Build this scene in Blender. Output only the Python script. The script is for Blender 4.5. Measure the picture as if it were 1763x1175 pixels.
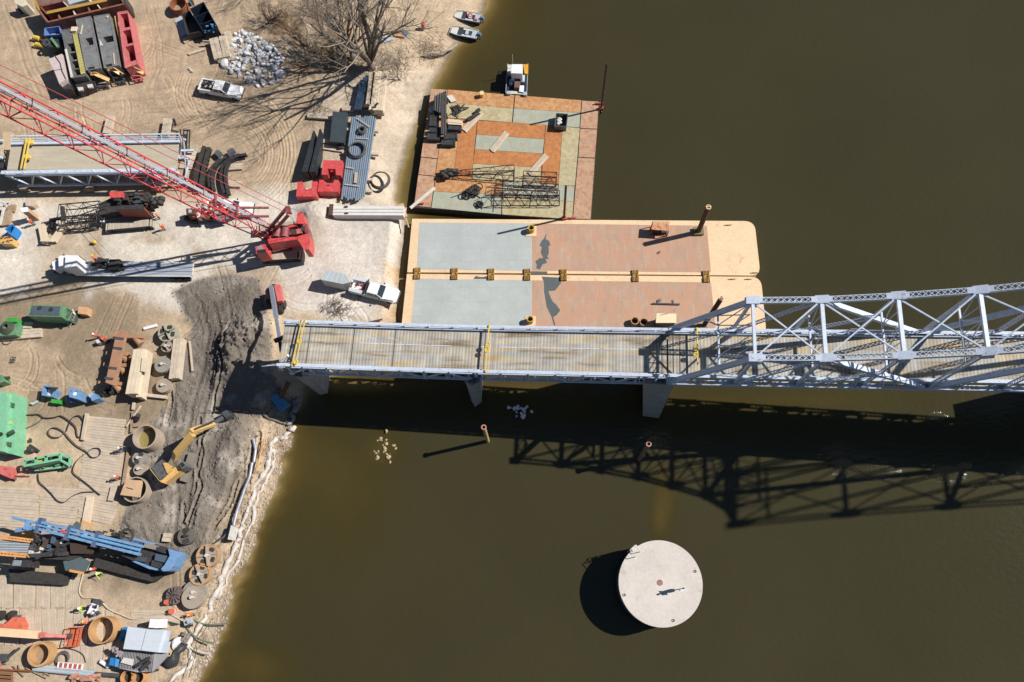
import bpy, bmesh, math, random
import numpy as np
from mathutils import Vector, Matrix
R = math.radians
for o in list(bpy.data.objects): bpy.data.objects.remove(o)
S = bpy.context.scene; COL = S.collection
# ---------------- camera: near-vertical aerial view, 113 m above the river, tilted about 19 degrees
FPX, PCX, PCY, NADX, NADY, HC = 1371., 881.5, 587.5, 931., 1050., 113.
n_ = np.array([NADX-PCX, -(NADY-PCY), -FPX]); n_ /= np.linalg.norm(n_)
Zc = -n_; Xc = np.array([1., 0, 0]); Xc -= Xc.dot(Zc)*Zc; Xc /= np.linalg.norm(Xc); Yc = np.cross(Zc, Xc)
RM = np.array([Xc, Yc, Zc])
cam = bpy.data.cameras.new('camera'); camo = bpy.data.objects.new('camera', cam); COL.objects.link(camo)
m4 = Matrix.Identity(4)
for i in range(3):
    for j in range(3): m4[i][j] = RM[i][j]
m4[2][3] = HC
camo.matrix_world = m4
cam.sensor_width = 36.; cam.lens = FPX/1763*36; cam.clip_end = 6000; cam.clip_start = 1
S.camera = camo
# ---------------- sky and sun
SUN_AZ, SUN_EL = 13.2, 43.8
W = bpy.data.worlds.new('World'); S.world = W; W.use_nodes = True
nt = W.node_tree; bg = nt.nodes['Background']; sk = nt.nodes.new('ShaderNodeTexSky')
sk.sky_type = 'NISHITA'; sk.sun_disc = False; sk.sun_elevation = R(SUN_EL); sk.sun_rotation = R(90-SUN_AZ)
sk.air_density = 1.0; sk.dust_density = 0.2; sk.ozone_density = 3.0
nt.links.new(sk.outputs[0], bg.inputs[0]); bg.inputs[1].default_value = 0.05
sl = bpy.data.lights.new('sun', 'SUN'); so = bpy.data.objects.new('sun', sl); COL.objects.link(so)
sl.energy = 5.0; sl.angle = R(0.5); sl.color = (1., 0.965, 0.91)
sd = Vector((math.cos(R(SUN_AZ))*math.cos(R(SUN_EL)), math.sin(R(SUN_AZ))*math.cos(R(SUN_EL)), math.sin(R(SUN_EL))))
so.rotation_euler = sd.to_track_quat('Z', 'Y').to_euler(); so.location = (40, 20, 90)
S.view_settings.view_transform = 'Standard'; S.view_settings.look = 'None'; S.view_settings.exposure = 0.38
S.view_settings.gamma = 1

def P(px, py, z=2.0):
    "world point at height z seen at photo position (px, py)"
    d = RM @ np.array([px-PCX, -(py-PCY), -FPX]); t = (HC-z)/(-d[2])
    return Vector((d[0]*t, d[1]*t, z))
def PA(px, py, z):
    d = RM @ np.array([px-PCX, -(py-PCY), np.full(np.shape(px), -FPX)], dtype=object) if 0 else None
def proj(x, y, z):
    v = np.stack([x, y, z-HC], -1) @ RM
    return PCX+FPX*v[..., 0]/-v[..., 2], PCY-FPX*v[..., 1]/-v[..., 2]
# ---------------- materials
MC = {}
DUSTY = {'red_paint': .32, 'blue_paint': .42, 'green_paint': .45, 'machine_yellow': .4, 'mint_green_paint': .4, 'dark_steel': .14, 'black_rubber': .1, 'faded_red_paint': .4, 'dark_red_paint': .35, 'bright_blue_paint': .4, 'dark_green_paint': .35, 'orange_paint': .35, 'white_paint': .25, 'dark_blue_paint': .35, 'pinkish_red_tank': .35, 'light_orange_steel': .35, 'dark_grey_tank': .35, 'worn_grey_tank_roof': .35, 'charcoal_deck': .3}
def lin(c): return tuple(((v/255)/12.92 if v/255 <= .04045 else ((v/255+.055)/1.055)**2.4) for v in c)
def C(r, g, b, k=.72): return tuple(v*k for v in lin((r, g, b)))
def mat(name, col, rough=.6, metal=0., var=.18, scale=.8, rust=0., rustcol=(.16, .055, .02), isl=.0, plates=None, streak=None, bump=0., spec=.4, fine=.1):
    if name in MC: return MC[name]
    m = bpy.data.materials.new(name); m.use_nodes = True; t = m.node_tree; N = t.nodes; L = t.links
    b = N['Principled BSDF']; b.inputs['Roughness'].default_value = rough; b.inputs['Metallic'].default_value = metal
    b.inputs['Specular IOR Level'].default_value = spec
    g = N.new('ShaderNodeNewGeometry'); mp = N.new('ShaderNodeMapping'); L.new(g.outputs['Position'], mp.inputs[0])
    if streak: mp.inputs['Scale'].default_value = streak
    n1 = N.new('ShaderNodeTexNoise'); n1.inputs['Scale'].default_value = scale; n1.inputs['Detail'].default_value = 6; n1.inputs['Roughness'].default_value = .65
    L.new(mp.outputs[0], n1.inputs['Vector'])
    r1 = N.new('ShaderNodeMapRange'); r1.inputs[1].default_value = .25; r1.inputs[2].default_value = .75
    r1.inputs[3].default_value = 1-var; r1.inputs[4].default_value = 1+var*.8; L.new(n1.outputs[0], r1.inputs[0])
    n2 = N.new('ShaderNodeTexNoise'); n2.inputs['Scale'].default_value = scale*9; n2.inputs['Detail'].default_value = 3
    L.new(mp.outputs[0], n2.inputs['Vector'])
    r2 = N.new('ShaderNodeMapRange'); r2.inputs[1].default_value = .3; r2.inputs[2].default_value = .7
    r2.inputs[3].default_value = 1-fine; r2.inputs[4].default_value = 1+fine; L.new(n2.outputs[0], r2.inputs[0])
    mu = N.new('ShaderNodeMath'); mu.operation = 'MULTIPLY'; L.new(r1.outputs[0], mu.inputs[0]); L.new(r2.outputs[0], mu.inputs[1])
    fac = mu.outputs[0]
    if isl:
        ri = N.new('ShaderNodeMapRange'); ri.inputs[3].default_value = 1-isl; ri.inputs[4].default_value = 1+isl*.6
        L.new(g.outputs['Random Per Island'], ri.inputs[0])
        m2 = N.new('ShaderNodeMath'); m2.operation = 'MULTIPLY'; L.new(fac, m2.inputs[0]); L.new(ri.outputs[0], m2.inputs[1]); fac = m2.outputs[0]
    vm = N.new('ShaderNodeVectorMath'); vm.operation = 'SCALE'; vm.inputs[0].default_value = col[:3]; L.new(fac, vm.inputs['Scale'])
    out = vm.outputs[0]
    if rust:
        n3 = N.new('ShaderNodeTexNoise'); n3.inputs['Scale'].default_value = scale*1.7; n3.inputs['Detail'].default_value = 8; n3.inputs['Roughness'].default_value = .7
        L.new(mp.outputs[0], n3.inputs['Vector'])
        r3 = N.new('ShaderNodeMapRange'); r3.inputs[1].default_value = .62-rust*.35; r3.inputs[2].default_value = .72-rust*.3; L.new(n3.outputs[0], r3.inputs[0])
        mx = N.new('ShaderNodeMix'); mx.data_type = 'RGBA'; L.new(r3.outputs[0], mx.inputs[0]); L.new(out, mx.inputs[6]); mx.inputs[7].default_value = (*rustcol[:3], 1)
        out = mx.outputs[2]
    if plates:
        br = N.new('ShaderNodeTexBrick'); L.new(g.outputs['Position'], br.inputs['Vector']); br.inputs['Scale'].default_value = 1; br.inputs['Brick Width'].default_value = plates[0]; br.inputs['Row Height'].default_value = plates[1]
        br.inputs['Mortar Size'].default_value = .03; br.inputs['Mortar Smooth'].default_value = .3; br.inputs['Color1'].default_value = (1.02, 1.02, 1.02, 1); br.inputs['Color2'].default_value = (.965, .965, .965, 1); br.inputs['Mortar'].default_value = (.88, .88, .88, 1)
        mb_ = N.new('ShaderNodeVectorMath'); mb_.operation = 'MULTIPLY'; L.new(out, mb_.inputs[0]); L.new(br.outputs[0], mb_.inputs[1]); out = mb_.outputs[0]
    if name in DUSTY:
        nd = N.new('ShaderNodeTexNoise'); nd.inputs['Scale'].default_value = 1.9; nd.inputs['Detail'].default_value = 7; nd.inputs['Roughness'].default_value = .7; L.new(g.outputs['Position'], nd.inputs['Vector'])
        rd_ = N.new('ShaderNodeMapRange'); rd_.inputs[1].default_value = .35; rd_.inputs[2].default_value = .7; rd_.inputs[3].default_value = .03; rd_.inputs[4].default_value = DUSTY[name]; L.new(nd.outputs[0], rd_.inputs[0])
        mx = N.new('ShaderNodeMix'); mx.data_type = 'RGBA'; L.new(rd_.outputs[0], mx.inputs[0]); L.new(out, mx.inputs[6]); mx.inputs[7].default_value = (.40, .34, .27, 1); out = mx.outputs[2]
    L.new(out, b.inputs['Base Color'])
    if bump:
        bu = N.new('ShaderNodeBump'); bu.inputs['Strength'].default_value = 1; bu.inputs['Distance'].default_value = bump
        L.new(n2.outputs[0], bu.inputs['Height']); L.new(bu.outputs[0], b.inputs['Normal'])
    MC[name] = m; return m
WOOD = mat('weathered_timber', C(212, 194, 172), .85, var=.2, scale=1.2, isl=.22, streak=(1, 1, 1), bump=.01, fine=.16)
PLY = mat('fresh_plywood', C(232, 212, 184), .8, var=.12, isl=.1)
DWOOD = mat('dirty_timber', C(168, 145, 120), .9, var=.25, scale=1.2, isl=.25, bump=.01, fine=.18)
STEEL = mat('bare_steel', C(120, 122, 125), .45, .6, var=.3, isl=.15)
DSTEEL = mat('dark_steel', C(52, 54, 60), .55, .3, var=.35, isl=.2)
BLACK = mat('black_rubber', (.012, .012, .013), .8, var=.3)
RUST = mat('rusty_steel', C(160, 96, 62), .85, .1, var=.3, scale=1.5, isl=.2, bump=.005)
BRUST = mat('brown_rust', C(105, 72, 58), .85, .1, var=.35, scale=1.5, isl=.2)
RED = mat('red_paint', C(226, 50, 62), .4, var=.16, rust=.12, rustcol=(.15, .02, .02), isl=.08)
DRED = mat('dark_red_paint', C(140, 28, 50), .45, var=.2, isl=.15)
PINKRED = mat('faded_red_paint', C(226, 92, 92), .5, var=.15, rust=.15, isl=.1)
ORANGE = mat('orange_paint', C(232, 98, 62), .5, var=.15, rust=.12)
YEL = mat('yellow_paint', C(238, 204, 96), .5, var=.12, rust=.1)
CATY = mat('machine_yellow', C(236, 186, 100), .45, var=.12, rust=.1)
BLUE = mat('blue_paint', C(96, 158, 214), .45, var=.18, rust=.18, rustcol=(.03, .06, .12))
DBLUE = mat('bright_blue_paint', C(64, 122, 200), .5, var=.2)
GREEN = mat('green_paint', C(64, 146, 96), .5, var=.2, rust=.1, rustcol=(.03, .1, .05))
MINT = mat('mint_green_paint', C(112, 204, 156), .5, var=.18, rust=.25, rustcol=C(150, 205, 180))
DGREEN = mat('dark_green_paint', C(22, 84, 60), .5, var=.2)
WHITE = mat('white_paint', C(244, 244, 246, .82), .3, var=.05, spec=.5)
OFFW = mat('off_white_paint', C(225, 220, 210), .5, var=.12, rust=.08, rustcol=(.3, .26, .2))
GREYP = mat('grey_panel', C(188, 198, 204), .5, var=.12, isl=.06)
GLASS = mat('dark_glass', (.02, .03, .04), .12, var=.1, spec=.7)
CREAM = mat('barge_cream_paint', C(246, 212, 170), .6, var=.09, scale=.5, rust=.1, rustcol=C(222, 178, 138))
BRIDGE = mat('bridge_blue_grey_paint', C(212, 223, 240), .4, var=.13, scale=.9, rust=.13, rustcol=C(172, 160, 152), spec=.5)
CONC = mat('concrete', C(208, 198, 186), .9, var=.1, scale=.5, fine=.06, bump=.004)
DCONC = mat('stained_concrete', C(170, 165, 160), .9, var=.25, scale=.7, fine=.1, bump=.01)
SAND = mat('piled_sand', C(206, 196, 180), .95, var=.15, bump=.03)
ROCK = mat('white_limestone_rock', C(218, 218, 220), .9, var=.14, scale=2, isl=.15, bump=.02)
BARK = mat('bare_bark', C(138, 126, 114), .9, var=.3, scale=3)
TWIG = mat('grey_twigs', C(150, 138, 124), .9, var=.3, scale=3)
HOSE = mat('black_hose', C(62, 60, 66), .6, var=.3)
PIPEG = mat('grey_blue_pipe', C(128, 144, 160), .45, .3, var=.2, isl=.2)
TARP = mat('black_tarp', C(60, 62, 64), .5, var=.4, bump=.05)
FABW = mat('white_geotextile', C(218, 208, 198), .9, var=.28, scale=1.4, bump=.03)
SKIN = mat('skin', (.45, .27, .19), .6, var=.05)
JEANS = mat('work_trousers', (.04, .05, .08), .8, var=.2)
HIVIZ = mat('orange_work_shirt', (.75, .13, .04), .8, var=.1)
HIVIZG = mat('lime_work_vest', (.45, .65, .06), .8, var=.1)
# ---------------- mesh builder
class MB:
    def __init__(s): s.v = []; s.f = []
    def add(s, vs, fs):
        k = len(s.v); s.v += [tuple(v) for v in vs]; s.f += [tuple(i+k for i in f) for f in fs]; return s
    def prism(s, pts, z0, z1, top=None):
        n = len(pts); top = top or pts
        a = sum(pts[i][0]*pts[(i+1) % n][1]-pts[(i+1) % n][0]*pts[i][1] for i in range(n))
        if a < 0: pts = pts[::-1]; top = top[::-1]
        vs = [(p[0], p[1], z0) for p in pts]+[(p[0], p[1], z1) for p in top]
        return s.add(vs, [tuple(range(n))[::-1], tuple(range(n, 2*n))]+[(i, (i+1) % n, n+(i+1) % n, n+i) for i in range(n)])
    def box(s, c, d, rz=0, taper=1.):
        x, y = d[0]/2, d[1]/2; ca, sa = math.cos(rz), math.sin(rz)
        q = [(c[0]+a*ca-b*sa, c[1]+a*sa+b*ca) for a, b in ((-x, -y), (x, -y), (x, y), (-x, y))]
        t = [(c[0]+(p[0]-c[0])*taper, c[1]+(p[1]-c[1])*taper) for p in q]
        return s.prism(q, c[2]-d[2]/2, c[2]+d[2]/2, t)
    def beam(s, p, q, w, h, up=(0, 0, 1)):
        p = Vector(p); q = Vector(q); d = (q-p)
        if d.length < 1e-6: return s
        d.normalize(); u = Vector(up)
        if abs(d.dot(u)) > .98: u = Vector((1, 0, 0))
        r = d.cross(u).normalized(); u = r.cross(d).normalized(); vs = []
        for e in (p, q):
            for a, b in ((-1, -1), (1, -1), (1, 1), (-1, 1)): vs.append(e+r*(a*w/2)+u*(b*h/2))
        return s.add(vs, [(3, 2, 1, 0), (4, 5, 6, 7), (0, 1, 5, 4), (1, 2, 6, 5), (2, 3, 7, 6), (3, 0, 4, 7)])
    def cyl(s, p, q, r, r2=None, n=10, cap=True):
        r2 = r if r2 is None else r2; p = Vector(p); q = Vector(q); d = (q-p).normalized()
        u = Vector((0, 0, 1)) if abs(d.z) < .95 else Vector((1, 0, 0)); a = d.cross(u).normalized(); b = d.cross(a)
        vs = [e+(a*math.cos(2*math.pi*i/n)+b*math.sin(2*math.pi*i/n))*rr for e, rr in ((p, r), (q, r2)) for i in range(n)]
        fs = [(i, (i+1) % n, n+(i+1) % n, n+i) for i in range(n)]
        if cap: fs += [tuple(range(n))[::-1], tuple(range(n, 2*n))]
        return s.add(vs, fs)
    def tube(s, pts, r, n=6):
        pts = [Vector(p) for p in pts]; m = len(pts); vs = []; rr = r if isinstance(r, (list, tuple)) else [r]*m
        for i, p in enumerate(pts):
            d = (pts[min(i+1, m-1)]-pts[max(i-1, 0)]).normalized(); u = Vector((0, 0, 1)) if abs(d.z) < .95 else Vector((1, 0, 0))
            a = d.cross(u).normalized(); b = d.cross(a)
            vs += [p+(a*math.cos(2*math.pi*k/n)+b*math.sin(2*math.pi*k/n))*rr[i] for k in range(n)]
        fs = [(i*n+k, i*n+(k+1) % n, (i+1)*n+(k+1) % n, (i+1)*n+k) for i in range(m-1) for k in range(n)]
        return s.add(vs, fs+[tuple(range(n))[::-1], tuple(range((m-1)*n, m*n))])
    def ring(s, c, ro, ri, z0, z1, n=28, axis=None):
        vs = []
        for r, z in ((ro, z0), (ro, z1), (ri, z1), (ri, z0)):
            vs += [(c[0]+r*math.cos(2*math.pi*i/n), c[1]+r*math.sin(2*math.pi*i/n), z) for i in range(n)]
        return s.add(vs, [(k*n+i, k*n+(i+1) % n, ((k+1) % 4)*n+(i+1) % n, ((k+1) % 4)*n+i) for k in range(4) for i in range(n)])
    def disc(s, c, r, z0, z1, n=28): return s.cyl((c[0], c[1], z0), (c[0], c[1], z1), r, n=n)
    def torus(s, c, R_, r, n=26, k=7):
        vs = [(c[0]+(R_+r*math.cos(2*math.pi*j/k))*math.cos(2*math.pi*i/n), c[1]+(R_+r*math.cos(2*math.pi*j/k))*math.sin(2*math.pi*i/n), c[2]+r*math.sin(2*math.pi*j/k)) for i in range(n) for j in range(k)]
        return s.add(vs, [(i*k+j, ((i+1) % n)*k+j, ((i+1) % n)*k+(j+1) % k, i*k+(j+1) % k) for i in range(n) for j in range(k)])
    def ball(s, c, r, n=10, m=6):
        if not isinstance(r, (tuple, list)): r = (r, r, r)
        vs = [(c[0], c[1], c[2]+r[2])]
        for j in range(1, m):
            a = math.pi*j/m
            vs += [(c[0]+r[0]*math.sin(a)*math.cos(2*math.pi*i/n), c[1]+r[1]*math.sin(a)*math.sin(2*math.pi*i/n), c[2]+r[2]*math.cos(a)) for i in range(n)]
        vs.append((c[0], c[1], c[2]-r[2])); e = len(vs)-1
        fs = [(0, 1+i, 1+(i+1) % n) for i in range(n)]
        for j in range(m-2): fs += [(1+j*n+i, 1+(j+1)*n+i, 1+(j+1)*n+(i+1) % n, 1+j*n+(i+1) % n) for i in range(n)]
        fs += [(e, 1+(m-2)*n+(i+1) % n, 1+(m-2)*n+i) for i in range(n)]
        return s.add(vs, fs)
    def openbox(s, pts, z0, z1, t=.08, floor=True, fz=.1):
        "thin-walled open-topped box over polygon pts"
        n = len(pts); c = Vector((sum(p[0] for p in pts)/n, sum(p[1] for p in pts)/n))
        inn = []
        for p in pts:
            d = c-Vector((p[0], p[1])); inn.append(Vector((p[0], p[1]))+d.normalized()*t*1.4)
        for i in range(n):
            j = (i+1) % n; s.prism([pts[i][:2], pts[j][:2], inn[j][:2], inn[i][:2]], z0, z1)
        if floor: s.prism([p[:2] for p in inn], z0, z0+fz)
        return s
    def lattice(s, p, q, w, h, panel, rc=.06, rb=.03, up=(0, 0, 1), w2=None, h2=None, n=5):
        "four-chord lattice beam with zigzag bracing"
        p = Vector(p); q = Vector(q); d = q-p; Ln = d.length; d.normalize(); u = Vector(up); r = d.cross(u).normalized(); u = r.cross(d).normalized()
        w2 = w if w2 is None else w2; h2 = h if h2 is None else h2; k = max(2, round(Ln/panel))
        def cn(i, a, b):
            t = i/k; return p+d*(Ln*t)+r*(a*(w+(w2-w)*t)/2)+u*(b*(h+(h2-h)*t)/2)
        cs = ((-1, -1), (1, -1), (1, 1), (-1, 1))
        for a, b in cs: s.cyl(cn(0, a, b), cn(k, a, b), rc, n=n)
        for i in range(k):
            for e in range(4):
                A, B = cs[e], cs[(e+1) % 4]
                if (i+e) % 2: A, B = B, A
                s.cyl(cn(i, *A), cn(i+1, *B), rb, n=4, cap=False)
        for i in (0, k):
            for e in range(4): s.cyl(cn(i, *cs[e]), cn(i, *cs[(e+1) % 4]), rb*1.3, n=4)
        return s
    def make(s, name, m, parent=None, off=(0, 0, 0), smooth=False):
        me = bpy.data.meshes.new(name); o3 = Vector(off)
        me.from_pydata([tuple(Vector(v)-o3) for v in s.v], [], s.f); me.update()
        bm = bmesh.new(); bm.from_mesh(me); bmesh.ops.recalc_face_normals(bm, faces=bm.faces); bm.to_mesh(me); bm.free()
        if smooth: me.polygons.foreach_set('use_smooth', [True]*len(me.polygons))
        me.materials.append(m); o = bpy.data.objects.new(name, me); COL.objects.link(o)
        if parent: o.parent = parent
        return o
def tag(o, label=None, cat=None, group=None, kind=None):
    if label: o['label'] = label
    if cat: o['category'] = cat; o['kind'] = 'thing'
    if group: o['group'] = group
    if kind: o['kind'] = kind
    return o
class Thing:
    def __init__(s, name, label, cat, loc=(0, 0, 0), group=None, rz=0, world=True):
        s.o = bpy.data.objects.new(name, None); COL.objects.link(s.o); s.o.location = loc; s.o.rotation_euler = (0, 0, rz)
        s.o.empty_display_size = .2; s.off = Vector(loc) if world else Vector((0, 0, 0)); tag(s.o, label, cat, group)
    def part(s, name, mb, m, parent=None, label=None, smooth=False):
        p = mb.make(name, m, parent or s.o, s.off, smooth)
        if label: p['label'] = label
        return p
def solo(name, label, cat, mb, m, group=None, smooth=False):
    a = np.array(mb.v); c = ((a[:, 0].min()+a[:, 0].max())/2, (a[:, 1].min()+a[:, 1].max())/2, a[:, 2].min())
    o = mb.make(name, m, None, c, smooth); o.location = c; return tag(o, label, cat, group)
def copy_tree(o, parent=None):
    c = o.copy(); COL.objects.link(c); c.parent = parent
    for ch in list(o.children): copy_tree(ch, c)
    return c
def dup(o, loc, rz, label=None, sc=None):
    c = copy_tree(o); c.location = loc; c.rotation_euler = (0, 0, rz)
    if label: c['label'] = label
    if sc: c.scale = (sc,)*3
    return c
def q4(pts, z): return [P(x, y, z).xy for x, y in pts]
def strip(a, b, w, z, z2=None):
    "rectangle outline along pixel line a-b at height z, w metres wide"
    A = P(*a, z); B = P(*b, z); d = (B-A).xy.normalized(); n = Vector((-d.y, d.x))*w/2
    return [A.xy+n, A.xy-n, B.xy-n, B.xy+n]
# ---------------- terrain helpers
def vnoise(x, y, seed, octs=5, f=.1, rough=.55):
    out = np.zeros_like(x); amp = 1.; tot = 0
    for o in range(octs):
        rs = np.random.RandomState(seed+o*17); G = rs.rand(256, 256); fx = x*f+o*31.7; fy = y*f+o*11.3
        ix = np.floor(fx).astype(int); iy = np.floor(fy).astype(int); tx = fx-ix; ty = fy-iy
        tx = tx*tx*(3-2*tx); ty = ty*ty*(3-2*ty); a = G[ix % 256, iy % 256]; b = G[(ix+1) % 256, iy % 256]; c = G[ix % 256, (iy+1) % 256]; d = G[(ix+1) % 256, (iy+1) % 256]
        out += amp*((a*(1-tx)+b*tx)*(1-ty)+(c*(1-tx)+d*tx)*ty); tot += amp; amp *= rough; f *= 2.03
    return out/tot
def segdist(x, y, pts):
    best = np.full(x.shape, 1e9); par = np.zeros(x.shape); acc = 0
    for (ax, ay), (bx, by) in zip(pts[:-1], pts[1:]):
        dx, dy = bx-ax, by-ay; L2 = dx*dx+dy*dy; t = np.clip(((x-ax)*dx+(y-ay)*dy)/max(L2, 1e-9), 0, 1)
        d = np.hypot(x-ax-t*dx, y-ay-t*dy); m = d < best; best[m] = d[m]; par[m] = (acc+t[m]*math.sqrt(L2)); acc += math.sqrt(L2)
    return best, par
def inpoly(x, y, pts):
    r = np.zeros(x.shape, bool); n = len(pts)
    for i in range(n):
        (ax, ay), (bx, by) = pts[i], pts[(i+1) % n]
        c = ((ay > y) != (by > y)); xi = (bx-ax)*(y-ay)/((by-ay) if by != ay else 1e-9)+ax; r ^= c & (x < xi)
    return r
def sstep(a, b, x): t = np.clip((x-a)/(b-a), 0, 1); return t*t*(3-2*t)
SHORE_PX = [(905, -420), (870, -200), (842, -10), (832, 22), (806, 62), (782, 82), (765, 112), (744, 150), (727, 185), (712, 228), (700, 262), (690, 302), (683, 345), (697, 372), (697, 420), (691, 470), (685, 556), (640, 600), (575, 640), (540, 668), (519, 690), (503, 722), (497, 765), (483, 812), (477, 840), (458, 872), (440, 915), (428, 955), (408, 1010), (392, 1060), (372, 1105), (355, 1145), (342, 1185), (300, 1300), (200, 1500)]
SH = [tuple(P(a, b, 0).xy) for a, b in SHORE_PX]
LANDPOLY = SH+[(-4000, SH[-1][1]-2500), (-4000, 4000), (SH[0][0]+900, 4000)]
SH2 = [(SH[0][0]+900, 4000)]+SH+[(-4000, SH[-1][1]-2500)]
def shore_sd(x, y):
    d, _ = segdist(x, y, SH2); d = np.where(inpoly(x, y, LANDPOLY), d, -d); near = np.abs(d) < 12
    j = np.zeros_like(d); j[near] = (vnoise(x[near], y[near], 77, 5, .32, .65)-.5)*np.where(y[near] < 32, 3.2, 1.2); return d+j*(1-np.clip(np.abs(d)/12, 0, 1))
TRK = []  # tyre and track ruts, photo pixels on the yard
def arc(cx, cy, r, a0, a1, n=14, sq=1.): return [(cx+r*math.cos(R(a0+(a1-a0)*i/n)), cy-r*sq*math.sin(R(a0+(a1-a0)*i/n))) for i in range(n+1)]
for r in (50, 54, 59, 66, 71, 82, 87, 92, 97, 104, 110): TRK.append((arc(400, 262, r, -66+r*.12, 78-r*.1), .11, .85))
for r in (70, 78, 96, 104): TRK.append((arc(366, 158, r*.62, 150, 262), .13, .7))
TRK += [([(60, 200), (120, 196), (200, 190), (300, 186), (360, 190), (430, 215), (470, 250)], .2, .5), ([(70, 214), (160, 208), (260, 203), (350, 205), (420, 236), (452, 275)], .2, .5),
        ([(20, 0), (45, 60), (62, 120), (90, 160), (160, 178), (290, 170)], .22, .5), ([(8, 10), (30, 70), (45, 120), (70, 165), (150, 190), (300, 180)], .22, .5),
        ([(262, 10), (278, 70), (280, 110), (262, 150)], .15, .4), ([(250, 14), (268, 80), (268, 120), (250, 150)], .15, .4),
        ([(290, 130), (300, 150), (330, 176), (380, 200)], .15, .5), ([(282, 136), (294, 158), (326, 186), (374, 212)], .15, .5),
        ([(490, 190), (497, 260), (500, 340)], .15, .5), ([(478, 190), (486, 260), (486, 345)], .15, .4),
        ([(188, 215), (192, 232)], .15, .5), ([(203, 208), (210, 230)], .15, .5), ([(215, 205), (224, 230)], .15, .5),
        ([(0, 440), (60, 436), (110, 430)], .4, .25), ([(0, 470), (80, 462)], .4, .25), ([(560, 402), (620, 410), (680, 430)], .35, .2), ([(340, 480), (440, 470), (520, 455), (600, 430)], .3, .25),
        ([(345, 520), (360, 570), (350, 640), (330, 700), (322, 760), (330, 830), (316, 900)], .3, 1.1), ([(366, 520), (382, 570), (372, 640), (352, 700), (340, 760), (348, 830), (332, 905)], .3, 1.1),
        ([(390, 500), (402, 560), (394, 600)], .25, .8), ([(300, 700), (296, 780), (306, 860), (300, 920)], .3, .9), ([(410, 760), (400, 830), (372, 900), (352, 950)], .35, 1.1), ([(425, 770), (416, 840), (390, 905), (362, 960)], .3, 1.),
        ([(232, 880), (250, 930), (262, 960)], .3, .6), ([(0, 640), (80, 650), (150, 640)], .3, .25), ([(0, 610), (90, 600), (170, 560)], .3, .25), ([(150, 1010), (220, 990), (280, 960)], .3, .4),
        ([(500, 40), (530, 90), (560, 120)], .35, .7), ([(480, 60), (515, 100), (545, 150)], .35, .7)]
CREV = [[(380, 590), (394, 632), (374, 676), (366, 712)], [(352, 745), (338, 800), (348, 840), (324, 905)], [(436, 770), (428, 800), (430, 840)], [(296, 640), (295, 690), (284, 728)], [(316, 868), (320, 905), (314, 935)], [(448, 745), (440, 790)], [(398, 560), (386, 600), (376, 650)], [(410, 830), (396, 870), (372, 905)], [(344, 720), (350, 780), (334, 850)]]
TRK += [(c, .17, 3.2) for c in CREV]
rt = random.Random(77)
for k in range(46):
    zx = [(20, 300, 160, 225), (40, 290, 505, 700), (10, 180, 600, 700), (340, 660, 395, 530), (250, 350, 60, 200), (560, 690, 400, 540), (180, 300, 930, 1030), (310, 470, 480, 600)][k % 8]; x_, y_ = rt.uniform(zx[0], zx[1]), rt.uniform(zx[2], zx[3]); a_ = rt.choice([rt.uniform(-.5, .5), rt.uniform(1.1, 2)]); cv = rt.uniform(-.25, .25); pl = []
    for i in range(7): pl.append((x_, y_)); x_ += 12*math.cos(a_); y_ += 12*math.sin(a_); a_ += cv
    TRK += [(pl, .13, rt.uniform(.5, 1.1)), ([(p[0]-13*math.sin(a_-3.5*cv), p[1]+13*math.cos(a_-3.5*cv)) for p in pl], .13, rt.uniform(.4, 1.))]
MOUNDS = [(420, 596, 3.0, 3.8, 3.4, .5), (395, 640, 2.2, 3.5, 1.6, .45), (455, 572, 1.9, 2.6, 2.4, .45), (545, 368, 2.6, 2.3, 1.5, .2), (456, 690, 1.6, 2.5, 1.1, .4), (410, 745, 1.6, 3., 1.1, .4), (385, 800, 1.6, 3., .8, .4), (232, 905, 2.6, 1.8, .7, .3), (345, 880, 1.4, 3., .6, .4), (470, 745, 2., 2.5, .5, .4),
          (525, 60, 2.5, 4., .8, .3), (488, 85, 2.5, 3.5, .7, .3), (575, 60, 3, 3, .6, .3), (738, 75, 2.6, 2., .6, .4), (172, 1000, 1.2, 1.2, .3, .3), (148, 1015, .8, 1.2, .3, .2), (596, 530, 2.2, 1.6, .3, .4), (430, 850, 1.3, 4, .7, .4)]
MUD = [(290, 500), (340, 476), (400, 468), (446, 476), (462, 520), (478, 575), (470, 640), (510, 700), (450, 735), (436, 800), (420, 870), (380, 930), (330, 965), (270, 985), (215, 975), (205, 900), (218, 850), (235, 800), (262, 770), (258, 720), (292, 690), (300, 640), (318, 600), (326, 560)]
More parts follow.
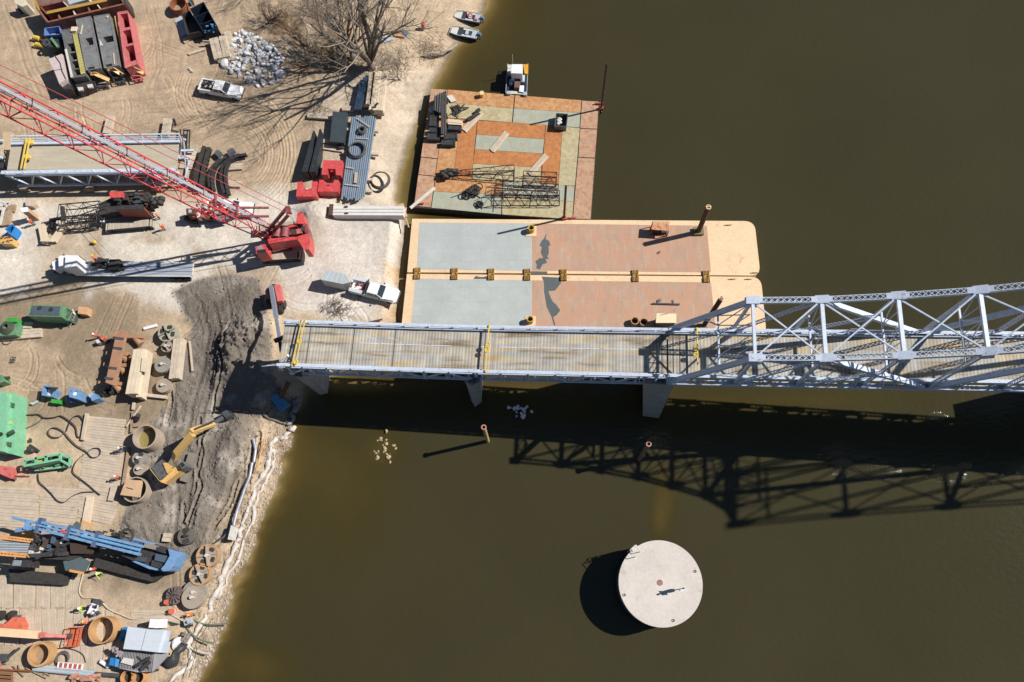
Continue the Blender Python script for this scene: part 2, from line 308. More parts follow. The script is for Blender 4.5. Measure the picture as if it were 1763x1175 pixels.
def height(x, y, u, v, sdist):
    wide = np.interp(v, [0, 200, 330, 380, 560, 700, 900, 1175], [9, 9, 5, 2.2, 2.2, 5, 5.5, 6])
    t = np.clip(sdist/wide, -1.5, 1); h = np.where(t > 0, 2.0*(t*t*(3-2*t))**.8, t*1.2)
    land = sstep(0, 3, sdist); n1 = vnoise(x, y, 3, 5, .12); n2 = vnoise(x, y, 9, 4, 1.1)
    h = h+land*(.28*(n1-.5)+.10*(n2-.5))
    mud = np.where(inpoly(u, v, MUD), 1., 0.); 
    md, _ = segdist(u, v, MUD+[MUD[0]]); mud = np.where(mud > 0, sstep(0, 12, md), 0)
    rid = 1-np.abs(2*vnoise(x, y, 21, 5, .35)-1); rd, _ = segdist(u, v, [(362, 500), (374, 590), (352, 690), (334, 790), (322, 910)]); rd = sstep(10, 26, rd)*.8+.2; h += mud*rd*(.30*(rid-.75)+.5*(vnoise(x, y, 33, 5, .8, .65)-.5)+.22*(vnoise(x, y, 34, 3, 3.1, .7)-.5)); pit, _ = segdist(u, v, [(296, 640), (296, 700), (288, 730)]); h += -.5*mud*np.exp(-(pit/5)**2)
    flat = sstep(14, 40, np.hypot((u-418)/1., (v-668)/1.4)); h = h*flat+(1.9)*(1-flat)
    scrub = sstep(420, 470, u)*(1-sstep(700, 740, u))*(1-sstep(120, 190, v)); h += land*scrub*(.45*(rid-.75)+.3*(vnoise(x, y, 35, 4, .9)-.5))
    bank = np.clip(1-np.abs(sdist-2.5)/3.5, 0, 1)*sstep(650, 720, v); h += bank*.4*(vnoise(x, y, 44, 4, .9)-.5)*2
    for (cu, cv, a, b, hh, rg) in MOUNDS:
        c = P(cu, cv, 2); d2 = ((x-c.x)/a)**2+((y-c.y)/b)**2; m = d2 < 6
        nn = vnoise(x[m], y[m], int(cu), 5, .7); h[m] += hh*np.exp(-d2[m]*1.1)*(1+rg*3*(nn-.5))
    return h, mud
def ground_sheet(name, xs, ys, fine):
    X, Y = np.meshgrid(xs, ys, indexing='xy'); shp = X.shape; x = X.ravel(); y = Y.ravel(); u, v = proj(x, y, np.full_like(x, 2.))
    sdist = shore_sd(x, y); h, mud = height(x, y, u, v, sdist)
    n1 = vnoise(x, y, 51, 6, .09); n2 = vnoise(x, y, 61, 5, .35); n3 = vnoise(x, y, 71, 4, 1.8, .7); uw = u+60*(n1-.5)+16*(n2-.5); vw = v+60*(vnoise(x, y, 81, 5, .09)-.5)+16*(vnoise(x, y, 91, 4, .4)-.5)
    def c_(r, g, b): return np.array(C(r, g, b))
    col = np.tile(c_(204, 181, 152), (len(x), 1))
    def blend(w, c): col[:] = col*(1-w[:, None])+np.array(c)*w[:, None]
    def band(a, b, c, d, q): return sstep(a, b, q)*(1-sstep(c, d, q))
    blend((1-sstep(320, 350, v))*(1-sstep(540, 640, u)), c_(190, 167, 140))
    blend(band(325, 360, 500, 535, vw)*(1-sstep(700, 720, uw)), c_(224, 213, 198))
    blend(sstep(520, 600, uw)*band(60, 150, 330, 380, vw)*.8, c_(214, 197, 176))
    blend(band(340, 380, 540, 560, vw)*band(470, 520, 640, 670, uw), c_(220, 210, 198))
    blend(band(640, 665, 700, 710, uw)*band(380, 420, 560, 570, vw)*.8*sstep(.4, .6, n2), c_(214, 176, 134))
    blend(band(0, 40, 110, 160, vw)*band(430, 490, 560, 640, uw)*sstep(.42, .6, n2), c_(150, 122, 92))
    blend(band(500, 540, 700, 760, vw)*(1-sstep(260, 330, uw))*.75, c_(186, 163, 136))
    blend(band(480, 520, 700, 760, vw)*(1-sstep(320, 380, uw))*sstep(.5, .62, n1)*.8, c_(150, 132, 110))
    blend(band(380, 400, 500, 540, vw)*sstep(.52, .62, n1)*sstep(40, 120, uw)*(1-sstep(520, 600, uw))*.7, c_(184, 160, 130))
    blend(band(900, 960, 1400, 1500, vw)*.5, c_(182, 163, 140))
    blend(band(930, 960, 1000, 1040, vw)*band(140, 190, 300, 330, uw)*.7, c_(142, 126, 106))
    blend(np.clip(mud*1.3*(.55+.9*n2), 0, 1), c_(138, 128, 117))
    blend(mud*sstep(.52, .68, n2)*.7, c_(182, 172, 160)); rdd, _ = segdist(uw, vw, [(366, 500), (376, 590), (354, 690), (336, 790), (322, 860)]); blend(mud*(1-sstep(10, 24, rdd))*.75, c_(122, 112, 102))
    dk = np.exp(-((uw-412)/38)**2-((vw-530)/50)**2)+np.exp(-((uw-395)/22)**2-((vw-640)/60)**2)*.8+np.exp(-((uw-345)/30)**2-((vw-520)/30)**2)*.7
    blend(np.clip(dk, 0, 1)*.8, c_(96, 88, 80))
    blend(np.clip(np.exp(-((u-546)/27)**2-((v-368)/20)**2)*1.5, 0, 1), c_(214, 204, 190))
    blend(np.exp(-((uw-160)/10)**2-((vw-505)/22)**2)*.8, c_(226, 218, 208))
    sb = np.clip(1-np.abs(sdist-3)/3.2, 0, 1)*sstep(660, 720, v)
    blend(sb*.7, c_(194, 172, 145)); blend(sb*sstep(.5, .62, n3)*.8, c_(128, 106, 84))
    blend(np.clip(1-sdist/1.1, 0, 1)*.75, c_(112, 94, 70))
    blend(np.clip(-sdist, 0, 1), c_(90, 78, 45))
    col *= (.78+.44*n2)[:, None]*(.86+.28*n3)[:, None]
    if fine:
        rs = np.random.RandomState(5)
        for (pl, wd, st) in TRK:
            pts = [tuple(P(a, b, 2).xy) for a, b in pl]; ax = [p[0] for p in pts]; ay = [p[1] for p in pts]
            m = (x > min(ax)-3) & (x < max(ax)+3) & (y > min(ay)-3) & (y < max(ay)+3); xi, yi = x[m], y[m]
            wob = .25*(vnoise(xi, yi, 7, 3, .5)-.5); d, par = segdist(xi+wob, yi+wob, pts)
            e = np.exp(-(d/wd)**2); side = np.exp(-((d-wd*1.9)/(wd*.7))**2); fade = .5+.8*vnoise(xi, yi, 12, 3, .3)
            h[m] += (-.13*e+.07*side)*st*fade; col[m] *= (1-.16*e*st*fade*(.6+.4*np.sin(par*9)))[:, None]; col[m] *= (1+.07*side*st)[:, None]
        # faint broad wheel streaks over the upper yard
        a = x*math.cos(.15)+y*math.sin(.15); b = -x*math.sin(.15)+y*math.cos(.15)
        st = vnoise(a*.12, b*1.6, 99, 4, 1.); up = 1-sstep(300, 345, v); col *= (1+(st-.5)*.34*up)[:, None]
        st2 = vnoise(x*1.4, y*.16, 199, 4, 1.); up = (1-sstep(120, 200, v))*(1-sstep(400, 470, u)); col *= (1+(st2-.5)*.34*up)[:, None]
    nx, ny = len(xs), len(ys); i = np.arange(nx*ny).reshape(ny, nx); F = np.stack([i[:-1, :-1], i[:-1, 1:], i[1:, 1:], i[1:, :-1]], -1).reshape(-1, 4)
    if not fine:
        cx = x[F].mean(1); cy = y[F].mean(1); keep = ~((cx > FX0+4) & (cx < FX1-4) & (cy > FY0+4) & (cy < FY1-4)); F = F[keep]; h[(x > FX0-1) & (x < FX1+1) & (y > FY0-1) & (y < FY1+1)] -= .5
    else:
        keep = (sdist[F].max(1) > -6); F = F[keep]
    me = bpy.data.meshes.new(name); me.vertices.add(len(x)); me.vertices.foreach_set('co', np.stack([x, y, h], -1).ravel().astype('f'))
    me.loops.add(F.size); me.loops.foreach_set('vertex_index', F.ravel().astype('i')); me.polygons.add(len(F))
    me.polygons.foreach_set('loop_start', (np.arange(len(F))*4).astype('i')); me.update(calc_edges=True)
    at = me.color_attributes.new('soil', 'FLOAT_COLOR', 'POINT'); at.data.foreach_set('color', np.concatenate([np.clip(col, .01, .9), np.ones((len(x), 1))], 1).ravel().astype('f'))
    me.polygons.foreach_set('use_smooth', [True]*len(F))
    o = bpy.data.objects.new(name, me); COL.objects.link(o); o['kind'] = 'structure'; me.materials.append(GM); return o, (x, y, h, nx)
GM = bpy.data.materials.new('sandy_soil'); GM.use_nodes = True; t = GM.node_tree; N = t.nodes; L = t.links; b = N['Principled BSDF']; b.inputs['Roughness'].default_value = .95; b.inputs['Specular IOR Level'].default_value = .15
at = N.new('ShaderNodeAttribute'); at.attribute_name = 'soil'; g = N.new('ShaderNodeNewGeometry'); n = N.new('ShaderNodeTexNoise'); n.inputs['Scale'].default_value = 3.2; n.inputs['Detail'].default_value = 9; n.inputs['Roughness'].default_value = .75; L.new(g.outputs['Position'], n.inputs['Vector'])
mr = N.new('ShaderNodeMapRange'); mr.inputs[1].default_value = .3; mr.inputs[2].default_value = .7; mr.inputs[3].default_value = .76; mr.inputs[4].default_value = 1.22; L.new(n.outputs[0], mr.inputs[0])
vm = N.new('ShaderNodeVectorMath'); vm.operation = 'SCALE'; L.new(at.outputs['Color'], vm.inputs[0]); L.new(mr.outputs[0], vm.inputs['Scale']); L.new(vm.outputs[0], b.inputs['Base Color'])
bu = N.new('ShaderNodeBump'); bu.inputs['Distance'].default_value = .09; bu.inputs['Strength'].default_value = .9; L.new(n.outputs[0], bu.inputs['Height']); L.new(bu.outputs[0], b.inputs['Normal'])
FX0, FX1, FY0, FY1 = -98., 4., -20., 116.
go, GH = ground_sheet('ground', np.arange(FX0, FX1+.01, .16), np.arange(FY0, FY1+.01, .16), True)
def gz(x, y):
    "ground height at (x, y)"
    i = int(round((x-FX0)/.16)); j = int(round((y-FY0)/.16)); nx = GH[3]; j = max(0, j); k = j*nx+max(0, min(nx-1, i))
    return float(GH[2][min(k, len(GH[2])-1)])
xs = np.unique(np.concatenate([np.linspace(-3000, -300, 12), np.arange(-300, -98, 14), np.arange(-94, 1, 2.), np.arange(16, 260, 12.), np.linspace(300, 1200, 8)]))
ys = np.unique(np.concatenate([np.linspace(-2500, -200, 12), np.arange(-200, -60, 10), np.arange(-60, -15, 2.), [50, 112], np.arange(128, 300, 12.), np.linspace(330, 3900, 12)]))
go2, _ = ground_sheet('ground', xs, ys, False)
# ---------------- river
def water_sheet(name, xs, ys, hole):
    X, Y = np.meshgrid(xs, ys, indexing='xy'); x = X.ravel(); y = Y.ravel(); sdist = -shore_sd(x, y); u, v = proj(x, y, np.zeros_like(x))
    nz = vnoise(x, y, 5, 5, .12)
    low = np.where(v > 600, .62, 1.); sh = np.exp(-np.clip(sdist, 0, None)/(.5+1.9*nz*low))*.8+.24*low*low*np.exp(-np.clip(sdist, 0, None)/(11*(.4+nz)))
    for (a, b, ra, rb, k) in ((610, 880, 75, 95, .10), (560, 790, 70, 60, .10), (1145, 860, 22, 55, .22), (1135, 900, 14, 30, .2), (600, 665, 120, 14, .6), (905, 665, 110, 12, .3), (1300, 690, 330, 22, .16), (663, 770, 30, 30, .2), (440, 1150, 60, 34, .22)):
        sh += k*np.exp(-((u-a)/ra)**2-((v-b)/rb)**2)*(.6+.8*nz)
    gl = np.zeros_like(x)
    for (a, b, ra, rb) in ((1490, 812, 48, 13), (1448, 798, 18, 7), (1628, 816, 26, 13), (1610, 717, 16, 4), (1660, 803, 12, 6)):
        gl = np.maximum(gl, np.exp(-(((u-a)/ra)**2+((v-b)/rb)**2)**2))
    i = np.arange(len(x)).reshape(len(ys), len(xs)); F = np.stack([i[:-1, :-1], i[:-1, 1:], i[1:, 1:], i[1:, :-1]], -1).reshape(-1, 4)
    cx = x[F].mean(1); cy = y[F].mean(1); keep = sdist[F].max(1) > -3
    if hole: sh *= .25*np.exp(-np.clip(-17-y, 0, None)/8)
    if hole: keep &= ~((cx > WX0) & (cx < WX1) & (cy > WY0) & (cy < WY1))
    F = F[keep]
    me = bpy.data.meshes.new(name); me.vertices.add(len(x)); me.vertices.foreach_set('co', np.stack([x, y, x*0], -1).ravel().astype('f'))
    me.loops.add(F.size); me.loops.foreach_set('vertex_index', F.ravel().astype('i')); me.polygons.add(len(F)); me.polygons.foreach_set('loop_start', (np.arange(len(F))*4).astype('i')); me.update(calc_edges=True)
    a = me.color_attributes.new('bed', 'FLOAT_COLOR', 'POINT'); a.data.foreach_set('color', np.stack([np.clip(sh, 0, 1), gl, x*0, x*0+1], -1).ravel().astype('f'))
    o = bpy.data.objects.new(name, me); COL.objects.link(o); o['kind'] = 'structure'; me.materials.append(WM); return o
WM = bpy.data.materials.new('murky_river_water'); WM.use_nodes = True; t = WM.node_tree; N = t.nodes; L = t.links; b = N['Principled BSDF']
b.inputs['Roughness'].default_value = .1; b.inputs['IOR'].default_value = 1.33; b.inputs['Specular IOR Level'].default_value = .5
at = N.new('ShaderNodeAttribute'); at.attribute_name = 'bed'; sp = N.new('ShaderNodeSeparateColor'); L.new(at.outputs['Color'], sp.inputs[0]); g = N.new('ShaderNodeNewGeometry')
cr = N.new('ShaderNodeValToRGB'); L.new(sp.outputs[0], cr.inputs[0]); e = cr.color_ramp.elements
e[0].position = 0; e[0].color = (.0392, .0345, .0158, 1); e[1].position = 1; e[1].color = (.26, .19, .075, 1)
for p_, c_ in ((.12, (.043, .034, .011, 1)), (.35, (.072, .049, .013, 1)), (.7, (.14, .10, .035, 1))): q = e.new(p_); q.color = c_
n = N.new('ShaderNodeTexNoise'); n.inputs['Scale'].default_value = .05; n.inputs['Detail'].default_value = 4; L.new(g.outputs['Position'], n.inputs['Vector'])
mr = N.new('ShaderNodeMapRange'); mr.inputs[3].default_value = .84; mr.inputs[4].default_value = 1.16; L.new(n.outputs[0], mr.inputs[0])
vm = N.new('ShaderNodeVectorMath'); vm.operation = 'SCALE'; L.new(cr.outputs[0], vm.inputs[0]); L.new(mr.outputs[0], vm.inputs['Scale']); L.new(vm.outputs[0], b.inputs['Base Color'])
mp = N.new('ShaderNodeMapping'); mp.inputs['Scale'].default_value = (1, 1.6, 1); L.new(g.outputs['Position'], mp.inputs[0])
n1 = N.new('ShaderNodeTexNoise'); n1.inputs['Scale'].default_value = 1.1; n1.inputs['Detail'].default_value = 5; L.new(mp.outputs[0], n1.inputs['Vector'])
n2 = N.new('ShaderNodeTexNoise'); n2.inputs['Scale'].default_value = 2.6; n2.inputs['Detail'].default_value = 4; n2.inputs['Roughness'].default_value = .7; L.new(mp.outputs[0], n2.inputs['Vector'])
mm = N.new('ShaderNodeMath'); mm.operation = 'MULTIPLY'; L.new(n2.outputs[0], mm.inputs[0]); L.new(sp.outputs[1], mm.inputs[1])
b1 = N.new('ShaderNodeBump'); b1.inputs['Distance'].default_value = .05; L.new(n1.outputs[0], b1.inputs['Height'])
b2 = N.new('ShaderNodeBump'); b2.inputs['Distance'].default_value = .55; L.new(mm.outputs[0], b2.inputs['Height']); L.new(b1.outputs[0], b2.inputs['Normal']); L.new(b2.outputs[0], b.inputs['Normal'])
WX0, WX1, WY0, WY1 = -60., 80., -24., 124.
water_sheet('river', np.arange(WX0, WX1+.01, .5), np.arange(WY0, WY1+.01, .5), False)
xs = np.unique(np.concatenate([np.linspace(-3000, -300, 9), np.arange(-300, -60, 20), [-60, 10, 80], np.arange(80, 300, 20.), np.linspace(330, 3500, 9)]))
ys = np.unique(np.concatenate([np.linspace(-3500, -200, 9), np.arange(-200, -24, 20), [-24, 50, 124], np.arange(144, 300, 20.), np.linspace(330, 3900, 9)]))
water_sheet('river', xs, ys, True)
# ---------------- bridge (s along the axis, t across, from the first south truss node)
TH = math.atan(-.053); B1 = Vector((math.cos(TH), math.sin(TH))); B2 = Vector((-B1.y, B1.x))
def BP(s, t, z): q = Vector((24.25, 26.64))+B1*s+B2*t; return Vector((q.x, q.y, z))
def dz(s): return float(np.interp(s, [-60, -41, -30, -9, 11, 33, 60, 90], [14.3, 14.6, 15.1, 16.6, 18.1, 20.0, 22.1, 24]))
NS = [0, 7.45, 15.1, 22.65, 31, 39.6, 48, 56.3, 64, 72, 80]
NZ = [27.15, 28.1, 30, 32.4, 36, 40, 45.5, 52.7, 45.2, 39.3, 34.5]
TS, TN = 0., 6.9
# deck grating material
DM = bpy.data.materials.new('steel_grid_deck'); DM.use_nodes = True; t = DM.node_tree; N = t.nodes; L = t.links; b = N['Principled BSDF']; b.inputs['Roughness'].default_value = .7
g = N.new('ShaderNodeNewGeometry'); mp = N.new('ShaderNodeMapping'); mp.inputs['Rotation'].default_value = (0, 0, -TH); L.new(g.outputs['Position'], mp.inputs[0])
sx = N.new('ShaderNodeSeparateXYZ'); L.new(mp.outputs[0], sx.inputs[0])
def wave(inp, freq, lo, hi, p0, p1):
    m = N.new('ShaderNodeMath'); m.operation = 'MULTIPLY'; m.inputs[1].default_value = freq*2*math.pi; L.new(inp, m.inputs[0]); s = N.new('ShaderNodeMath'); s.operation = 'SINE'; L.new(m.outputs[0], s.inputs[0])
    r = N.new('ShaderNodeMapRange'); r.inputs[1].default_value = lo; r.inputs[2].default_value = hi; r.inputs[3].default_value = p0; r.inputs[4].default_value = p1; L.new(s.outputs[0], r.inputs[0]); return r.outputs[0]
w1 = wave(sx.outputs[0], 1/.42, -.4, .9, .84, 1.16); w2 = wave(sx.outputs[0], 1/1.68, .90, 1, 1., 1.22); 
ms = N.new('ShaderNodeMapping'); ms.inputs['Scale'].default_value = (.09, .9, 1); L.new(mp.outputs[0], ms.inputs[0])
n1 = N.new('ShaderNodeTexNoise'); n1.inputs['Scale'].default_value = 1.3; n1.inputs['Detail'].default_value = 5; L.new(ms.outputs[0], n1.inputs['Vector'])
cr = N.new('ShaderNodeValToRGB'); L.new(n1.outputs[0], cr.inputs[0]); e = cr.color_ramp.elements; e[0].position = .3; e[0].color = (*C(136, 120, 100), 1); e[1].position = .75; e[1].color = (*C(204, 172, 128), 1)
for p_, c_ in ((.42, C(186, 172, 152)), (.5, C(184, 184, 180)), (.6, C(200, 184, 154))): q = e.new(p_); q.color = (*c_, 1)
n3 = N.new('ShaderNodeTexNoise'); n3.inputs['Scale'].default_value = .6; n3.inputs['Detail'].default_value = 8; L.new(mp.outputs[0], n3.inputs['Vector'])
r3 = N.new('ShaderNodeMapRange'); r3.inputs[1].default_value = .3; r3.inputs[2].default_value = .7; r3.inputs[3].default_value = .75; r3.inputs[4].default_value = 1.15; L.new(n3.outputs[0], r3.inputs[0])
a1 = N.new('ShaderNodeMath'); a1.operation = 'MULTIPLY'; L.new(w1, a1.inputs[0]); L.new(w2, a1.inputs[1]); a2 = N.new('ShaderNodeMath'); a2.operation = 'MULTIPLY'; L.new(a1.outputs[0], a2.inputs[0]); L.new(r3.outputs[0], a2.inputs[1])
vm = N.new('ShaderNodeVectorMath'); vm.operation = 'SCALE'; L.new(cr.outputs[0], vm.inputs[0]); L.new(a2.outputs[0], vm.inputs['Scale']); L.new(vm.outputs[0], b.inputs['Base Color'])
GROOVE = mat('expansion_joint', C(112, 104, 98), .8, var=.3)
LINEW = mat('worn_lane_paint', C(225, 225, 225), .8, var=.2)

def laced(mb, p, q, w, h, pitch=None, plate=.14, up=(0, 0, 1), solid=False):
    "built-up member: two webs, end plates and X lacing on the top face"
    p = Vector(p); q = Vector(q); d = q-p; Ln = d.length; d.normalize(); u = Vector(up); r = d.cross(u).normalized(); u = r.cross(d).normalized()
    tk = w*.11
    for k in (-1, 1): mb.beam(p+r*k*(w/2-tk/2), q+r*k*(w/2-tk/2), tk, h, up)
    if solid: mb.beam(p+u*(h/2+.01), q+u*(h/2+.01), w, .02, up); mb.beam(p-u*(h/2+.01), q-u*(h/2+.01), w, .02, up); return
    for a, c in ((0, plate), (1-plate, 1)): mb.beam(p+d*Ln*a+u*(h/2+.012), p+d*Ln*c+u*(h/2+.012), w, .024, up)
    k = max(3, round(Ln*(1-2*plate)/(pitch or w))); x0 = Ln*plate; st = Ln*(1-2*plate)/k; wi = w/2-tk*.6
    for i in range(k):
        A = p+d*(x0+i*st); B = A+d*st
        for sg in (-1, 1):
            mb.beam(A+r*wi*sg+u*(h/2+.01+.004*sg), B-r*wi*sg+u*(h/2+.01+.004*sg), .055, .012, up)
            mb.beam(A+r*wi*sg-u*(h/2+.01+.004*sg), B-r*wi*sg-u*(h/2+.01+.004*sg), .055, .012, up)
def railing(th, s0, s1, step=3.1):
    for t_, sg in ((.42, -1), (6.5, 1)):
        m = MB(); k = max(2, int((s1-s0)/step)); ss = [s0+(s1-s0)*i/k for i in range(k+1)]
        for a, c in zip(ss[:-1], ss[1:]):
            m.beam(BP(a, t_, dz(a)+.85), BP(c, t_, dz(c)+.85), .36, .10); m.beam(BP(a, t_+.02*sg, dz(a)+.5), BP(c, t_+.02*sg, dz(c)+.5), .08, .3); m.beam(BP(a, t_-.3*sg, dz(a)+.3), BP(c, t_-.3*sg, dz(c)+.3), .2, .28)
        for s in ss: m.beam(BP(s, t_+.06*sg, dz(s)-.5), BP(s, t_+.06*sg, dz(s)+.8), .14, .16); m.beam(BP(s+.1, t_+.5*sg, dz(s)-.4), BP(s+.1, t_-.1*sg, dz(s)+.93), .1, .1)
        th.part('railing', m, BRIDGE)
def deck(th, s0, s1, joints=()):
    m = MB(); k = max(2, int((s1-s0)/4))
    for i in range(k):
        a = s0+(s1-s0)*i/k; c = s0+(s1-s0)*(i+1)/k; A, B_, C_, D = BP(a, .62, 0), BP(c, .62, 0), BP(c, 6.3, 0), BP(a, 6.3, 0); za, zc = dz(a), dz(c)
        m.add([(A.x, A.y, za-.18), (B_.x, B_.y, zc-.18), (C_.x, C_.y, zc-.18), (D.x, D.y, za-.18), (A.x, A.y, za), (B_.x, B_.y, zc), (C_.x, C_.y, zc), (D.x, D.y, za)],
              [(3, 2, 1, 0), (4, 5, 6, 7), (0, 1, 5, 4), (2, 3, 7, 6)]+([(3, 0, 4, 7)] if i == 0 else [])+([(1, 2, 6, 5)] if i == k-1 else []))
    th.part('deck', m, DM)
    m = MB()
    for t_ in (1.2, 2.4, 3.6, 4.8, 5.8): m.beam(BP(s0, t_, dz(s0)-.4), BP(s1, t_, dz(s1)-.4), .18, .4)
    th.part('stringers', m, BRIDGE)
    m = MB(); s = s0+.3
    while s <= s1: m.beam(BP(s, .1, dz(s)-.62), BP(s, 6.8, dz(s)-.62), .25, .5); s += 3.8
    th.part('floor_beams', m, BRIDGE)
    for s in joints:
        m = MB(); m.beam(BP(s, .64, dz(s)+.012), BP(s, 6.28, dz(s)+.012), .14, .02); th.part('deck_joint', m, GROOVE)
def approach(name_label, s0, s1, off=(0, 0)):
    th = Thing('approach_span', name_label, 'bridge span', BP(s0, 3.45, dz(s0)-3.4))
    deck(th, s0, s1, joints=[s0+2.2, s0+3.6, s0+9.5, s0+15] if s0 < -40 else [s0+1.2, s0+2.4, s1-.6])
    railing(th, s0-.0, s1)
    for t_ in (.5, 6.4):
        m = MB(); zb = lambda s: dz(s)-3.1; m.beam(BP(s0+1, t_, zb(s0)), BP(s1-.8, t_, zb(s1)), .32, .26); th.part('bottom_chord', m, BRIDGE)
        m = MB(); m.beam(BP(s0, t_, dz(s0)-.3), BP(s1, t_, dz(s1)-.3), .3, .34); th.part('top_chord', m, BRIDGE)
        m = MB(); k = 8; ss = [s0+1+(s1-s0-1.8)*i/k for i in range(k+1)]
        for i in range(k):
            A, B_ = (ss[i], ss[i+1]); za, zc = (zb(A), dz(B_)-.4) if i % 2 == 0 else (dz(A)-.4, zb(B_))
            m.beam(BP(A, t_, za), BP(B_, t_, zc), .2, .2)
        for s in ss: m.beam(BP(s, t_, zb(s)), BP(s, t_, dz(s)-.4), .16, .16)
        th.part('web_bracing', m, BRIDGE)
        for s in ss[::2]: m = MB(); m.beam(BP(s-.4, t_, zb(s)+.2), BP(s+.4, t_, zb(s)+.2), .36, .5); th.part('gusset_plate', m, BRIDGE)
    m = MB()
    for i in range(k):
        m.beam(BP(ss[i], .5, zb(ss[i])), BP(ss[i+1], 6.4, zb(ss[i+1])), .12, .12); m.beam(BP(ss[i], 6.4, zb(ss[i])), BP(ss[i+1], .5, zb(ss[i+1])), .1, .1); m.beam(BP(ss[i], .5, zb(ss[i])), BP(ss[i], 6.4, zb(ss[i])), .14, .14)
    th.part('lateral_bracing', m, BRIDGE)
    return th
ap1 = approach('cut off western end of the pale blue bridge deck standing over the muddy bank', -58.3, -32.6)
m = MB()
for k in range(3): m.beam(BP(-58.4, .35+.1*k, dz(-58)+.85-.2*k), BP(-60.3+.5*k, .2+.3*k, dz(-58)+.5-.4*k), .08, .08)
ap1.part('bent_rail_end', m, BRIDGE)
ap2 = approach('middle span of the pale blue bridge deck running beside the yellow barge', -32.6, -8.2)
for th, a, b_ in ((ap1, -48, -33.5), (ap2, -32, -9.5)):
    m = MB(); s = a; rr = random.Random(int(a))
    while s < b_-2.5:
        ln = rr.uniform(1.8, 3.2); m.beam(BP(s, 4.05, dz(s)+.012), BP(s+ln, 4.02, dz(s+ln)+.012), .1, .015)
        if rr.random() < .6: m.beam(BP(s+1, 4.9+rr.uniform(-.1, .1), dz(s)+.012), BP(s+2.2, 4.6, dz(s+2)+.014), .08, .015)
        s += ln+rr.uniform(.1, .7)
    th.part('worn_lane_line', m, LINEW)
# ---- through truss
TB = Thing('truss_bridge', 'long pale blue through truss with laced steel chords crossing the dark river', 'bridge', BP(-8, 3.45, dz(-8)-1))
deck(TB, -8.0, 84, joints=[-7.4, -6.6]); railing(TB, -8.0, 84)
bz = lambda s: dz(s)-.75
BN = [-8]+NS; bs = [(s, bz(s)) for s in BN]
for t_, o in ((TS, -1), (TN, 1)):
    def T(i): return BP(NS[i-1], t_, NZ[i-1])      # top node 1..11
    def Bn(i): return BP(BN[i], t_-0.0, bz(BN[i]))  # bottom node 0..11
    for i in range(11):
        m = MB(); laced(m, Bn(i), Bn(i+1), .62, .5, .6, .3); TB.part('bottom_chord', m, BRIDGE)
    m = MB(); laced(m, Bn(0), T(1), .62, .42, solid=True); TB.part('end_post', m, BRIDGE)
    for i in range(1, 11):
        m = MB(); laced(m, T(i), T(i+1), .70, .5, .62, .15); TB.part('top_chord', m, BRIDGE)
        m = MB(); p = T(i)+Vector((0, 0, .30)); d = (T(i+1)-T(i)).normalized(); m.beam(p-d*.75, p+d*.75, .96, .06, (0, 0, 1))
        for k in (-.46, .46): m.beam(T(i)+Vector((0, k, -.45))-d*.7, T(i)+Vector((0, k, -.45))+d*.7, .03, .9)
        TB.part('gusset_plate', m, BRIDGE)
        m = MB(); laced(m, Bn(i), T(i)-Vector((0, 0, .3)), .36 if i < 4 else .5, .3, .55, .08, up=(1, 0, 0)); TB.part('vertical_post', m, BRIDGE)
        m = MB(); p = Bn(i); m.beam(p+Vector((-.9, .28*o, .2)), p+Vector((.9, .28*o, .1)), .03, 1.1); m.beam(p+Vector((-.9, -.28*o, .2)), p+Vector((.9, -.28*o, .1)), .03, 1.1); TB.part('gusset_plate', m, BRIDGE)
    def mid(a, c): return (a+c)/2
    dg = [(T(2), Bn(1), .42, 0), (T(2), Bn(4), .6, 1), (mid(T(2), Bn(4)), Bn(2), .42, 0), (Bn(4), T(6), .6, 1), (mid(Bn(4), T(6)), Bn(6), .42, 0), (T(6), Bn(8), .6, 1), (mid(T(6), Bn(8)), Bn(6), .42, 0), (Bn(8), T(10), .6, 1), (mid(Bn(8), T(10)), Bn(10), .42, 0)]
    for a, c, w_, so_ in dg:
        m = MB(); laced(m, a, c, w_, w_*.7, .5, .1, solid=bool(so_)); TB.part('diagonal', m, BRIDGE)
for i in range(11):
    s, z = NS[i], NZ[i]
    m = MB(); laced(m, BP(s, TS+.4, z+.05), BP(s, TN-.4, z+.05), .42 if i else .34, .3, solid=True); TB.part('top_strut', m, BRIDGE)
    if i < 10:
        m = MB(); s2, z2 = NS[i+1], NZ[i+1]
        for ta, tb, dd in ((TS+.5, TN-.5, .0), (TN-.5, TS+.5, -.16)): m.beam(BP(s+.5, ta, z+.05+dd), BP(s2-.5, tb, z2+.05+dd), .17, .15)
        TB.part('lateral_bracing', m, BRIDGE)
    if 0 < i < 8:
        m = MB(); zz = max(dz(s)+5.6, z-4.5)
        m.beam(BP(s, TS, zz), BP(s, TN, zz), .2, .25); 
        for k in range(4):
            a, c = TS+(TN-TS)*k/4, TS+(TN-TS)*(k+1)/4; m.beam(BP(s, a, zz if k % 2 else z-.2), BP(s, c, z-.2 if k % 2 else zz), .1, .1); m.beam(BP(s, c, zz), BP(s, c, z-.2), .08, .08)
        TB.part('sway_frame', m, BRIDGE)
m = MB()  # portal frame in the plane of the end posts
def EP(f, t_): return BP(-8, t_, bz(-8)).lerp(BP(0, t_, NZ[0]), f)
m.beam(EP(.62, TS+.3), EP(.62, TN-.3), .2, .18)
for k in range(5):
    a, c = TS+.3+(TN-TS-.6)*k/5, TS+.3+(TN-TS-.6)*(k+1)/5; m.beam(EP(.62, a), EP(.97, c), .1, .1); m.beam(EP(.97, a)-Vector((0, 0, .1)), EP(.62, c)-Vector((0, 0, .1)), .1, .1)
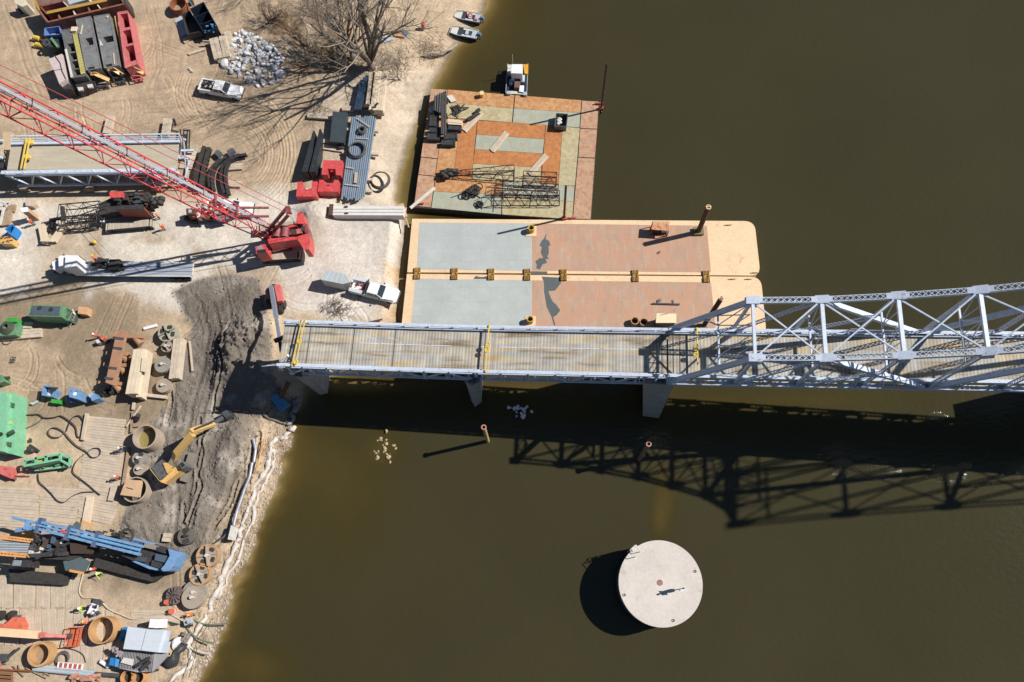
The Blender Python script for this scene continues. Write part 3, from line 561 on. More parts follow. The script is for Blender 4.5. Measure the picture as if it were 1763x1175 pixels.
for t_, k in ((TS, 1), (TN, -1)): m.beam(EP(.47, t_+.3*k), EP(.62, t_+1.6*k), .14, .14)
TB.part('portal_frame', m, BRIDGE)
# ---- piers
def loft(mb, top, zt, bot, zb): return mb.prism([p[:2] for p in bot], zb, zt, [p[:2] for p in top])
def bpoly(l): return [BP(s, t, 0).xy for s, t in l]
def pier(label, top, zt, bot, zb, capz=.6):
    th = Thing('bridge_pier', label, 'pier', (*bpoly(bot)[0], zb)); m = MB()
    a = np.array([tuple(p) for p in bpoly(top)]); c_ = np.array([tuple(p) for p in bpoly(bot)])
    n = len(a)
    if (sum(c_[i][0]*c_[(i+1) % n][1]-c_[(i+1) % n][0]*c_[i][1] for i in range(n))) < 0: a = a[::-1]; c_ = c_[::-1]
    m.prism([tuple(p) for p in c_], zb, zt, [tuple(p) for p in a]); th.part('shaft', m, DCONC)
    cc = a.mean(0); cap = [tuple(cc+(p-cc)*1.06) for p in a]; m = MB(); m.prism(cap, zt, zt+capz); th.part('cap', m, DCONC)
    for t_ in (.4, 6.5): m = MB(); q = BP(np.mean([s for s, _ in top]), t_, 0); m.box((q.x, q.y, zt+capz+.2), (1, .8, .4), TH); th.part('bearing_block', m, STEEL)
    return th
pier('narrow pointed concrete pier under the joint of the two approach spans', [(-34, .4), (-33, -.2), (-32, .4), (-32, 6.6), (-33, 7.2), (-34, 6.6)], 11.2, [(-34.1, .4), (-33.6, -.4), (-32.7, .4), (-32.7, 6.6), (-33.6, 7.4), (-34.1, 6.6)], -1)
pier('wide stained concrete pier carrying the first end of the blue truss', [(-10.7, .1), (-7., .1), (-7., 6.8), (-10.7, 6.8)], 14.6, [(-9.1, -.7), (-6.9, -.9), (-6.9, 7.6), (-9.1, 7.6)], -1)
pier('grey wedge shaped concrete abutment pier on the shore under the cut deck end', [(-57.8, .6), (-55.3, .4), (-55.3, 6.6), (-57.8, 6.6)], 10.4, [(-56.3, .2), (-55.2, .5), (-55.2, 6.6), (-56.3, 6.6)], 1.)
NW = P(1640, 697, 0)+Vector((math.cos(R(SUN_AZ)), math.sin(R(SUN_AZ)), 0))*(19.5/math.tan(R(SUN_EL)))
th = Thing('bridge_pier', 'massive concrete river pier under the tall tower of the truss beyond the right edge', 'pier', (NW.x+5, NW.y-7, -1)); m = MB(); m.prism([(NW.x, NW.y), (NW.x, NW.y-9.5), (NW.x+7, NW.y-9.5), (NW.x+7, NW.y)], -1, 19.5); th.part('shaft', m, DCONC)
# ---- yellow cable beams across the deck
def ybeam(label, s, tilt, discs, thick=.09, base=None, w=6.3):
    th = Thing('spreader_beam', label, 'lifting beam', BP(s, 3.4, dz(s)), group='yellow lifting beams across the decks')
    m = MB(); z = dz(s)+1.05
    for k in (0, .42) if thick < .1 else (0,): m.beam(BP(s+k, .3, z), BP(s+k+tilt, 6.7, z), thick, .16)
    for t_ in (.5, 6.4): m.beam(BP(s+.2, t_, dz(s)+.9), BP(s+.2, t_, z-.1), .3, .3)
    th.part('beam', m, YEL)
    for ds, t_ in discs:
        m = MB(); c = BP(s+ds, t_, z+.12); m.torus((c.x, c.y, c.z), .26, .09, 18, 6); m.disc((c.x, c.y), .12, c.z-.12, c.z+.03, 14); th.part('sheave', m, YEL)
ybeam('twin yellow beam across the cut western end of the deck', -56.2, .5, [(.55, 3.6), (.5, .75)])
ybeam('single yellow beam across the deck above the narrow pier', -31, .1, [(.1, 3.9), (.0, 3.2)], .14)
ybeam('pale yellow beam across the deck inside the end posts of the truss', -4.6, .0, [(-.3, 3.9), (-.25, 3.1)], .14)
# ---------------- river craft and barges
def zf(ox, oy, sc): return lambda *pts: [(ox+x/sc, oy+y/sc) for x, y in pts]
Z1 = zf(690, 90, 3.917); Z2 = zf(680, 340, 5.339); Z3 = zf(1000, 340, 4.897)
def shrink(pts, d):
    c = sum((Vector(p) for p in pts), Vector((0, 0)))/len(pts); return [Vector(p)+(c-Vector(p)).normalized()*d for p in pts]
def deckmat(n, c, rust, rc=C(196, 128, 84), var=.2): return mat(n, c, .8, .05, var=var, scale=.9, rust=rust, rustcol=rc, fine=.14)
DP = deckmat('pinkish_worn_deck', C(204, 164, 134), .4, C(184, 138, 104)); DO = deckmat('orange_rusted_deck', C(206, 136, 80), .45, C(184, 120, 74)); DT = deckmat('teal_worn_deck', C(178, 184, 166), .3, C(194, 164, 130), .14)
DY = deckmat('yellow_green_worn_deck', C(198, 188, 150), .35, C(190, 160, 116)); DC_ = deckmat('mixed_rust_deck', C(212, 164, 116), .5, C(196, 134, 84))
BG = Thing('sectional_barge', 'square barge bolted from many rusty orange and green deck sections', 'barge', P(870, 270, 0))
hull = q4([(742.5, 153), (1032, 175), (1018, 379), (711.5, 357)], 1.5)
m = MB(); m.prism([tuple(p) for p in hull], -.5, 1.4); BG.part('hull', m, DSTEEL)
SEC = [([(205, 245), (316, 252), (247, 720), (135, 708)], DP), ([(135, 708), (247, 720), (232, 838), (117, 826)], DP), ([(117, 826), (232, 838), (203, 1050), (88, 1038)], DP),
       ([(316, 252), (770, 290), (760, 380), (302, 340)], DC_), ([(770, 290), (1222, 325), (1215, 410), (760, 380)], DC_), ([(1222, 325), (1337, 332), (1325, 520), (1208, 515)], DP), ([(1208, 515), (1325, 520), (1310, 715), (1196, 710)], DP),
       ([(1196, 710), (1310, 715), (1280, 1130), (1160, 1128)], DP), ([(302, 340), (760, 380), (752, 475), (289, 440)], DY), ([(760, 380), (1215, 410), (1208, 510), (752, 475)], DT), ([(289, 440), (403, 450), (355, 848), (232, 838)], DC_),
       ([(403, 450), (515, 460), (478, 860), (355, 848)], DO), ([(515, 460), (978, 490), (972, 588), (508, 555)], DO), ([(508, 555), (972, 588), (960, 685), (497, 655)], DT), ([(497, 655), (960, 685), (952, 780), (485, 752)], DO), ([(485, 752), (952, 780), (945, 890), (478, 860)], DY),
       ([(978, 490), (1092, 500), (1062, 900), (945, 890)], DO), ([(1092, 500), (1208, 510), (1175, 905), (1062, 900)], DY), ([(232, 838), (690, 870), (683, 962), (220, 940)], DC_), ([(690, 870), (1175, 905), (1168, 1010), (683, 962)], DT), ([(220, 940), (683, 962), (680, 1095), (203, 1050)], DT), ([(683, 962), (1168, 1010), (1160, 1128), (680, 1095)], DY)]
for pts, mm_ in SEC:
    m = MB(); m.prism([tuple(p) for p in shrink(q4(Z1(*pts), 1.5), .09)], 1.3, 1.5); BG.part('deck_section', m, mm_)
for px in ((703+20, 352), (984, 377), (1031, 180)):
    m = MB(); c = P(*px, 1.5); m.beam(c+Vector((-.7, 0, .3)), c+Vector((.7, 0, .3)), .2, .2); m.beam(c, c+Vector((0, 0, .3)), .3, .3); BG.part('cleat', m, mat('cleat_red', C(190, 90, 70)))
# timber boards lying on the sectional barge
def plank(name, label, cat, a, b, w, z, th=.15, m_=None, group=None, nb=3):
    m = MB(); A = P(*a, z); B = P(*b, z); d = (B-A).xy.normalized(); n = Vector((-d.y, d.x)); ww = w/nb
    for k in range(nb):
        o = n*((k-(nb-1)/2)*ww); e = random.Random(k*7+int(a[0])).uniform(-.08, .08)
        m.beam((A.x+o.x+d.x*e, A.y+o.y+d.y*e, z-th/2), (B.x+o.x+d.x*e, B.y+o.y+d.y*e, z-th/2), ww*.93, th)
    return solo(name, label, cat, m, m_ or WOOD, group)
plank('timber_board', 'grey timber board lying on the green strip in the middle of the rusty barge', 'board', (873, 228), (847, 260), 1., 1.7)
plank('timber_board', 'grey timber board on the rusty barge just above the steel lattice sections', 'board', (941, 267), (912, 300), 1., 1.7)
plank('timber_board', 'pale board with dark gear on it beside the black bins on the rusty barge', 'board', (829, 193), (799, 225), 1.1, 1.7)
plank('gangway_plank', 'silver gangway plank bridging the corner of the rusty barge to the shore slab', 'gangway', (749, 323), (707, 358), .55, 2.2, .1, OFFW, nb=1)
th = Thing('winch', 'dark winch gear sitting on a pale board on the rusty barge', 'winch', P(816, 203, 1.7)); m = MB()
for k, (x, y) in enumerate([(808, 205), (815, 201), (821, 197), (823, 191)]): c = P(x, y, 1.9); m.cyl((c.x-.3, c.y-.2, 2), (c.x+.3, c.y+.2, 2), .28, n=10)
th.part('drums', m, BLACK); m = MB(); c = P(816, 201, 1.75); m.box((c.x, c.y, 1.78), (2.2, .6, .12), .7); th.part('frame', m, DSTEEL)
BINM = mat('charcoal_bin', C(62, 72, 84), .6, var=.2)
for pts, lb in (([(200, 425), (258, 428), (248, 500), (190, 495)], 'brown grey tray topmost of the black bins on the rusty barge'), ([(325, 490), (410, 492), (405, 525), (318, 520)], 'black bin directly below the beige crate on the rusty barge'),
                ([(195, 508), (272, 505), (275, 540), (192, 536)], 'black bin left of the pole bundle below the brown tray'), ([(182, 545), (268, 542), (262, 590), (178, 585)], 'lowest left black bin beside the pole bundle on the rusty barge'),
                ([(292, 545), (380, 540), (380, 580), (290, 585)], 'black bin right of the foot of the pole bundle'), ([(278, 592), (365, 585), (365, 625), (275, 622)], 'black bin lowest of the cluster on the rusty barge')):
    th = Thing('steel_bin', lb, 'bin', (*q4(Z1(pts[0]), 2.4)[0], 1.5), group='dark bins on the rusty barge'); q = [tuple(p) for p in q4(Z1(*pts), 2.4)]
    m = MB(); m.openbox(q, 1.5, 2.4, .1); th.part('body', m, BINM); m = MB(); m.prism([tuple(p) for p in shrink([Vector(p) for p in q], .15)], 1.6, 2.28); th.part('load', m, DSTEEL)
th = Thing('wooden_crate', 'beige plywood crate beside the pole bundle on the rusty barge', 'crate', (*q4(Z1((320, 455)), 2.2)[0], 1.5)); m = MB(); m.prism([tuple(p) for p in q4(Z1((318, 452), (415, 465), (412, 494), (318, 488)), 2.4)], 1.5, 2.5); th.part('box', m, PLY); m = MB(); a, c = P(*Z1((320, 470))[0], 2.53), P(*Z1((412, 480))[0], 2.53); m.beam(a, c, .12, .06); th.part('batten', m, WOOD)
for k, (a, c, lb, r) in enumerate([((290, 270), (288, 560), 'long dark steel pole bundle standing across the black bins on the rusty barge', .16), ((250, 290), (245, 405), 'shorter black pole bundle at the corner of the rusty barge', .2)]):
    A = P(*Z1(a)[0], 2.9); B = P(*Z1(c)[0], 2.9); m = MB()
    for j in (-1, 0, 1): m.cyl(A+Vector((j*r*1.9, j*.2, 0)), B+Vector((j*r*1.9, -j*.2, 0)), r, n=8)
    for t_ in (.15, .5, .85): c_ = A.lerp(B, t_); m.box((c_.x, c_.y, 2.2), (1.1, .3, 1.3))
    solo('pole_bundle', lb, 'poles', m, DSTEEL)
m = MB(); q = q4(Z1((185, 385), (235, 345), (255, 370), (200, 410)), 1.6); m.prism([tuple(p) for p in q], 1.5, 1.62); solo('steel_sheet', 'pale plate lying under the poles at the corner of the rusty barge', 'sheet', m, OFFW)
m = MB(); q = q4(Z1((310, 300), (345, 290), (378, 330), (340, 340)), 1.7); m.prism([tuple(p) for p in q], 1.5, 1.8); solo('tool_box', 'white toolbox right of the tall poles on the rusty barge', 'box', m, OFFW)
m = MB()
for (a, c) in (((350, 370), (460, 375)), ((380, 350), (400, 410)), ((330, 420), (450, 380)), ((340, 360), (390, 440)), ((370, 430), (430, 350))): m.beam(P(*Z1(a)[0], 1.75), P(*Z1(c)[0], 1.75), .12, .14)
m.prism([tuple(p) for p in q4(Z1((345, 370), (395, 355), (410, 400), (355, 430)), 1.6)], 1.5, 1.7); solo('scrap_rack', 'tangle of dark steel bars beside the pole bundle on the rusty barge', 'scrap metal', m, DSTEEL)
# skip bin
th = Thing('skip_bin', 'open grey skip with white sacks inside on the green barge section', 'skip', P(964, 209, 1.5)); q = [tuple(p) for p in q4(Z1((1048, 412), (1128, 416), (1117, 505), (1036, 500)), 2.7)]
m = MB(); m.openbox(q, 1.5, 2.7, .12); th.part('body', m, STEEL); m = MB()
for k in range(7): c = P(*Z1((1062+k % 3*7, 440+k*7))[0], 1.9); m.ball((c.x, c.y, 1.9), (.3, .3, .2), 8, 5)
th.part('sacks', m, OFFW)
th = Thing('bucket', 'small yellow bucket on the top edge of the rusty barge', 'bucket', P(830, 166, 1.5)); c = P(830, 166, 1.5); m = MB(); m.cyl(c, c+Vector((0, 0, .9)), .36, .42, 14); th.part('tub', m, YEL); m = MB(); m.disc(c.xy, .36, 2.38, 2.42, 14); th.part('lid', m, PLY)
# spuds
def spud(label, base, h, r, mt, collar=None, cm=RUST, leanpx=None):
    z0 = 1.5; b_ = P(*base, z0); th = Thing('spud_pile', label, 'spud pile', b_); top = b_+Vector((0, 0, h))
    if leanpx: top = P(*leanpx, z0+h)
    m = MB(); m.cyl(b_+Vector((0, 0, -1.2)), top, r, n=16, cap=False); m.cyl(b_.lerp(top, .97), top+Vector((0, 0, .02)), r*.86, n=16); th.part('tube', m, mt)
    m = MB(); m.ring(top.xy, r*1.02, r*.7, top.z-.03, top.z+.08, 16); m.beam(top+Vector((-r, 0, .1)), top+Vector((r, 0, .1)), .1, .1); th.part('top_ring', m, cm)
    m = MB(); m.prism([tuple(b_.xy+Vector(v)) for v in ((-r*2, -r*1.6), (r*2, -r*1.6), (r*2, r*1.6), (-r*2, r*1.6))], z0, z0+.5); th.part('pocket', m, collar or CREAM)
spud('brown steel spud tube standing near the upper right bow of the yellow barge', (1202, 400), 8., .38, BRUST, mat('olive_pocket', C(130, 120, 70)), CREAM)
spud('leaning brown spud tube half hidden behind the blue bridge end post', (1208, 566), 7.2, .36, BRUST, mat('olive_pocket', C(130, 120, 70)), CREAM, (1242, 514))
spud('tall thin dark spud pole at the upper right corner of the rusty barge', (1035, 188), 11.3, .16, mat('maroon_steel', C(78, 44, 46)), mat('cleat_red', C(190, 90, 70)), DSTEEL)
spud('thin dark spud pole between the rusty barge and the yellow barge', (971, 377), 10., .17, mat('maroon_steel', C(78, 44, 46)), mat('cleat_red', C(190, 90, 70)), DSTEEL)
# lattice boom sections on the barge
LM = mat('dark_boom_steel', C(74, 50, 48), .6, .2, var=.3)
def lat(label, pts, w, h, z, rc=.07, rb=.035, w2=None, h2=None, m_=LM, group='lattice boom sections on the rusty barge', panel=1.1, name='lattice_section'):
    (a, c) = pts; m = MB(); m.lattice(P(*a, z), P(*c, z), w, h, panel, rc, rb, w2=w2, h2=h2); return solo(name, label, 'lattice section', m, m_, group)
lat('tapered dark lattice boom tip pointing left on the rusty barge', (Z1((380, 815))[0], Z1((765, 815))[0]), .5, .5, 2.5, w2=1.9, h2=1.7)
lat('short dark lattice section at the right above the long pair on the barge', (Z1((825, 850))[0], Z1((1050, 860))[0]), 1.7, 1.4, 2.3)
lat('dark lattice section in the middle of the stack on the rusty barge', (Z1((640, 905))[0], Z1((1060, 935))[0]), 1.5, 1.4, 2.4)
lat('lowest long dark lattice section lying on the green barge deck', (Z1((610, 985))[0], Z1((1070, 985))[0]), 1.8, 1.5, 2.3)
for (a, c) in (((560, 955), (610, 930)), ((560, 965), (615, 1010)), ((700, 880), (690, 1030)), ((860, 870), (840, 960)), ((955, 880), (940, 1000)), ((1000, 900), (985, 960))): m = MB(); m.beam(P(*Z1(a)[0], 3.15), P(*Z1(c)[0], 3.15), .08, .08); solo('steel_strut', 'loose pale strut laid over the lattice sections on the barge', 'strut', m, STEEL, 'loose struts over the lattice sections')
th = Thing('sheave_unit', 'black sheave head at the narrow end of the lattice tip on the rusty barge', 'boom head', P(772, 300, 1.5)); m = MB()
for k, (x, y) in enumerate([(285, 830), (300, 815), (325, 805), (350, 808), (300, 845), (330, 830)]): c = P(*Z1((x, y))[0], 2.2); m.cyl((c.x, c.y-.25, 2.3), (c.x, c.y+.25, 2.3), .55, n=12)
th.part('sheaves', m, BLACK); m = MB(); m.prism([tuple(p) for p in q4(Z1((262, 800), (385, 788), (385, 825), (265, 850)), 2)], 1.5, 2.2); th.part('housing', m, DSTEEL)
th = Thing('cable_heap', 'heap of black chain and cable on the teal barge deck', 'cable heap', P(812, 330, 1.5)); m = MB(); rr = random.Random(4)
for k in range(26): c = P(*Z1((rr.gauss(480, 24), rr.gauss(945, 18)))[0], 1.6); m.torus((c.x, c.y, 1.65+rr.random()*.6), rr.uniform(.25, .6), .09, 12, 5)
th.part('coils', m, BLACK); m = MB(); m.tube([P(*Z1(p)[0], 1.6) for p in ((340, 980), (400, 960), (470, 940), (540, 985), (560, 970))], .06); th.part('loose_end', m, BLACK)
m = MB(); rr = random.Random(5)
for k in range(8): c = P(*Z1((rr.gauss(535, 9), rr.gauss(1032, 7)))[0], 1.6); m.torus((c.x, c.y, 1.62+rr.random()*.4), rr.uniform(.2, .35), .09, 12, 5)
solo('cable_heap', 'small black cable coil at the lower edge of the teal barge deck', 'cable heap', m, BLACK)
# ---- twin yellow deck barges
GREYD = mat('grey_nonslip_deck', C(190, 195, 192), .9, plates=(2.9, 2.2), var=.12, scale=.3, fine=.04); BROWND = mat('brown_worn_deck', C(194, 164, 142), .8, var=.18, scale=.6, rust=.5, rustcol=C(204, 156, 126), plates=(3.6, 4.9), streak=(1.9, .5, 1), fine=.12)
STAIN = mat('dark_grey_paint_stain', C(96, 102, 102), .8, var=.1)
def round_rect(q, r, which):
    out = []; n = len(q)
    for i, p in enumerate(q):
        p = Vector(p); a = (Vector(q[i-1])-p).normalized(); c = (Vector(q[(i+1) % n])-p).normalized()
        if i in which:
            for k in range(7): t_ = k/6; out.append(tuple((p+a*r)*(1-t_)**2+p*2*t_*(1-t_)+(p+c*r)*t_**2))
        else: out.append(tuple(p))
    return out
bars = [('upper of the two long cream deck barges with grey and brown decking', [(709.5, 377), (1299, 381), (1309.5, 475), (701, 469)], [(722, 383.5), (915.5, 385), (915.5, 466.5), (717.5, 464.5)], [(916, 385), (1217, 389), (1224, 469.5), (916, 466.5)]),
        ('lower of the two long cream deck barges partly under the bridge', [(700.5, 472), (1310, 477), (1320, 578), (690, 574)], [(715.5, 480), (915.5, 483), (915, 572), (707, 571)], [(916, 483), (1224, 486.5), (1233, 574), (915.6, 572)])]
for i, (lb, q, g1, b1_) in enumerate(bars):
    th = Thing('deck_barge', lb, 'barge', P((q[0][0]+q[2][0])/2, (q[0][1]+q[2][1])/2, 0), group='pair of cream deck barges')
    m = MB(); m.prism(round_rect([tuple(p) for p in q4(q, 1.5)], 1.6, (1, 2)), -.6, 1.5); th.part('hull', m, CREAM)
    m = MB(); m.prism([tuple(p) for p in q4(g1, 1.5)], 1.45, 1.515); th.part('grey_decking', m, GREYD); m = MB(); m.prism([tuple(p) for p in q4(b1_, 1.5)], 1.45, 1.512); th.part('brown_decking', m, BROWND)
    for x in ((1255, 1300) if i == 0 else (1290, 1262)):
        m = MB(); c = P(x, 388 if x < 1290 and i == 0 else 470 if i == 0 else 481, 1.5); m.beam(c+Vector((-.5, 0, .25)), c+Vector((.5, 0, .25)), .12, .14); m.beam(c, c+Vector((0, 0, .25)), .2, .2); th.part('cleat', m, CREAM)
    if i == 0: st = [[(1395, 325), (1385, 385), (1415, 400), (1430, 440), (1412, 450), (1415, 510), (1400, 545), (1415, 565), (1385, 570), (1398, 605), (1360, 615), (1330, 665), (1295, 650), (1305, 625), (1290, 590), (1330, 560), (1365, 560), (1340, 510), (1350, 460), (1330, 440), (1350, 400), (1370, 380)], [(1245, 680), (1400, 682), (1400, 705), (1245, 710)]]
    else: st = [[(1350, 730), (1525, 740), (1525, 790), (1470, 860), (1410, 862), (1430, 920), (1450, 960), (1480, 985), (1520, 1040), (1480, 1090), (1455, 1100), (1475, 1175), (1462, 1180), (1440, 1100), (1395, 1010), (1372, 870), (1370, 780)], [(725, 745), (745, 722), (758, 728), (800, 735), (845, 725), (845, 752), (725, 752)]]
    for s_ in st: m = MB(); m.prism([tuple(p) for p in q4(Z2(*s_), 1.5)], 1.505, 1.522); th.part('paint_stain', m, STAIN)
m = MB()
for k, x in enumerate((719, 783, 846, 908, 970.5, 1094, 1216)):
    m = MB(); c = P(x, 471.5+(x-719)*.011, 1.5)
    for j in (-2, -1, 0, 1, 2):
        for sg in (-1, 1): m.beam((c.x+j*.2, c.y+sg*.2, 1.68), (c.x+j*.2, c.y+sg*.95, 1.68), .09, .3)
    m.box((c.x, c.y, 1.62), (.9, .5, .18)); m.cyl((c.x+.35, c.y, 1.6), (c.x+.35, c.y, 1.9), .16, n=8)
    lbs = ['first hinge coupler at the shore end of the barge seam', 'second hinge coupler from the shore along the barge seam', 'third hinge coupler along the barge seam between the grey decks', 'hinge coupler where grey and brown decking meet at the seam', 'hinge coupler just right of the dark paint stain on the seam', 'hinge coupler midway along the brown decking seam', 'last hinge coupler of the seam beside the cream bow']
    solo('barge_coupler', lbs[k], 'coupler', m, mat('coupler_ochre', C(196, 150, 74), .6, var=.3, isl=.3), 'couplers along the seam of the cream barges')
def mooring(label, px):
    c = P(*px, 1.5); th = Thing('mooring_well', label, 'mooring post', c, group='yellow posts on the cream barges'); m = MB(); m.prism([(c.x-.9, c.y-.95), (c.x+.75, c.y-1), (c.x+.8, c.y+.8), (c.x-.7, c.y+.85)], 1.5, 1.6); th.part('base_plate', m, CREAM)
    m = MB(); m.ring(c.xy, .5, .38, 1.6, 2.7, 20); th.part('post', m, mat('ochre_post', C(212, 176, 84))); m = MB(); m.disc(c.xy, .38, 1.6, 1.7, 20); th.part('well', m, BLACK)
mooring('round yellow well post on the upper barge between grey and brown decks', (915, 398)); mooring('round yellow well post on the lower barge next to the bridge rail', (913, 554))
th = Thing('generator_unit', 'rusty roofed generator frame on the brown deck of the upper barge', 'generator', P(1136, 402, 1.5)); q = [tuple(p) for p in q4(Z3((608, 202), (742, 205), (740, 282), (600, 272)), 3.4)]
m = MB(); m.prism(q, 3.3, 3.4); th.part('roof', m, deckmat('rusty_cream_roof', C(218, 172, 130), .4, C(200, 110, 80))); m = MB()
for p in q: m.beam((p[0], p[1], 1.5), (p[0], p[1], 3.3), .12, .12)
for i in range(4): a, c = q[i], q[(i+1) % 4]; m.beam((*a, 1.6), (*c, 1.6), .12, .12)
th.part('frame', m, RUST); m = MB(); c_ = np.mean(np.array(q), 0); m.box((c_[0]-.5, c_[1], 2.1), (.9, .9, 1.2)); m.box((c_[0]+.6, c_[1]-.1, 1.95), (.8, 1., .8)); th.part('engine', m, DSTEEL)
m = MB(); a, c = P(*Z3((605, 895))[0], 1.7), P(*Z3((835, 902))[0], 1.7); m.cyl(a, c, .13, n=8); m.beam(P(*Z3((650, 890))[0], 1.7), P(*Z3((655, 860))[0], 1.7), .1, .1); m.beam(P(*Z3((785, 890))[0], 1.7), P(*Z3((780, 862))[0], 1.7), .1, .1); m.torus(tuple(P(*Z3((665, 868))[0], 1.7)), .2, .05, 10, 5)
solo('spreader_bar', 'thin steel spreader bar lying on the brown deck of the lower barge', 'bar', m, STEEL)
m = MB(); [m.beam(P(*Z3((640+k*9, 478))[0], 1.56), P(*Z3((655+k*9, 455))[0], 1.56), .05, .05) for k in range(3)]; solo('small_grate', 'tiny grate on the brown deck below the spud shadow', 'grate', m, DSTEEL)
th = Thing('deck_shed', 'cream roofed shed on the lower barge against the bridge rail', 'shed', P(1148, 556, 1.5)); q = [tuple(p) for p in q4(Z3((638, 980), (805, 982), (805, 1060), (632, 1060)), 4)]
m = MB(); m.prism([tuple(p) for p in shrink([Vector(p) for p in q], .15)], 1.5, 3.9); th.part('walls', m, DSTEEL); m = MB(); m.prism(q, 3.9, 4.05); th.part('roof', m, mat('cream_roof', C(246, 226, 186), .6, var=.06)); m = MB(); c = P(*Z3((780, 970))[0], 4); m.cyl(c, c+Vector((0, 0, 2)), .04, n=6); th.part('aerial', m, OFFW)
for px, lb in (((1093, 553), 'rust rimmed round tub left of the shed on the lower barge'), ((1108, 555), 'dark mouthed round tub between the other tub and the cream shed')):
    c = P(*px, 2.3); th = Thing('round_tub', lb, 'tub', (c.x, c.y, 1.5), group='tubs beside the cream shed'); m = MB(); m.ring(c.xy, .6, .48, 1.5, 2.5, 20); th.part('wall', m, mat('tan_rust', C(190, 150, 116), .8, var=.3)); m = MB(); m.disc(c.xy, .48, 1.5, 1.6, 20); th.part('floor', m, BLACK)
# boats
def ski(label, bow, stern, w, extras):
    A = P(*bow, .9); B = P(*stern, .9); d = (B-A); Ln = d.length; rz = math.atan2(d.y, d.x); c = (A+B)/2; th = Thing('work_boat', label, 'boat', (c.x, c.y, 0), group='aluminium boats nosed onto the beach', rz=rz, world=False)
    h = Ln/2; m = MB(); out = [(-h, -.35*w), (-h+.25, -.5*w*.8), (-h+1.2, -.5*w), (h-.5, -.5*w), (h-.5, .5*w), (-h+1.2, .5*w), (-h+.25, .5*w*.8), (-h, .35*w)]
    m.prism([(x, y*.78) for x, y in out], -.25, .75, out); th.part('hull', m, mat('dark_navy_hull', C(60, 66, 80)))
    m = MB(); inn = [(x*.96, y*.9) for x, y in out]; m.prism([p for p in inn if p[0] < .3*h]+[], .7, .82); m.prism([(-.2*h, .26*w), (h-.6, .26*w), (h-.6, .45*w), (-.2*h, .45*w)], .7, .9); m.prism([(-.2*h, -.45*w), (h-.6, -.45*w), (h-.6, -.26*w), (-.2*h, -.26*w)], .7, .85); th.part('deck', m, OFFW)
    m = MB(); [m.beam((x1, y1*.98, .95), (x2, y2*.98, .95), .09, .12) for (x1, y1), (x2, y2) in zip(out, out[1:]+out[:1])]; th.part('gunwale', m, GREYP)
    m = MB(); m.box((h-1.1, 0, .8), (.8, w*.85, .25)); m.box((.1*h, 0, .85), (.5, w*.5, .35)); th.part('bench', m, GREYP)
    mo = MB(); mo.box((h-.15, 0, 1.05), (.6, .5, .6), 0, .8); mo.cyl((h-.05, 0, .8), (h-.05, 0, -.3), .1, n=8); th.part('outboard_motor', mo, mat('motor_grey', C(110, 135, 160)))
    if extras:
        m = MB(); m.torus((-.35*h+extras[0], extras[1], .95), .38, .12, 18, 6); th.part('life_ring', m, RED)
        m = MB(); m.box((h-1.2, -.28*w, 1.02), (.6, .35, .15)); th.part('fuel_can', m, RED)
    m = MB(); m.cyl((-h, 0, .7), (-h-1.6, .25, .35), .04, n=5); m.box((-h-1.7, .2, .35), (1.1, .7, .3), .2); th.part('anchor_tray', m, OFFW)
ski('open grey boat with a red life ring nosed on the beach, uppermost of the pair', (783, 24), (832, 33), 1.8, (1., .2)); ski('open grey boat with a bare deck nosed on the beach, lower of the pair', (776, 51), (827, 61), 1.8, None)
th = Thing('push_boat', 'small black hulled push boat with a white cabin roof behind the rusty barge', 'boat', P(891, 138, 0)); q = q4([(874, 112), (909, 112), (907, 164), (871, 162)], 1.2)
m = MB(); m.prism(round_rect([tuple(p) for p in q], .5, (0, 1)), -.4, 1.1); th.part('hull', m, mat('black_hull', C(38, 46, 60)))
for nm, pts, z0, z1, mm_ in (('cabin', [(748, 82), (822, 82), (820, 145), (745, 142)], 1.1, 3.6, WHITE), ('orange_hatch', [(824, 82), (860, 82), (858, 146), (836, 144)], 1.1, 1.8, mat('orange_hatch', C(228, 166, 50))), ('side_locker', [(722, 84), (746, 84), (740, 140), (718, 136)], 1.1, 2., OFFW), ('console', [(772, 150), (812, 152), (806, 185), (768, 182)], 1.1, 2.2, DSTEEL), ('grey_deck_box', [(806, 155), (838, 155), (834, 200), (804, 198)], 1.1, 1.7, GREYP), ('engine_cover', [(768, 195), (806, 198), (800, 240), (765, 238)], 1.1, 2., mat('brown_cover', C(120, 92, 84))), ('winch_base', [(735, 182), (758, 184), (752, 215), (730, 212)], 1.1, 1.6, GREYP), ('white_locker', [(802, 225), (832, 225), (828, 270), (798, 266)], 1.1, 1.6, WHITE), ('push_knee', [(716, 262), (740, 262), (738, 282), (712, 280)], .9, 2., GREYP), ('push_knee', [(828, 268), (852, 268), (850, 290), (826, 288)], .9, 2., GREYP), ('bow_deck', [(742, 262), (824, 268), (822, 286), (740, 280)], 1.1, 1.3, OFFW)):
    m = MB(); m.prism([tuple(p) for p in q4(Z1(*pts), z1)], z0, z1); th.part(nm, m, mm_)
m = MB(); [m.beam((*q[i], 1.5), (*q[(i+1) % 4], 1.5), .08, .08) for i in (1, 3)]; [m.beam((*q[i], 1.1), (*q[i], 1.5), .08, .08) for i in range(4)]; th.part('handrail', m, GREYP); c = P(883, 110, 3); m = MB(); m.cyl((c.x, c.y, 1.2), (c.x, c.y, 5.2), .04, n=6); th.part('mast', m, OFFW)
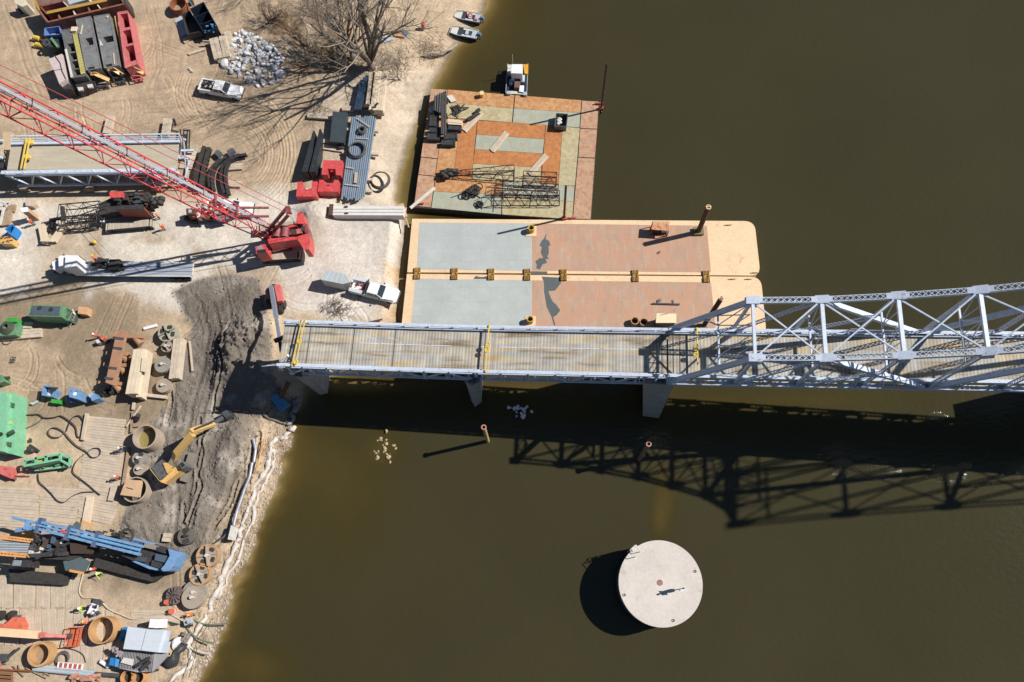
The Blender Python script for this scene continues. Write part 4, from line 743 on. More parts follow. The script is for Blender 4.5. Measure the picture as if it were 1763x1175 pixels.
# round concrete mooring dolphin
Cc = P(1137.3, 1004.5, 4.8); rr_ = (P(1209.6, 1004.5, 4.8)-P(1065, 1004.5, 4.8)).length/2
DH = 4.8
th = Thing('mooring_cell', 'big round pale concrete mooring cell standing alone in the river', 'mooring cell', (Cc.x, Cc.y, 0)); m = MB(); m.cyl((Cc.x, Cc.y, -2), (Cc.x, Cc.y, DH-.9), rr_*.985, n=72); th.part('sheet_pile_wall', m, mat('dark_sheet_pile', C(60, 76, 96), .7, .2, var=.2))
m = MB(); m.cyl((Cc.x, Cc.y, DH-.9), (Cc.x, Cc.y, DH), rr_, n=96); th.part('concrete_cap', m, mat('pale_concrete_cap', C(222, 212, 202), .9, var=.12, scale=.3, fine=.06, rust=.1, rustcol=C(202, 190, 178))); Z8 = zf(980, 900, 5.596)
m = MB(); m.disc(P(*Z8((874, 579))[0], DH).xy, .38, DH-.02, DH+.04, 24); th.part('manhole_cover', m, mat('brown_hatch', C(158, 122, 110)))
for x, y in ((1215, 470), (532, 698), (1005, 944)): m = MB(); c = P(*Z8((x, y))[0], DH+.1); m.torus((c.x, c.y, DH+.08), .14, .04, 12, 5); th.part('lifting_eye', m, STEEL)
m = MB(); c = P(*Z8((630, 240))[0], DH); 
for k in (-.45, .45): m.cyl((c.x-.4+k*.7, c.y-.1+k*.7, DH-2.5), (c.x-.4+k*.7, c.y-.1+k*.7, DH+1.1), .05, n=6); m.cyl((c.x-.4+k*.7, c.y-.1+k*.7, DH+1.1), (c.x+.3+k*.7, c.y-.9+k*.7, DH+1.1), .05, n=6); m.cyl((c.x+.3+k*.7, c.y-.9+k*.7, DH+1.1), (c.x+.3+k*.7, c.y-.9+k*.7, DH), .05, n=6)
for z in np.arange(0, 1.2, .3): m.cyl((c.x-.4-.31, c.y-.1-.31, DH-1+z*2), (c.x-.4+.31, c.y-.1+.31, DH-1+z*2), .04, n=5)
m.box((c.x, c.y-.1, DH+.06), (.9, .5, .1), .6); th.part('ladder', m, OFFW)
c = P(*Z8((1066, 640))[0], DH); th = Thing('navigation_light', 'small white solar navigation light post on the round concrete cell', 'navigation light', c); m = MB(); m.cyl(c, c+Vector((0, 0, 2.6)), .06, n=8); th.part('post', m, OFFW); m = MB(); m.box((c.x, c.y+.05, DH+1.2), (.5, .35, .6)); th.part('battery_box', m, WHITE); m = MB(); m.add([(c.x-.45, c.y-.3, DH+1.9), (c.x+.35, c.y-.3, DH+1.9), (c.x+.35, c.y+.3, DH+2.3), (c.x-.45, c.y+.3, DH+2.3)], [(0, 1, 2, 3)]); m.box((c.x, c.y, DH+2), (.7, .5, .06), .3); th.part('solar_panel', m, WHITE); m = MB(); m.cyl(c+Vector((0, 0, 2.6)), c+Vector((0, 0, 2.9)), .12, n=8); th.part('lamp', m, DSTEEL)
# piles in the water
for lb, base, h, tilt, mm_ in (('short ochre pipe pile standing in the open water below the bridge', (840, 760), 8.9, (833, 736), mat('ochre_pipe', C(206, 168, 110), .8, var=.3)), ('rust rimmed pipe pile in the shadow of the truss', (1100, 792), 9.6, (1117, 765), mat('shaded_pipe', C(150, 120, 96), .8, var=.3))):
    b_ = P(*base, 0); h_ = 8.8; t_ = P(*tilt, h_); th = Thing('pipe_pile', lb, 'pile', b_, group='pipe piles in the river'); m = MB(); m.cyl(b_-Vector((0, 0, 1)), t_, .27, n=14, cap=False); th.part('pipe', m, mm_); m = MB(); m.ring(t_.xy, .36, .22, h_-.1, h_+.08, 16); th.part('rim', m, mat('pink_rim', C(205, 150, 130))); m = MB(); m.disc(t_.xy, .23, h_-.3, h_-.25, 14); th.part('hollow', m, BLACK)
# rocks
def rock(px, r, z, seed, label, group, zoff=.35, flat=.75, m_=ROCK):
    rr = random.Random(seed); bm = bmesh.new(); bmesh.ops.create_icosphere(bm, subdivisions=2, radius=1)
    pl = [(Vector((rr.gauss(0, 1), rr.gauss(0, 1), rr.gauss(0, 1))).normalized(), rr.uniform(.42, .8)) for _ in range(11)]
    sx, sy = rr.uniform(.75, 1.35), rr.uniform(.7, 1.1); a = rr.uniform(0, 3.14)
    for v in bm.verts:
        for n_, d in pl:
            k = v.co.dot(n_)
            if k > d: v.co -= n_*(k-d)
        x, y = v.co.x*sx, v.co.y*sy; v.co = Vector((x*math.cos(a)-y*math.sin(a), x*math.sin(a)+y*math.cos(a), v.co.z*flat))*r
    me = bpy.data.meshes.new('rock'); bm.to_mesh(me); bm.free(); me.materials.append(m_); o = bpy.data.objects.new('rock', me); COL.objects.link(o); c = P(*px, z); o.location = (c.x, c.y, z+r*zoff*flat); return tag(o, label, 'rock', group)
WROCK = mat('ochre_wet_rock', C(176, 158, 124), .7, var=.25, scale=2, isl=.3)
rr = random.Random(11)
for k in range(34): 
    a, r_ = rr.uniform(0, 6.28), rr.random()**.7; rock((664+r_*20*math.cos(a), 772+r_*27*math.sin(a)), rr.choice([.1, .12, .16, .22, .32, .42]), -.06, 100+k, 'small pale rock in the shallow cluster off the muddy bank', 'rocks in the shallow cluster off the bank', .1, m_=WROCK)
rock((666, 743), .42, .02, 77, 'lone rounded rock just above the shallow rock cluster', 'rocks in the shallow cluster off the bank', .3, m_=WROCK)
for k in range(16): rock((893+rr.gauss(0, 9), 706+rr.gauss(0, 5)), rr.uniform(.2, .5), .05, 200+k, 'grey rock breaking the water in the bridge shadow', 'rocks in the shadow under the bridge', .3)
# ---------------- yard: helpers
ZA = zf(0, 0, 5.873); ZB = zf(250, 0, 5.873); ZC = zf(500, 0, 5.037); ZD = zf(0, 180, 5.34); ZE = zf(300, 170, 4.4); ZF = zf(0, 320, 5.873); ZG = zf(290, 320, 5.873); ZH = zf(0, 480, 5.873); ZI = zf(0, 660, 5.873)
ZJ = zf(150, 540, 7.036); ZK = zf(200, 680, 5.873); ZL = zf(0, 860, 5.34); ZM = zf(250, 860, 5.876); ZN = zf(0, 1000, 6.716); ZO = zf(150, 1000, 6.53); ZP_ = zf(450, 440, 4.4075); ZQ = zf(380, 480, 4.197); ZR = zf(380, 330, 8.394); ZT = zf(0, 400, 5.877)
GZ = 1.95
def tp(q): return [tuple(p) for p in q]
def pz(zfn, p, z): return P(*zfn(p)[0], z)
def prismpx(zfn, pts, zt, zb=GZ, top=None):
    m = MB(); m.prism(tp(q4(zfn(*pts), zt)), zb, zt); return m
def block(name, label, cat, zfn, pts, zt, mt, zb=GZ, group=None): return solo(name, label, cat, prismpx(zfn, pts, zt, zb), mt, group)
def TH_(name, label, cat, zfn, p, group=None, z=GZ): return Thing(name, label, cat, pz(zfn, p, z), group)
def rim(th, q, z, w, mt, name='rim'):
    m = MB(); n = len(q)
    for i in range(n): m.beam((*q[i], z), (*q[(i+1) % n], z), w, w)
    return th.part(name, m, mt)
def openbin(name, label, cat, zfn, pts, zt, mt, zb=GZ, group=None, load=None, ribs=0, rimm=None):
    q = tp(q4(zfn(*pts), zt)); th = Thing(name, label, cat, (*q[0], zb), group); m = MB(); m.openbox(q, zb, zt, .1)
    for i in range(ribs):
        t_ = (i+1)/(ribs+1); a = Vector(q[0]).lerp(Vector(q[3]), t_); c = Vector(q[1]).lerp(Vector(q[2]), t_); m.beam((*a, (zt+zb)/2), (*c, (zt+zb)/2), .08, (zt-zb)*.94)
    th.part('body', m, mt); rim(th, q, zt, .13, rimm or mt)
    if load: m = MB(); m.prism([tuple(p) for p in shrink([Vector(p) for p in q], .3)], zb+.15, zb+.15+(zt-zb)*.45); th.part('load', m, load)
    return th
def timbers(label, a, b, w, n, z, th_=.3, mt=None, group='timber mats and planks', name='timber_mat', base=None):
    return plank(name, label, 'timber mat', a, b, w, z, th_, mt, group, n)
# ---- people: one continuous remeshed body
def make_person(name, label, pose=0, shirt=HIVIZ, hat=None, s=1.):
    th = Thing(name, label, 'person', (0, 0, 0), world=False, group=None)
    m = MB(); arms = {0: ((.0, .0), (.1, -.05)), 1: ((.32, -.1), (.45, .1)), 2: ((.25, .15), (.5, .5))}[pose]
    m.tube([(0, .1, .08), (.02, .11, .5), (0, .1, .92)], [.055, .075, .1], 8); m.tube([(.08 if pose else 0, -.1, .08), (.05, -.11, .5), (0, -.1, .92)], [.055, .075, .1], 8)
    for y, x in ((.1, 0), (-.1, .08 if pose else 0)): m.ball((x+.06, y, .05), (.14, .055, .05), 8, 5)
    m.ball((0, 0, .95), (.14, .19, .16), 10, 7); m.tube([(0, 0, .95), (.03*pose, 0, 1.2), (.05*pose, 0, 1.45)], [.15, .16, .15], 10); m.ball((.05*pose, 0, 1.42), (.12, .21, .1), 10, 6)
    m.cyl((.05*pose, 0, 1.45), (.07*pose, 0, 1.62), .06, n=8); hx = .08*pose; m.ball((hx, 0, 1.7), (.1, .08, .125), 12, 8); m.ball((hx+.1, 0, 1.68), (.025, .018, .02), 6, 4)
    for y in (-1, 1): m.ball((hx, y*.085, 1.69), (.02, .015, .03), 6, 4)
    for sg, (ex, ez) in ((1, arms[0]), (-1, arms[1])):
        S_ = (.05*pose, sg*.21, 1.42); E_ = (.05*pose+ex*.5, sg*.28, 1.14+ez*.3); H = (.05*pose+ex+.05, sg*.26, .9+ez*.6+ex*.3); m.tube([S_, E_, H], [.055, .045, .032], 8)
        d = (Vector(H)-Vector(E_)).normalized(); m.ball(Vector(H)+d*.04, (.045, .03, .045), 8, 5)
        for k in range(4): o = Vector((0, (k-1.5)*.02, 0)); m.tube([Vector(H)+d*.06+o, Vector(H)+d*(.12+.012*(k in (1, 2)))+o, Vector(H)+d*.15+o+Vector((.02, 0, -.02))], [.011, .01, .008], 5)
        m.tube([Vector(H)+d*.02+Vector((.03, 0, 0)), Vector(H)+d*.08+Vector((.065, 0, .0))], [.012, .009], 5)
    o = m.make('body', SKIN); r = o.modifiers.new('r', 'REMESH'); r.mode = 'VOXEL'; r.voxel_size = .014
    dg = bpy.context.evaluated_depsgraph_get(); me = bpy.data.meshes.new_from_object(o.evaluated_get(dg)); me.name = 'body'; old = o.data; o.modifiers.clear(); o.data = me; o.parent = th.o
    me.materials.clear()
    for x in (SKIN, JEANS, shirt, BLACK): me.materials.append(x)
    idx = []
    for f in me.polygons:
        c = f.center; arm = abs(c.y) > .19
        idx.append(3 if c.z < .1 else 1 if (c.z < .95 and not (arm and c.z > .6)) else 2 if (c.z < 1.5 and not (abs(c.y) > .2 and c.z < 1.05)) else 0)
    me.polygons.foreach_set('material_index', idx); me.polygons.foreach_set('use_smooth', [True]*len(idx))
    m = MB(); n = 14; m.ball((hx, 0, 1.76), (.135, .12, .115), 14, 8); m.disc((hx+.03, 0), .16, 1.74, 1.76, 16); th.part('hard_hat', m, hat or WHITE)
    th.o.scale = (s*1.12,)*3; return th.o
PW = [make_person('person', 'x', 0, HIVIZ, WHITE), make_person('person', 'x', 1, HIVIZG, WHITE), make_person('person', 'x', 2, HIVIZ, YEL), make_person('person', 'x', 1, mat('navy_jacket', C(70, 72, 110)), WHITE)]
PPL = [((61, 388), 0, 150, 'person in an orange shirt and white hard hat beside the timber skids', GZ), ((284, 396), 2, -30, 'person in orange standing right of the black crane track', GZ), ((266, 375), 1, 60, 'person in a lime vest behind the black crane, nearest its sheaves', GZ),
       ((276, 377), 0, 200, 'person in orange bending beside the person in lime behind the black crane', GZ), ((168, 450), 2, 20, 'person in orange standing on the flatbed trailer deck', 3.5), ((214, 776), 3, 10, 'person in a dark jacket at the left rim of the water filled casing', 2.1), ((209, 824), 0, 170, 'person in orange kneeling by the edge of the mats above the plywood cover', 2.1),
       ((147, 1048), 1, 0, 'person in a lime vest left of the white work table', 2.1), ((174, 1055), 3, 200, 'person in a dark jacket right of the white work table', 2.1), ((155, 1073), 2, 90, 'person in orange at the foot of the white work table', 2.1), ((169, 981), 0, -60, 'person in orange walking under the blue drill rig', GZ), ((179, 988), 1, -50, 'person in lime walking beside the orange one under the blue rig', GZ),
       ((333, 1058), 2, 210, 'person in orange by the pump near the water at the lower bank', GZ), ((9, 1143), 0, 30, 'person in orange at the left edge of the lower mats', 2.1), ((503, 622), 3, 90, 'person in a dark jacket standing on the cut end of the bridge deck', dz(-57)), ((172, 583), 0, 100, 'person in orange leaning over the small black generator', GZ)]
used = set()
for px, k, a, lb, z in PPL:
    c = P(*px, z)
    if z == GZ: c.z = gz(c.x, c.y)-.02
    if k in used: o = dup(PW[k], c, R(a), lb)
    else: used.add(k); o = PW[k]; o.location = c; o.rotation_euler = (0, 0, R(a)); o['label'] = lb
    o['group'] = 'people working on the site'
# ---- pickups
def make_pickup(name, label, body='bed', paint=WHITE):
    th = Thing(name, label, 'pickup truck', (0, 0, 0), world=False); m = MB(); L_ = 7.2; hw = 1.13
    m.prism([(-3.6, -hw), (3.3, -hw), (3.55, -hw*.82), (3.6, -.4), (3.6, .4), (3.55, hw*.82), (3.3, hw), (-3.6, hw)], .6, 1.15)
    m.prism([(1.55, -hw*.97), (3.25, -hw*.93), (3.5, -.75), (3.5, .75), (3.25, hw*.93), (1.55, hw*.97)], 1.15, 1.42, [(1.5, -hw*.9), (3.1, -hw*.84), (3.35, -.7), (3.35, .7), (3.1, hw*.84), (1.5, hw*.9)])
    if body == 'bed':
        for y in (-1, 1): m.prism([(-3.6, y*hw), (-1.05, y*hw), (-1.05, y*(hw-.2)), (-3.6, y*(hw-.2))], 1.15, 1.6)
        m.prism([(-3.6, -hw), (-3.45, -hw), (-3.45, hw), (-3.6, hw)], 1.15, 1.6)
    th.part('body', m, paint); m = MB()
    m.prism([(-1.05, -hw*.97), (1.7, -hw*.97), (1.7, hw*.97), (-1.05, hw*.97)], 1.15, 1.5); m.prism([(-1.0, -hw*.94), (1.45, -hw*.94), (1.45, hw*.94), (-1., hw*.94)], 1.5, 2.12, [(-.85, -hw*.8), (.75, -hw*.8), (.75, hw*.8), (-.85, hw*.8)]); th.part('cab', m, paint)
    m = MB(); m.prism([(-.8, -hw*.76), (.72, -hw*.76), (.72, hw*.76), (-.8, hw*.76)], 2.12, 2.15); th.part('roof', m, paint)
    m = MB(); a = [(1.47, -hw*.86, 1.5), (1.47, hw*.86, 1.5), (.8, hw*.74, 2.12), (.8, -hw*.74, 2.12)]; m.add([(x+.03, y, z+.02) for x, y, z in a]+[(x-.1, y, z-.05) for x, y, z in a], [(0, 1, 2, 3), (4, 5, 6, 7), (0, 1, 5, 4), (2, 3, 7, 6), (1, 2, 6, 5), (3, 0, 4, 7)]); th.part('windshield', m, GLASS)
    m = MB(); a = [(-1.02, hw*.8, 1.5), (-1.02, -hw*.8, 1.5), (-.87, -hw*.72, 2.08), (-.87, hw*.72, 2.08)]; m.add([(x-.02, y, z) for x, y, z in a]+[(x+.1, y, z) for x, y, z in a], [(0, 1, 2, 3), (4, 5, 6, 7), (0, 1, 5, 4), (2, 3, 7, 6), (1, 2, 6, 5), (3, 0, 4, 7)]); th.part('rear_window', m, GLASS)
    for y in (-1, 1):
        for x0, x1 in ((-.8, .1), (.2, 1.1)): m = MB(); a = [(x0, y*hw*.955, 1.55), (x1, y*hw*.955, 1.55), (min(x1, .75), y*hw*.83, 2.05), (x0+.05, y*hw*.83, 2.05)]; m.add(a+[(x, yy-.06*y, z) for x, yy, z in a], [(0, 1, 2, 3), (4, 5, 6, 7), (0, 1, 5, 4), (2, 3, 7, 6), (1, 2, 6, 5), (3, 0, 4, 7)]); th.part('side_window', m, GLASS)
        m = MB(); m.box((1.15, y*(hw+.16), 1.6), (.12, .28, .2)); th.part('mirror', m, BLACK); m = MB(); m.box((3.5, y*.8, 1.02), (.16, .35, .2)); th.part('headlight', m, mat('lamp_glass', (.7, .7, .72), .1))
        for x in (-2.3, 2.45):
            m = MB(); m.cyl((x, y*(hw-.28), .42), (x, y*(hw+.03), .42), .44, n=20); w_ = th.part('wheel', m, BLACK); m = MB(); m.cyl((x, y*(hw-.1), .42), (x, y*(hw+.05), .42), .22, n=12); o = th.part('rim', m, STEEL, w_)
    m = MB(); m.box((-3.68, 0, .7), (.14, 2., .2)); m.box((3.66, 0, .72), (.14, 2.1, .24)); th.part('bumper', m, STEEL)
    if body == 'bed':
        m = MB(); m.prism([(-3.45, -.92), (-1.05, -.92), (-1.05, .92), (-3.45, .92)], 1.15, 1.2); th.part('bed_liner', m, DSTEEL)
    return th
def clutter(th, x0, x1, y0, y1, z, n, seed, cols, name='cargo'):
    rr = random.Random(seed)
    for k, mt in enumerate(cols):
        m = MB()
        for i in range(n):
            sx, sy, sz = rr.uniform(.15, .6), rr.uniform(.12, .45), rr.uniform(.1, .45); m.box((rr.uniform(x0+.2, x1-.2), rr.uniform(y0+.15, y1-.15), z+sz/2), (sx, sy, sz), rr.uniform(0, 1.5))
        th.part(name, m, mt)
def between(a, b, z):
    A = P(*a, z); B = P(*b, z); c = (A+B)/2; return c, math.atan2(B.y-A.y, B.x-A.x)
pk = make_pickup('pickup_truck', 'white crew cab pickup with tools in its open bed parked beside the white rock pile')
pk2 = copy_tree(pk.o)
clutter(pk, -3.4, -1.1, -.9, .9, 1.2, 5, 3, [DSTEEL, OFFW, BRUST])
c, a = between((348, 149), (416, 161), 2.8); c.z = GZ; pk.o.location = c; pk.o.rotation_euler = (0, 0, a)
t2 = Thing.__new__(Thing); t2.o = pk2; t2.off = Vector((0, 0, 0)); pk2['label'] = 'white pickup with an open load bed parked under the red crane boom'
clutter(t2, -3.4, -1.1, -.9, .9, 1.2, 4, 9, [mat('purple_tarp', C(120, 110, 170)), OFFW]); c, a = between((362, 358), (432, 361), 2.8); c.z = GZ; pk2.location = c; pk2.rotation_euler = (0, 0, a)
sv = make_pickup('service_truck', 'white service truck with red welding gear in its utility body beside the box trailer', 'none'); m = MB()
for y in (-1, 1): m.prism([(-3.7, y*1.22), (-1.1, y*1.22), (-1.1, y*.7), (-3.7, y*.7)], .9, 1.75)
sv.part('side_lockers', m, mat('grey_white_locker', C(214, 222, 224), .5, var=.06)); m = MB(); m.prism([(-3.7, -.7), (-1.1, -.7), (-1.1, .7), (-3.7, .7)], .9, 1.1); sv.part('bed_floor', m, DSTEEL); clutter(sv, -3.3, -1.3, -.6, .6, 1.1, 3, 5, [RED, BLACK, ORANGE], 'welding_gear')
m = MB(); m.beam((-1.2, -1.15, 1.9), (-1.2, 1.15, 1.9), .1, .5); sv.part('head_rack', m, BLACK); c, a = between((611, 493), (682, 511), 2.8); c.z = GZ; sv.o.location = c; sv.o.rotation_euler = (0, 0, a)
# ---- box trailer
th = TH_('box_trailer', 'white ribbed v nosed box trailer hitched behind the service truck', 'trailer', ZP_, (560, 200)); q = tp(q4(ZP_((487, 112), (640, 142), (672, 205), (618, 218), (452, 185)), 4.7))
m = MB(); m.prism(q, 2.3, 4.6); th.part('body', m, mat('white_trailer_side', C(214, 208, 200), .5, var=.08)); m = MB(); m.prism(q, 4.6, 4.72); 
th.part('roof', m, GREYP); m = MB(); A, B_, C_, D = [Vector(q[i]) for i in (0, 1, 3, 4)]
for k in range(1, 5): p1 = A.lerp(B_, k/4.6); p2 = D.lerp(C_, k/4.6); m.beam((*p1, 4.74), (*p2, 4.74), .07, .05)
th.part('roof_ribs', m, OFFW)
for k, (u_, v_) in enumerate(((560, 195), (600, 205))):
    for y_ in (0, 1):
        c = pz(ZP_, (u_-10+12*k, v_+25-60*y_), 2.4); m = MB(); m.cyl(c+Vector((-0, -.15, 0)), c+Vector((0, .15, 0)), .38, n=14); th.part('wheel', m, BLACK)
# ---- semi and flatbed
th = TH_('semi_truck', 'white sleeper semi tractor pointing left in front of the grey flatbed trailer', 'truck', ZT, (700, 330))
for nm, pts, z0, z1, mt in (('hood', [(525, 300), (560, 285), (600, 284), (604, 356), (560, 385), (530, 372)], 2.9, 4.3, WHITE), ('cab', [(590, 255), (600, 240), (662, 236), (660, 358), (594, 350)], 2.9, 5.4, WHITE), ('sleeper', [(662, 232), (785, 236), (770, 360), (655, 360)], 2.9, 6.0, WHITE)):
    th.part(nm, prismpx(ZT, pts, z1, z0), mt)
m = MB(); a = [pz(ZT, (585, 290), 4.4), pz(ZT, (592, 350), 4.4), pz(ZT, (601, 348), 5.35), pz(ZT, (600, 256), 5.35)]; m.add(a+[v+Vector((.1, 0, -.1)) for v in a], [(0, 1, 2, 3), (4, 5, 6, 7), (0, 1, 5, 4), (1, 2, 6, 5), (2, 3, 7, 6), (3, 0, 4, 7)]); th.part('windshield', m, GLASS)
m = MB(); m.prism(tp(q4(ZT((560, 262), (890, 290), (870, 400), (555, 375)), 2.9)), 2.5, 2.9); th.part('chassis', m, DSTEEL)
for x, y in ((570, 380), (568, 290), (735, 400), (745, 312), (800, 405), (806, 318)): c = pz(ZT, (x+12, y+18), 2.5); m = MB(); m.cyl(c+Vector((0, -.2, 0)), c+Vector((0, .2, 0)), .55, n=18); w_ = th.part('wheel', m, BLACK); m = MB(); m.cyl(c+Vector((0, -.23, 0)), c+Vector((0, .23, 0)), .25, n=10); th.part('rim', m, STEEL, w_)
for k, (x, y) in enumerate(((648, 240), (520, 352))): m = MB(); c = pz(ZT, (x, y), 4.6); m.box(tuple(c), (.2, .35, .5)); th.part('mirror', m, BLACK)
m = MB(); A, B_, C_, D = pz(ZT, (800, 240), 5.), pz(ZT, (785, 355), 5.), pz(ZT, (850, 385), 3.6), pz(ZT, (875, 300), 3.6)
m.add([A, B_, C_, D]+[v-Vector((0, 0, .12)) for v in (A, B_, C_, D)], [(0, 1, 2, 3), (4, 5, 6, 7), (0, 1, 5, 4), (1, 2, 6, 5), (2, 3, 7, 6), (3, 0, 4, 7)]); th.part('rear_deck_rack', m, DSTEEL); m = MB()
for k in range(5): t_ = k/4; m.beam(A.lerp(B_, t_)+Vector((0, 0, .05)), D.lerp(C_, t_)+Vector((0, 0, .05)), .1, .08)
th.part('rack_bars', m, STEEL)
th = TH_('flatbed_trailer', 'long grey flatbed trailer carrying black machine parts', 'trailer', ZT, (1400, 380)); q = tp(q4([(149, 449.5), (333, 453), (331, 476), (147, 474.5)], 3.5)); m = MB(); m.prism(q, 3.2, 3.5); th.part('deck', m, mat('trailer_deck_grey', C(170, 176, 188), .7, var=.2, streak=(.2, 3, 1))); rim(th, q, 3.45, .16, OFFW, 'side_rail'); m = MB()
m.prism(tp(shrink([Vector(p) for p in q], .8)), 2.6, 3.2); th.part('frame', m, DSTEEL); m = MB(); [m.beam((*Vector(q[0]).lerp(Vector(q[3]), t_), 3.52), (*Vector(q[1]).lerp(Vector(q[2]), t_), 3.52), .06, .03) for t_ in (.33, .66)]; th.part('tie_strips', m, STEEL)
for x in (290, 302, 315):
    for y in (474, 456): c = P(x+9, y+7, 2.4); m = MB(); m.cyl(c+Vector((0, -.2, 0)), c+Vector((0, .2, 0)), .5, n=16); th.part('wheel', m, BLACK)
for lb, pts, seed, cols in (('cluster of black crane parts strapped at the front of the flatbed', (930, 275, 1110, 385), 3, [BLACK, DSTEEL, BRUST, YEL]), ('black rigging bin with yellow straps on the flatbed', (1130, 300, 1270, 395), 6, [BLACK, DSTEEL, CATY])):
    A = pz(ZT, (pts[0], pts[3]), 3.6); B_ = pz(ZT, (pts[2], pts[1]), 3.6); th = Thing('machine_parts', lb, 'load', (A.x, A.y, 3.5)); rr = random.Random(seed)
    for k, mt in enumerate(cols):
        m = MB()
        for i in range(7 if mt in (BLACK, DSTEEL) else 3): sx = rr.uniform(.3, 1.3); m.box((rr.uniform(A.x+.4, B_.x-.4), rr.uniform(A.y+.3, B_.y-.3), 3.5+rr.uniform(.1, .8)), (sx, rr.uniform(.15, .6), rr.uniform(.15, .5)), rr.uniform(-.4, .4))
        if mt == BLACK and seed == 6: m.box(((A.x+B_.x)/2-.3, (A.y+B_.y)/2, 4.0), (1.6, 1.6, 1.))
        th.part('casting' if mt != YEL and mt != CATY else 'strap', m, mt)
# ---- red crawler crane
RC = Thing('crawler_crane', 'huge red crawler crane with a long raised lattice boom reaching off the upper left corner', 'crane', P(490, 432, GZ))
def track(th, a, b, w, z0, z1, mt=DWOOD, n=26):
    A = P(*a, z1); B_ = P(*b, z1); d = (B_-A); Ln = d.length; d.normalize(); rz = math.atan2(d.y, d.x); r = (z1-z0)/2; m = MB(); m.beam(A+d*r+Vector((0, 0, -r)), B_-d*r+Vector((0, 0, -r)), w*.8, 2*r-.1); [m.cyl(e+Vector((-d.y*w*.4, d.x*w*.4, -r)), e+Vector((d.y*w*.4, -d.x*w*.4, -r)), r-.06, n=14) for e in (A+d*r, B_-d*r)]; o = th.part('track', m, DSTEEL); m = MB()
    for i in range(n): c = A+d*(r+(Ln-2*r)*i/(n-1)); m.box((c.x, c.y, z1), ((Ln-2*r)/n*.8, w, .08), rz); m.box((c.x, c.y, z0+.03), ((Ln-2*r)/n*.8, w, .08), rz)
    for e, s_ in ((A+d*r, -1), (B_-d*r, 1)):
        for k in range(1, 5): an = math.pi*k/5; c = e+d*s_*r*math.sin(an)+Vector((0, 0, -r+r*math.cos(an))); m.box(tuple(c), (.2, w, .2), rz)
    th.part('track_pads', m, mt, o)
PAD = mat('dusty_track_pads', C(205, 192, 172), .9, var=.15, isl=.1)
track(RC, (446, 443), (519, 438), 1.25, GZ, 3.5, PAD); track(RC, (440, 393), (512, 386), 1.25, GZ, 3.5, PAD)
m = MB(); m.prism(tp(q4([(462, 400), (502, 397), (504, 436), (464, 438)], 3.4)), 2.6, 3.5); m.cyl(P(482, 415, 3.5), P(482, 415, 3.5)+Vector((0, 0, .5)), 1.4, n=24); RC.part('car_body', m, DRED)
RC.part('machine_deck', prismpx(ZR, [(600, 570), (1140, 480), (1180, 690), (690, 740), (620, 700)], 5., 4.2), DRED)
RC.part('side_housing', prismpx(ZR, [(680, 685), (1010, 655), (1110, 660), (1112, 690), (690, 752)], 6.6, 4.3), RED, label='long red housing along the south side of the crane')
RC.part('side_housing', prismpx(ZR, [(920, 505), (1080, 470), (1085, 500), (925, 540)], 6.2, 4.3), RED); RC.part('engine_hood', prismpx(ZR, [(1010, 560), (1165, 530), (1175, 600), (1015, 625)], 6.3, 4.6), PINKRED)
m = MB()
for k in range(6): m.beam(pz(ZR, (1020+k*14, 560-k*3), 6.35), pz(ZR, (1025+k*14, 622-k*3), 6.35), .08, .06)
RC.part('engine_grille', m, STEEL); RC.part('exhaust_box', prismpx(ZR, [(1160, 505), (1215, 495), (1220, 560), (1170, 570)], 6.4, 4.6), DSTEEL)
for x in (815, 930): c = pz(ZR, (x, 600), 5.8); m = MB(); m.cyl(c+Vector((0, -.8, 0)), c+Vector((0, .8, 0)), .62, n=18); m.cyl(c+Vector((0, -.9, 0)), c+Vector((0, -.78, 0)), .85, n=18); m.cyl(c+Vector((0, .78, 0)), c+Vector((0, .9, 0)), .85, n=18); RC.part('winch_drum', m, DRED)
for pts in ([(1110, 300), (1160, 288), (1200, 330), (1215, 445), (1190, 470), (1078, 460), (1090, 420)], [(1098, 655), (1240, 610), (1285, 640), (1290, 720), (1278, 838), (1205, 842), (1115, 700)]):
    m = prismpx(ZR, pts, 6.6, 4.); RC.part('counterweight', m, RED)
RC.part('counterweight_frame', prismpx(ZR, [(1190, 455), (1245, 470), (1285, 640), (1240, 625), (1180, 520)], 6.3, 4.), DRED); RC.part('side_tray', prismpx(ZR, [(740, 830), (1000, 775), (1010, 800), (750, 868)], 4.3, 4.1), OFFW)
cb = RC.part('cab', prismpx(ZR, [(498, 785), (640, 760), (668, 880), (515, 905)], 6.4, 3.6), RED); m = prismpx(ZR, [(525, 790), (595, 780), (605, 830), (530, 835)], 6.44, 6.38); RC.part('skylight', m, mat('grey_skylight', C(150, 160, 165), .2), cb); m = prismpx(ZR, [(520, 850), (650, 832), (660, 880), (525, 900)], 6.43, 5.); RC.part('cab_window', m, GLASS, cb)
RC.part('cab_platform', prismpx(ZR, [(490, 905), (700, 860), (720, 900), (600, 950), (500, 945)], 3.9, 3.7), PINKRED); RC.part('walkway', prismpx(ZR, [(655, 790), (715, 785), (722, 880), (672, 890)], 4.6, 4.2), PINKRED)
mt_ = 13.; m = MB(); tops = [P(495, 357, mt_), P(498, 369, mt_)]
m.beam(P(461, 397, 5.5), tops[0], .4, .4); m.beam(P(471, 399, 5.5), tops[1], .4, .4); [m.beam(P(461, 397, 5.5).lerp(tops[0], t_), P(471, 399, 5.5).lerp(tops[1], t_), .2, .2) for t_ in (.45, .98)]; m.beam(tops[0], tops[1], .7, .6); RC.part('mast', m, DRED)
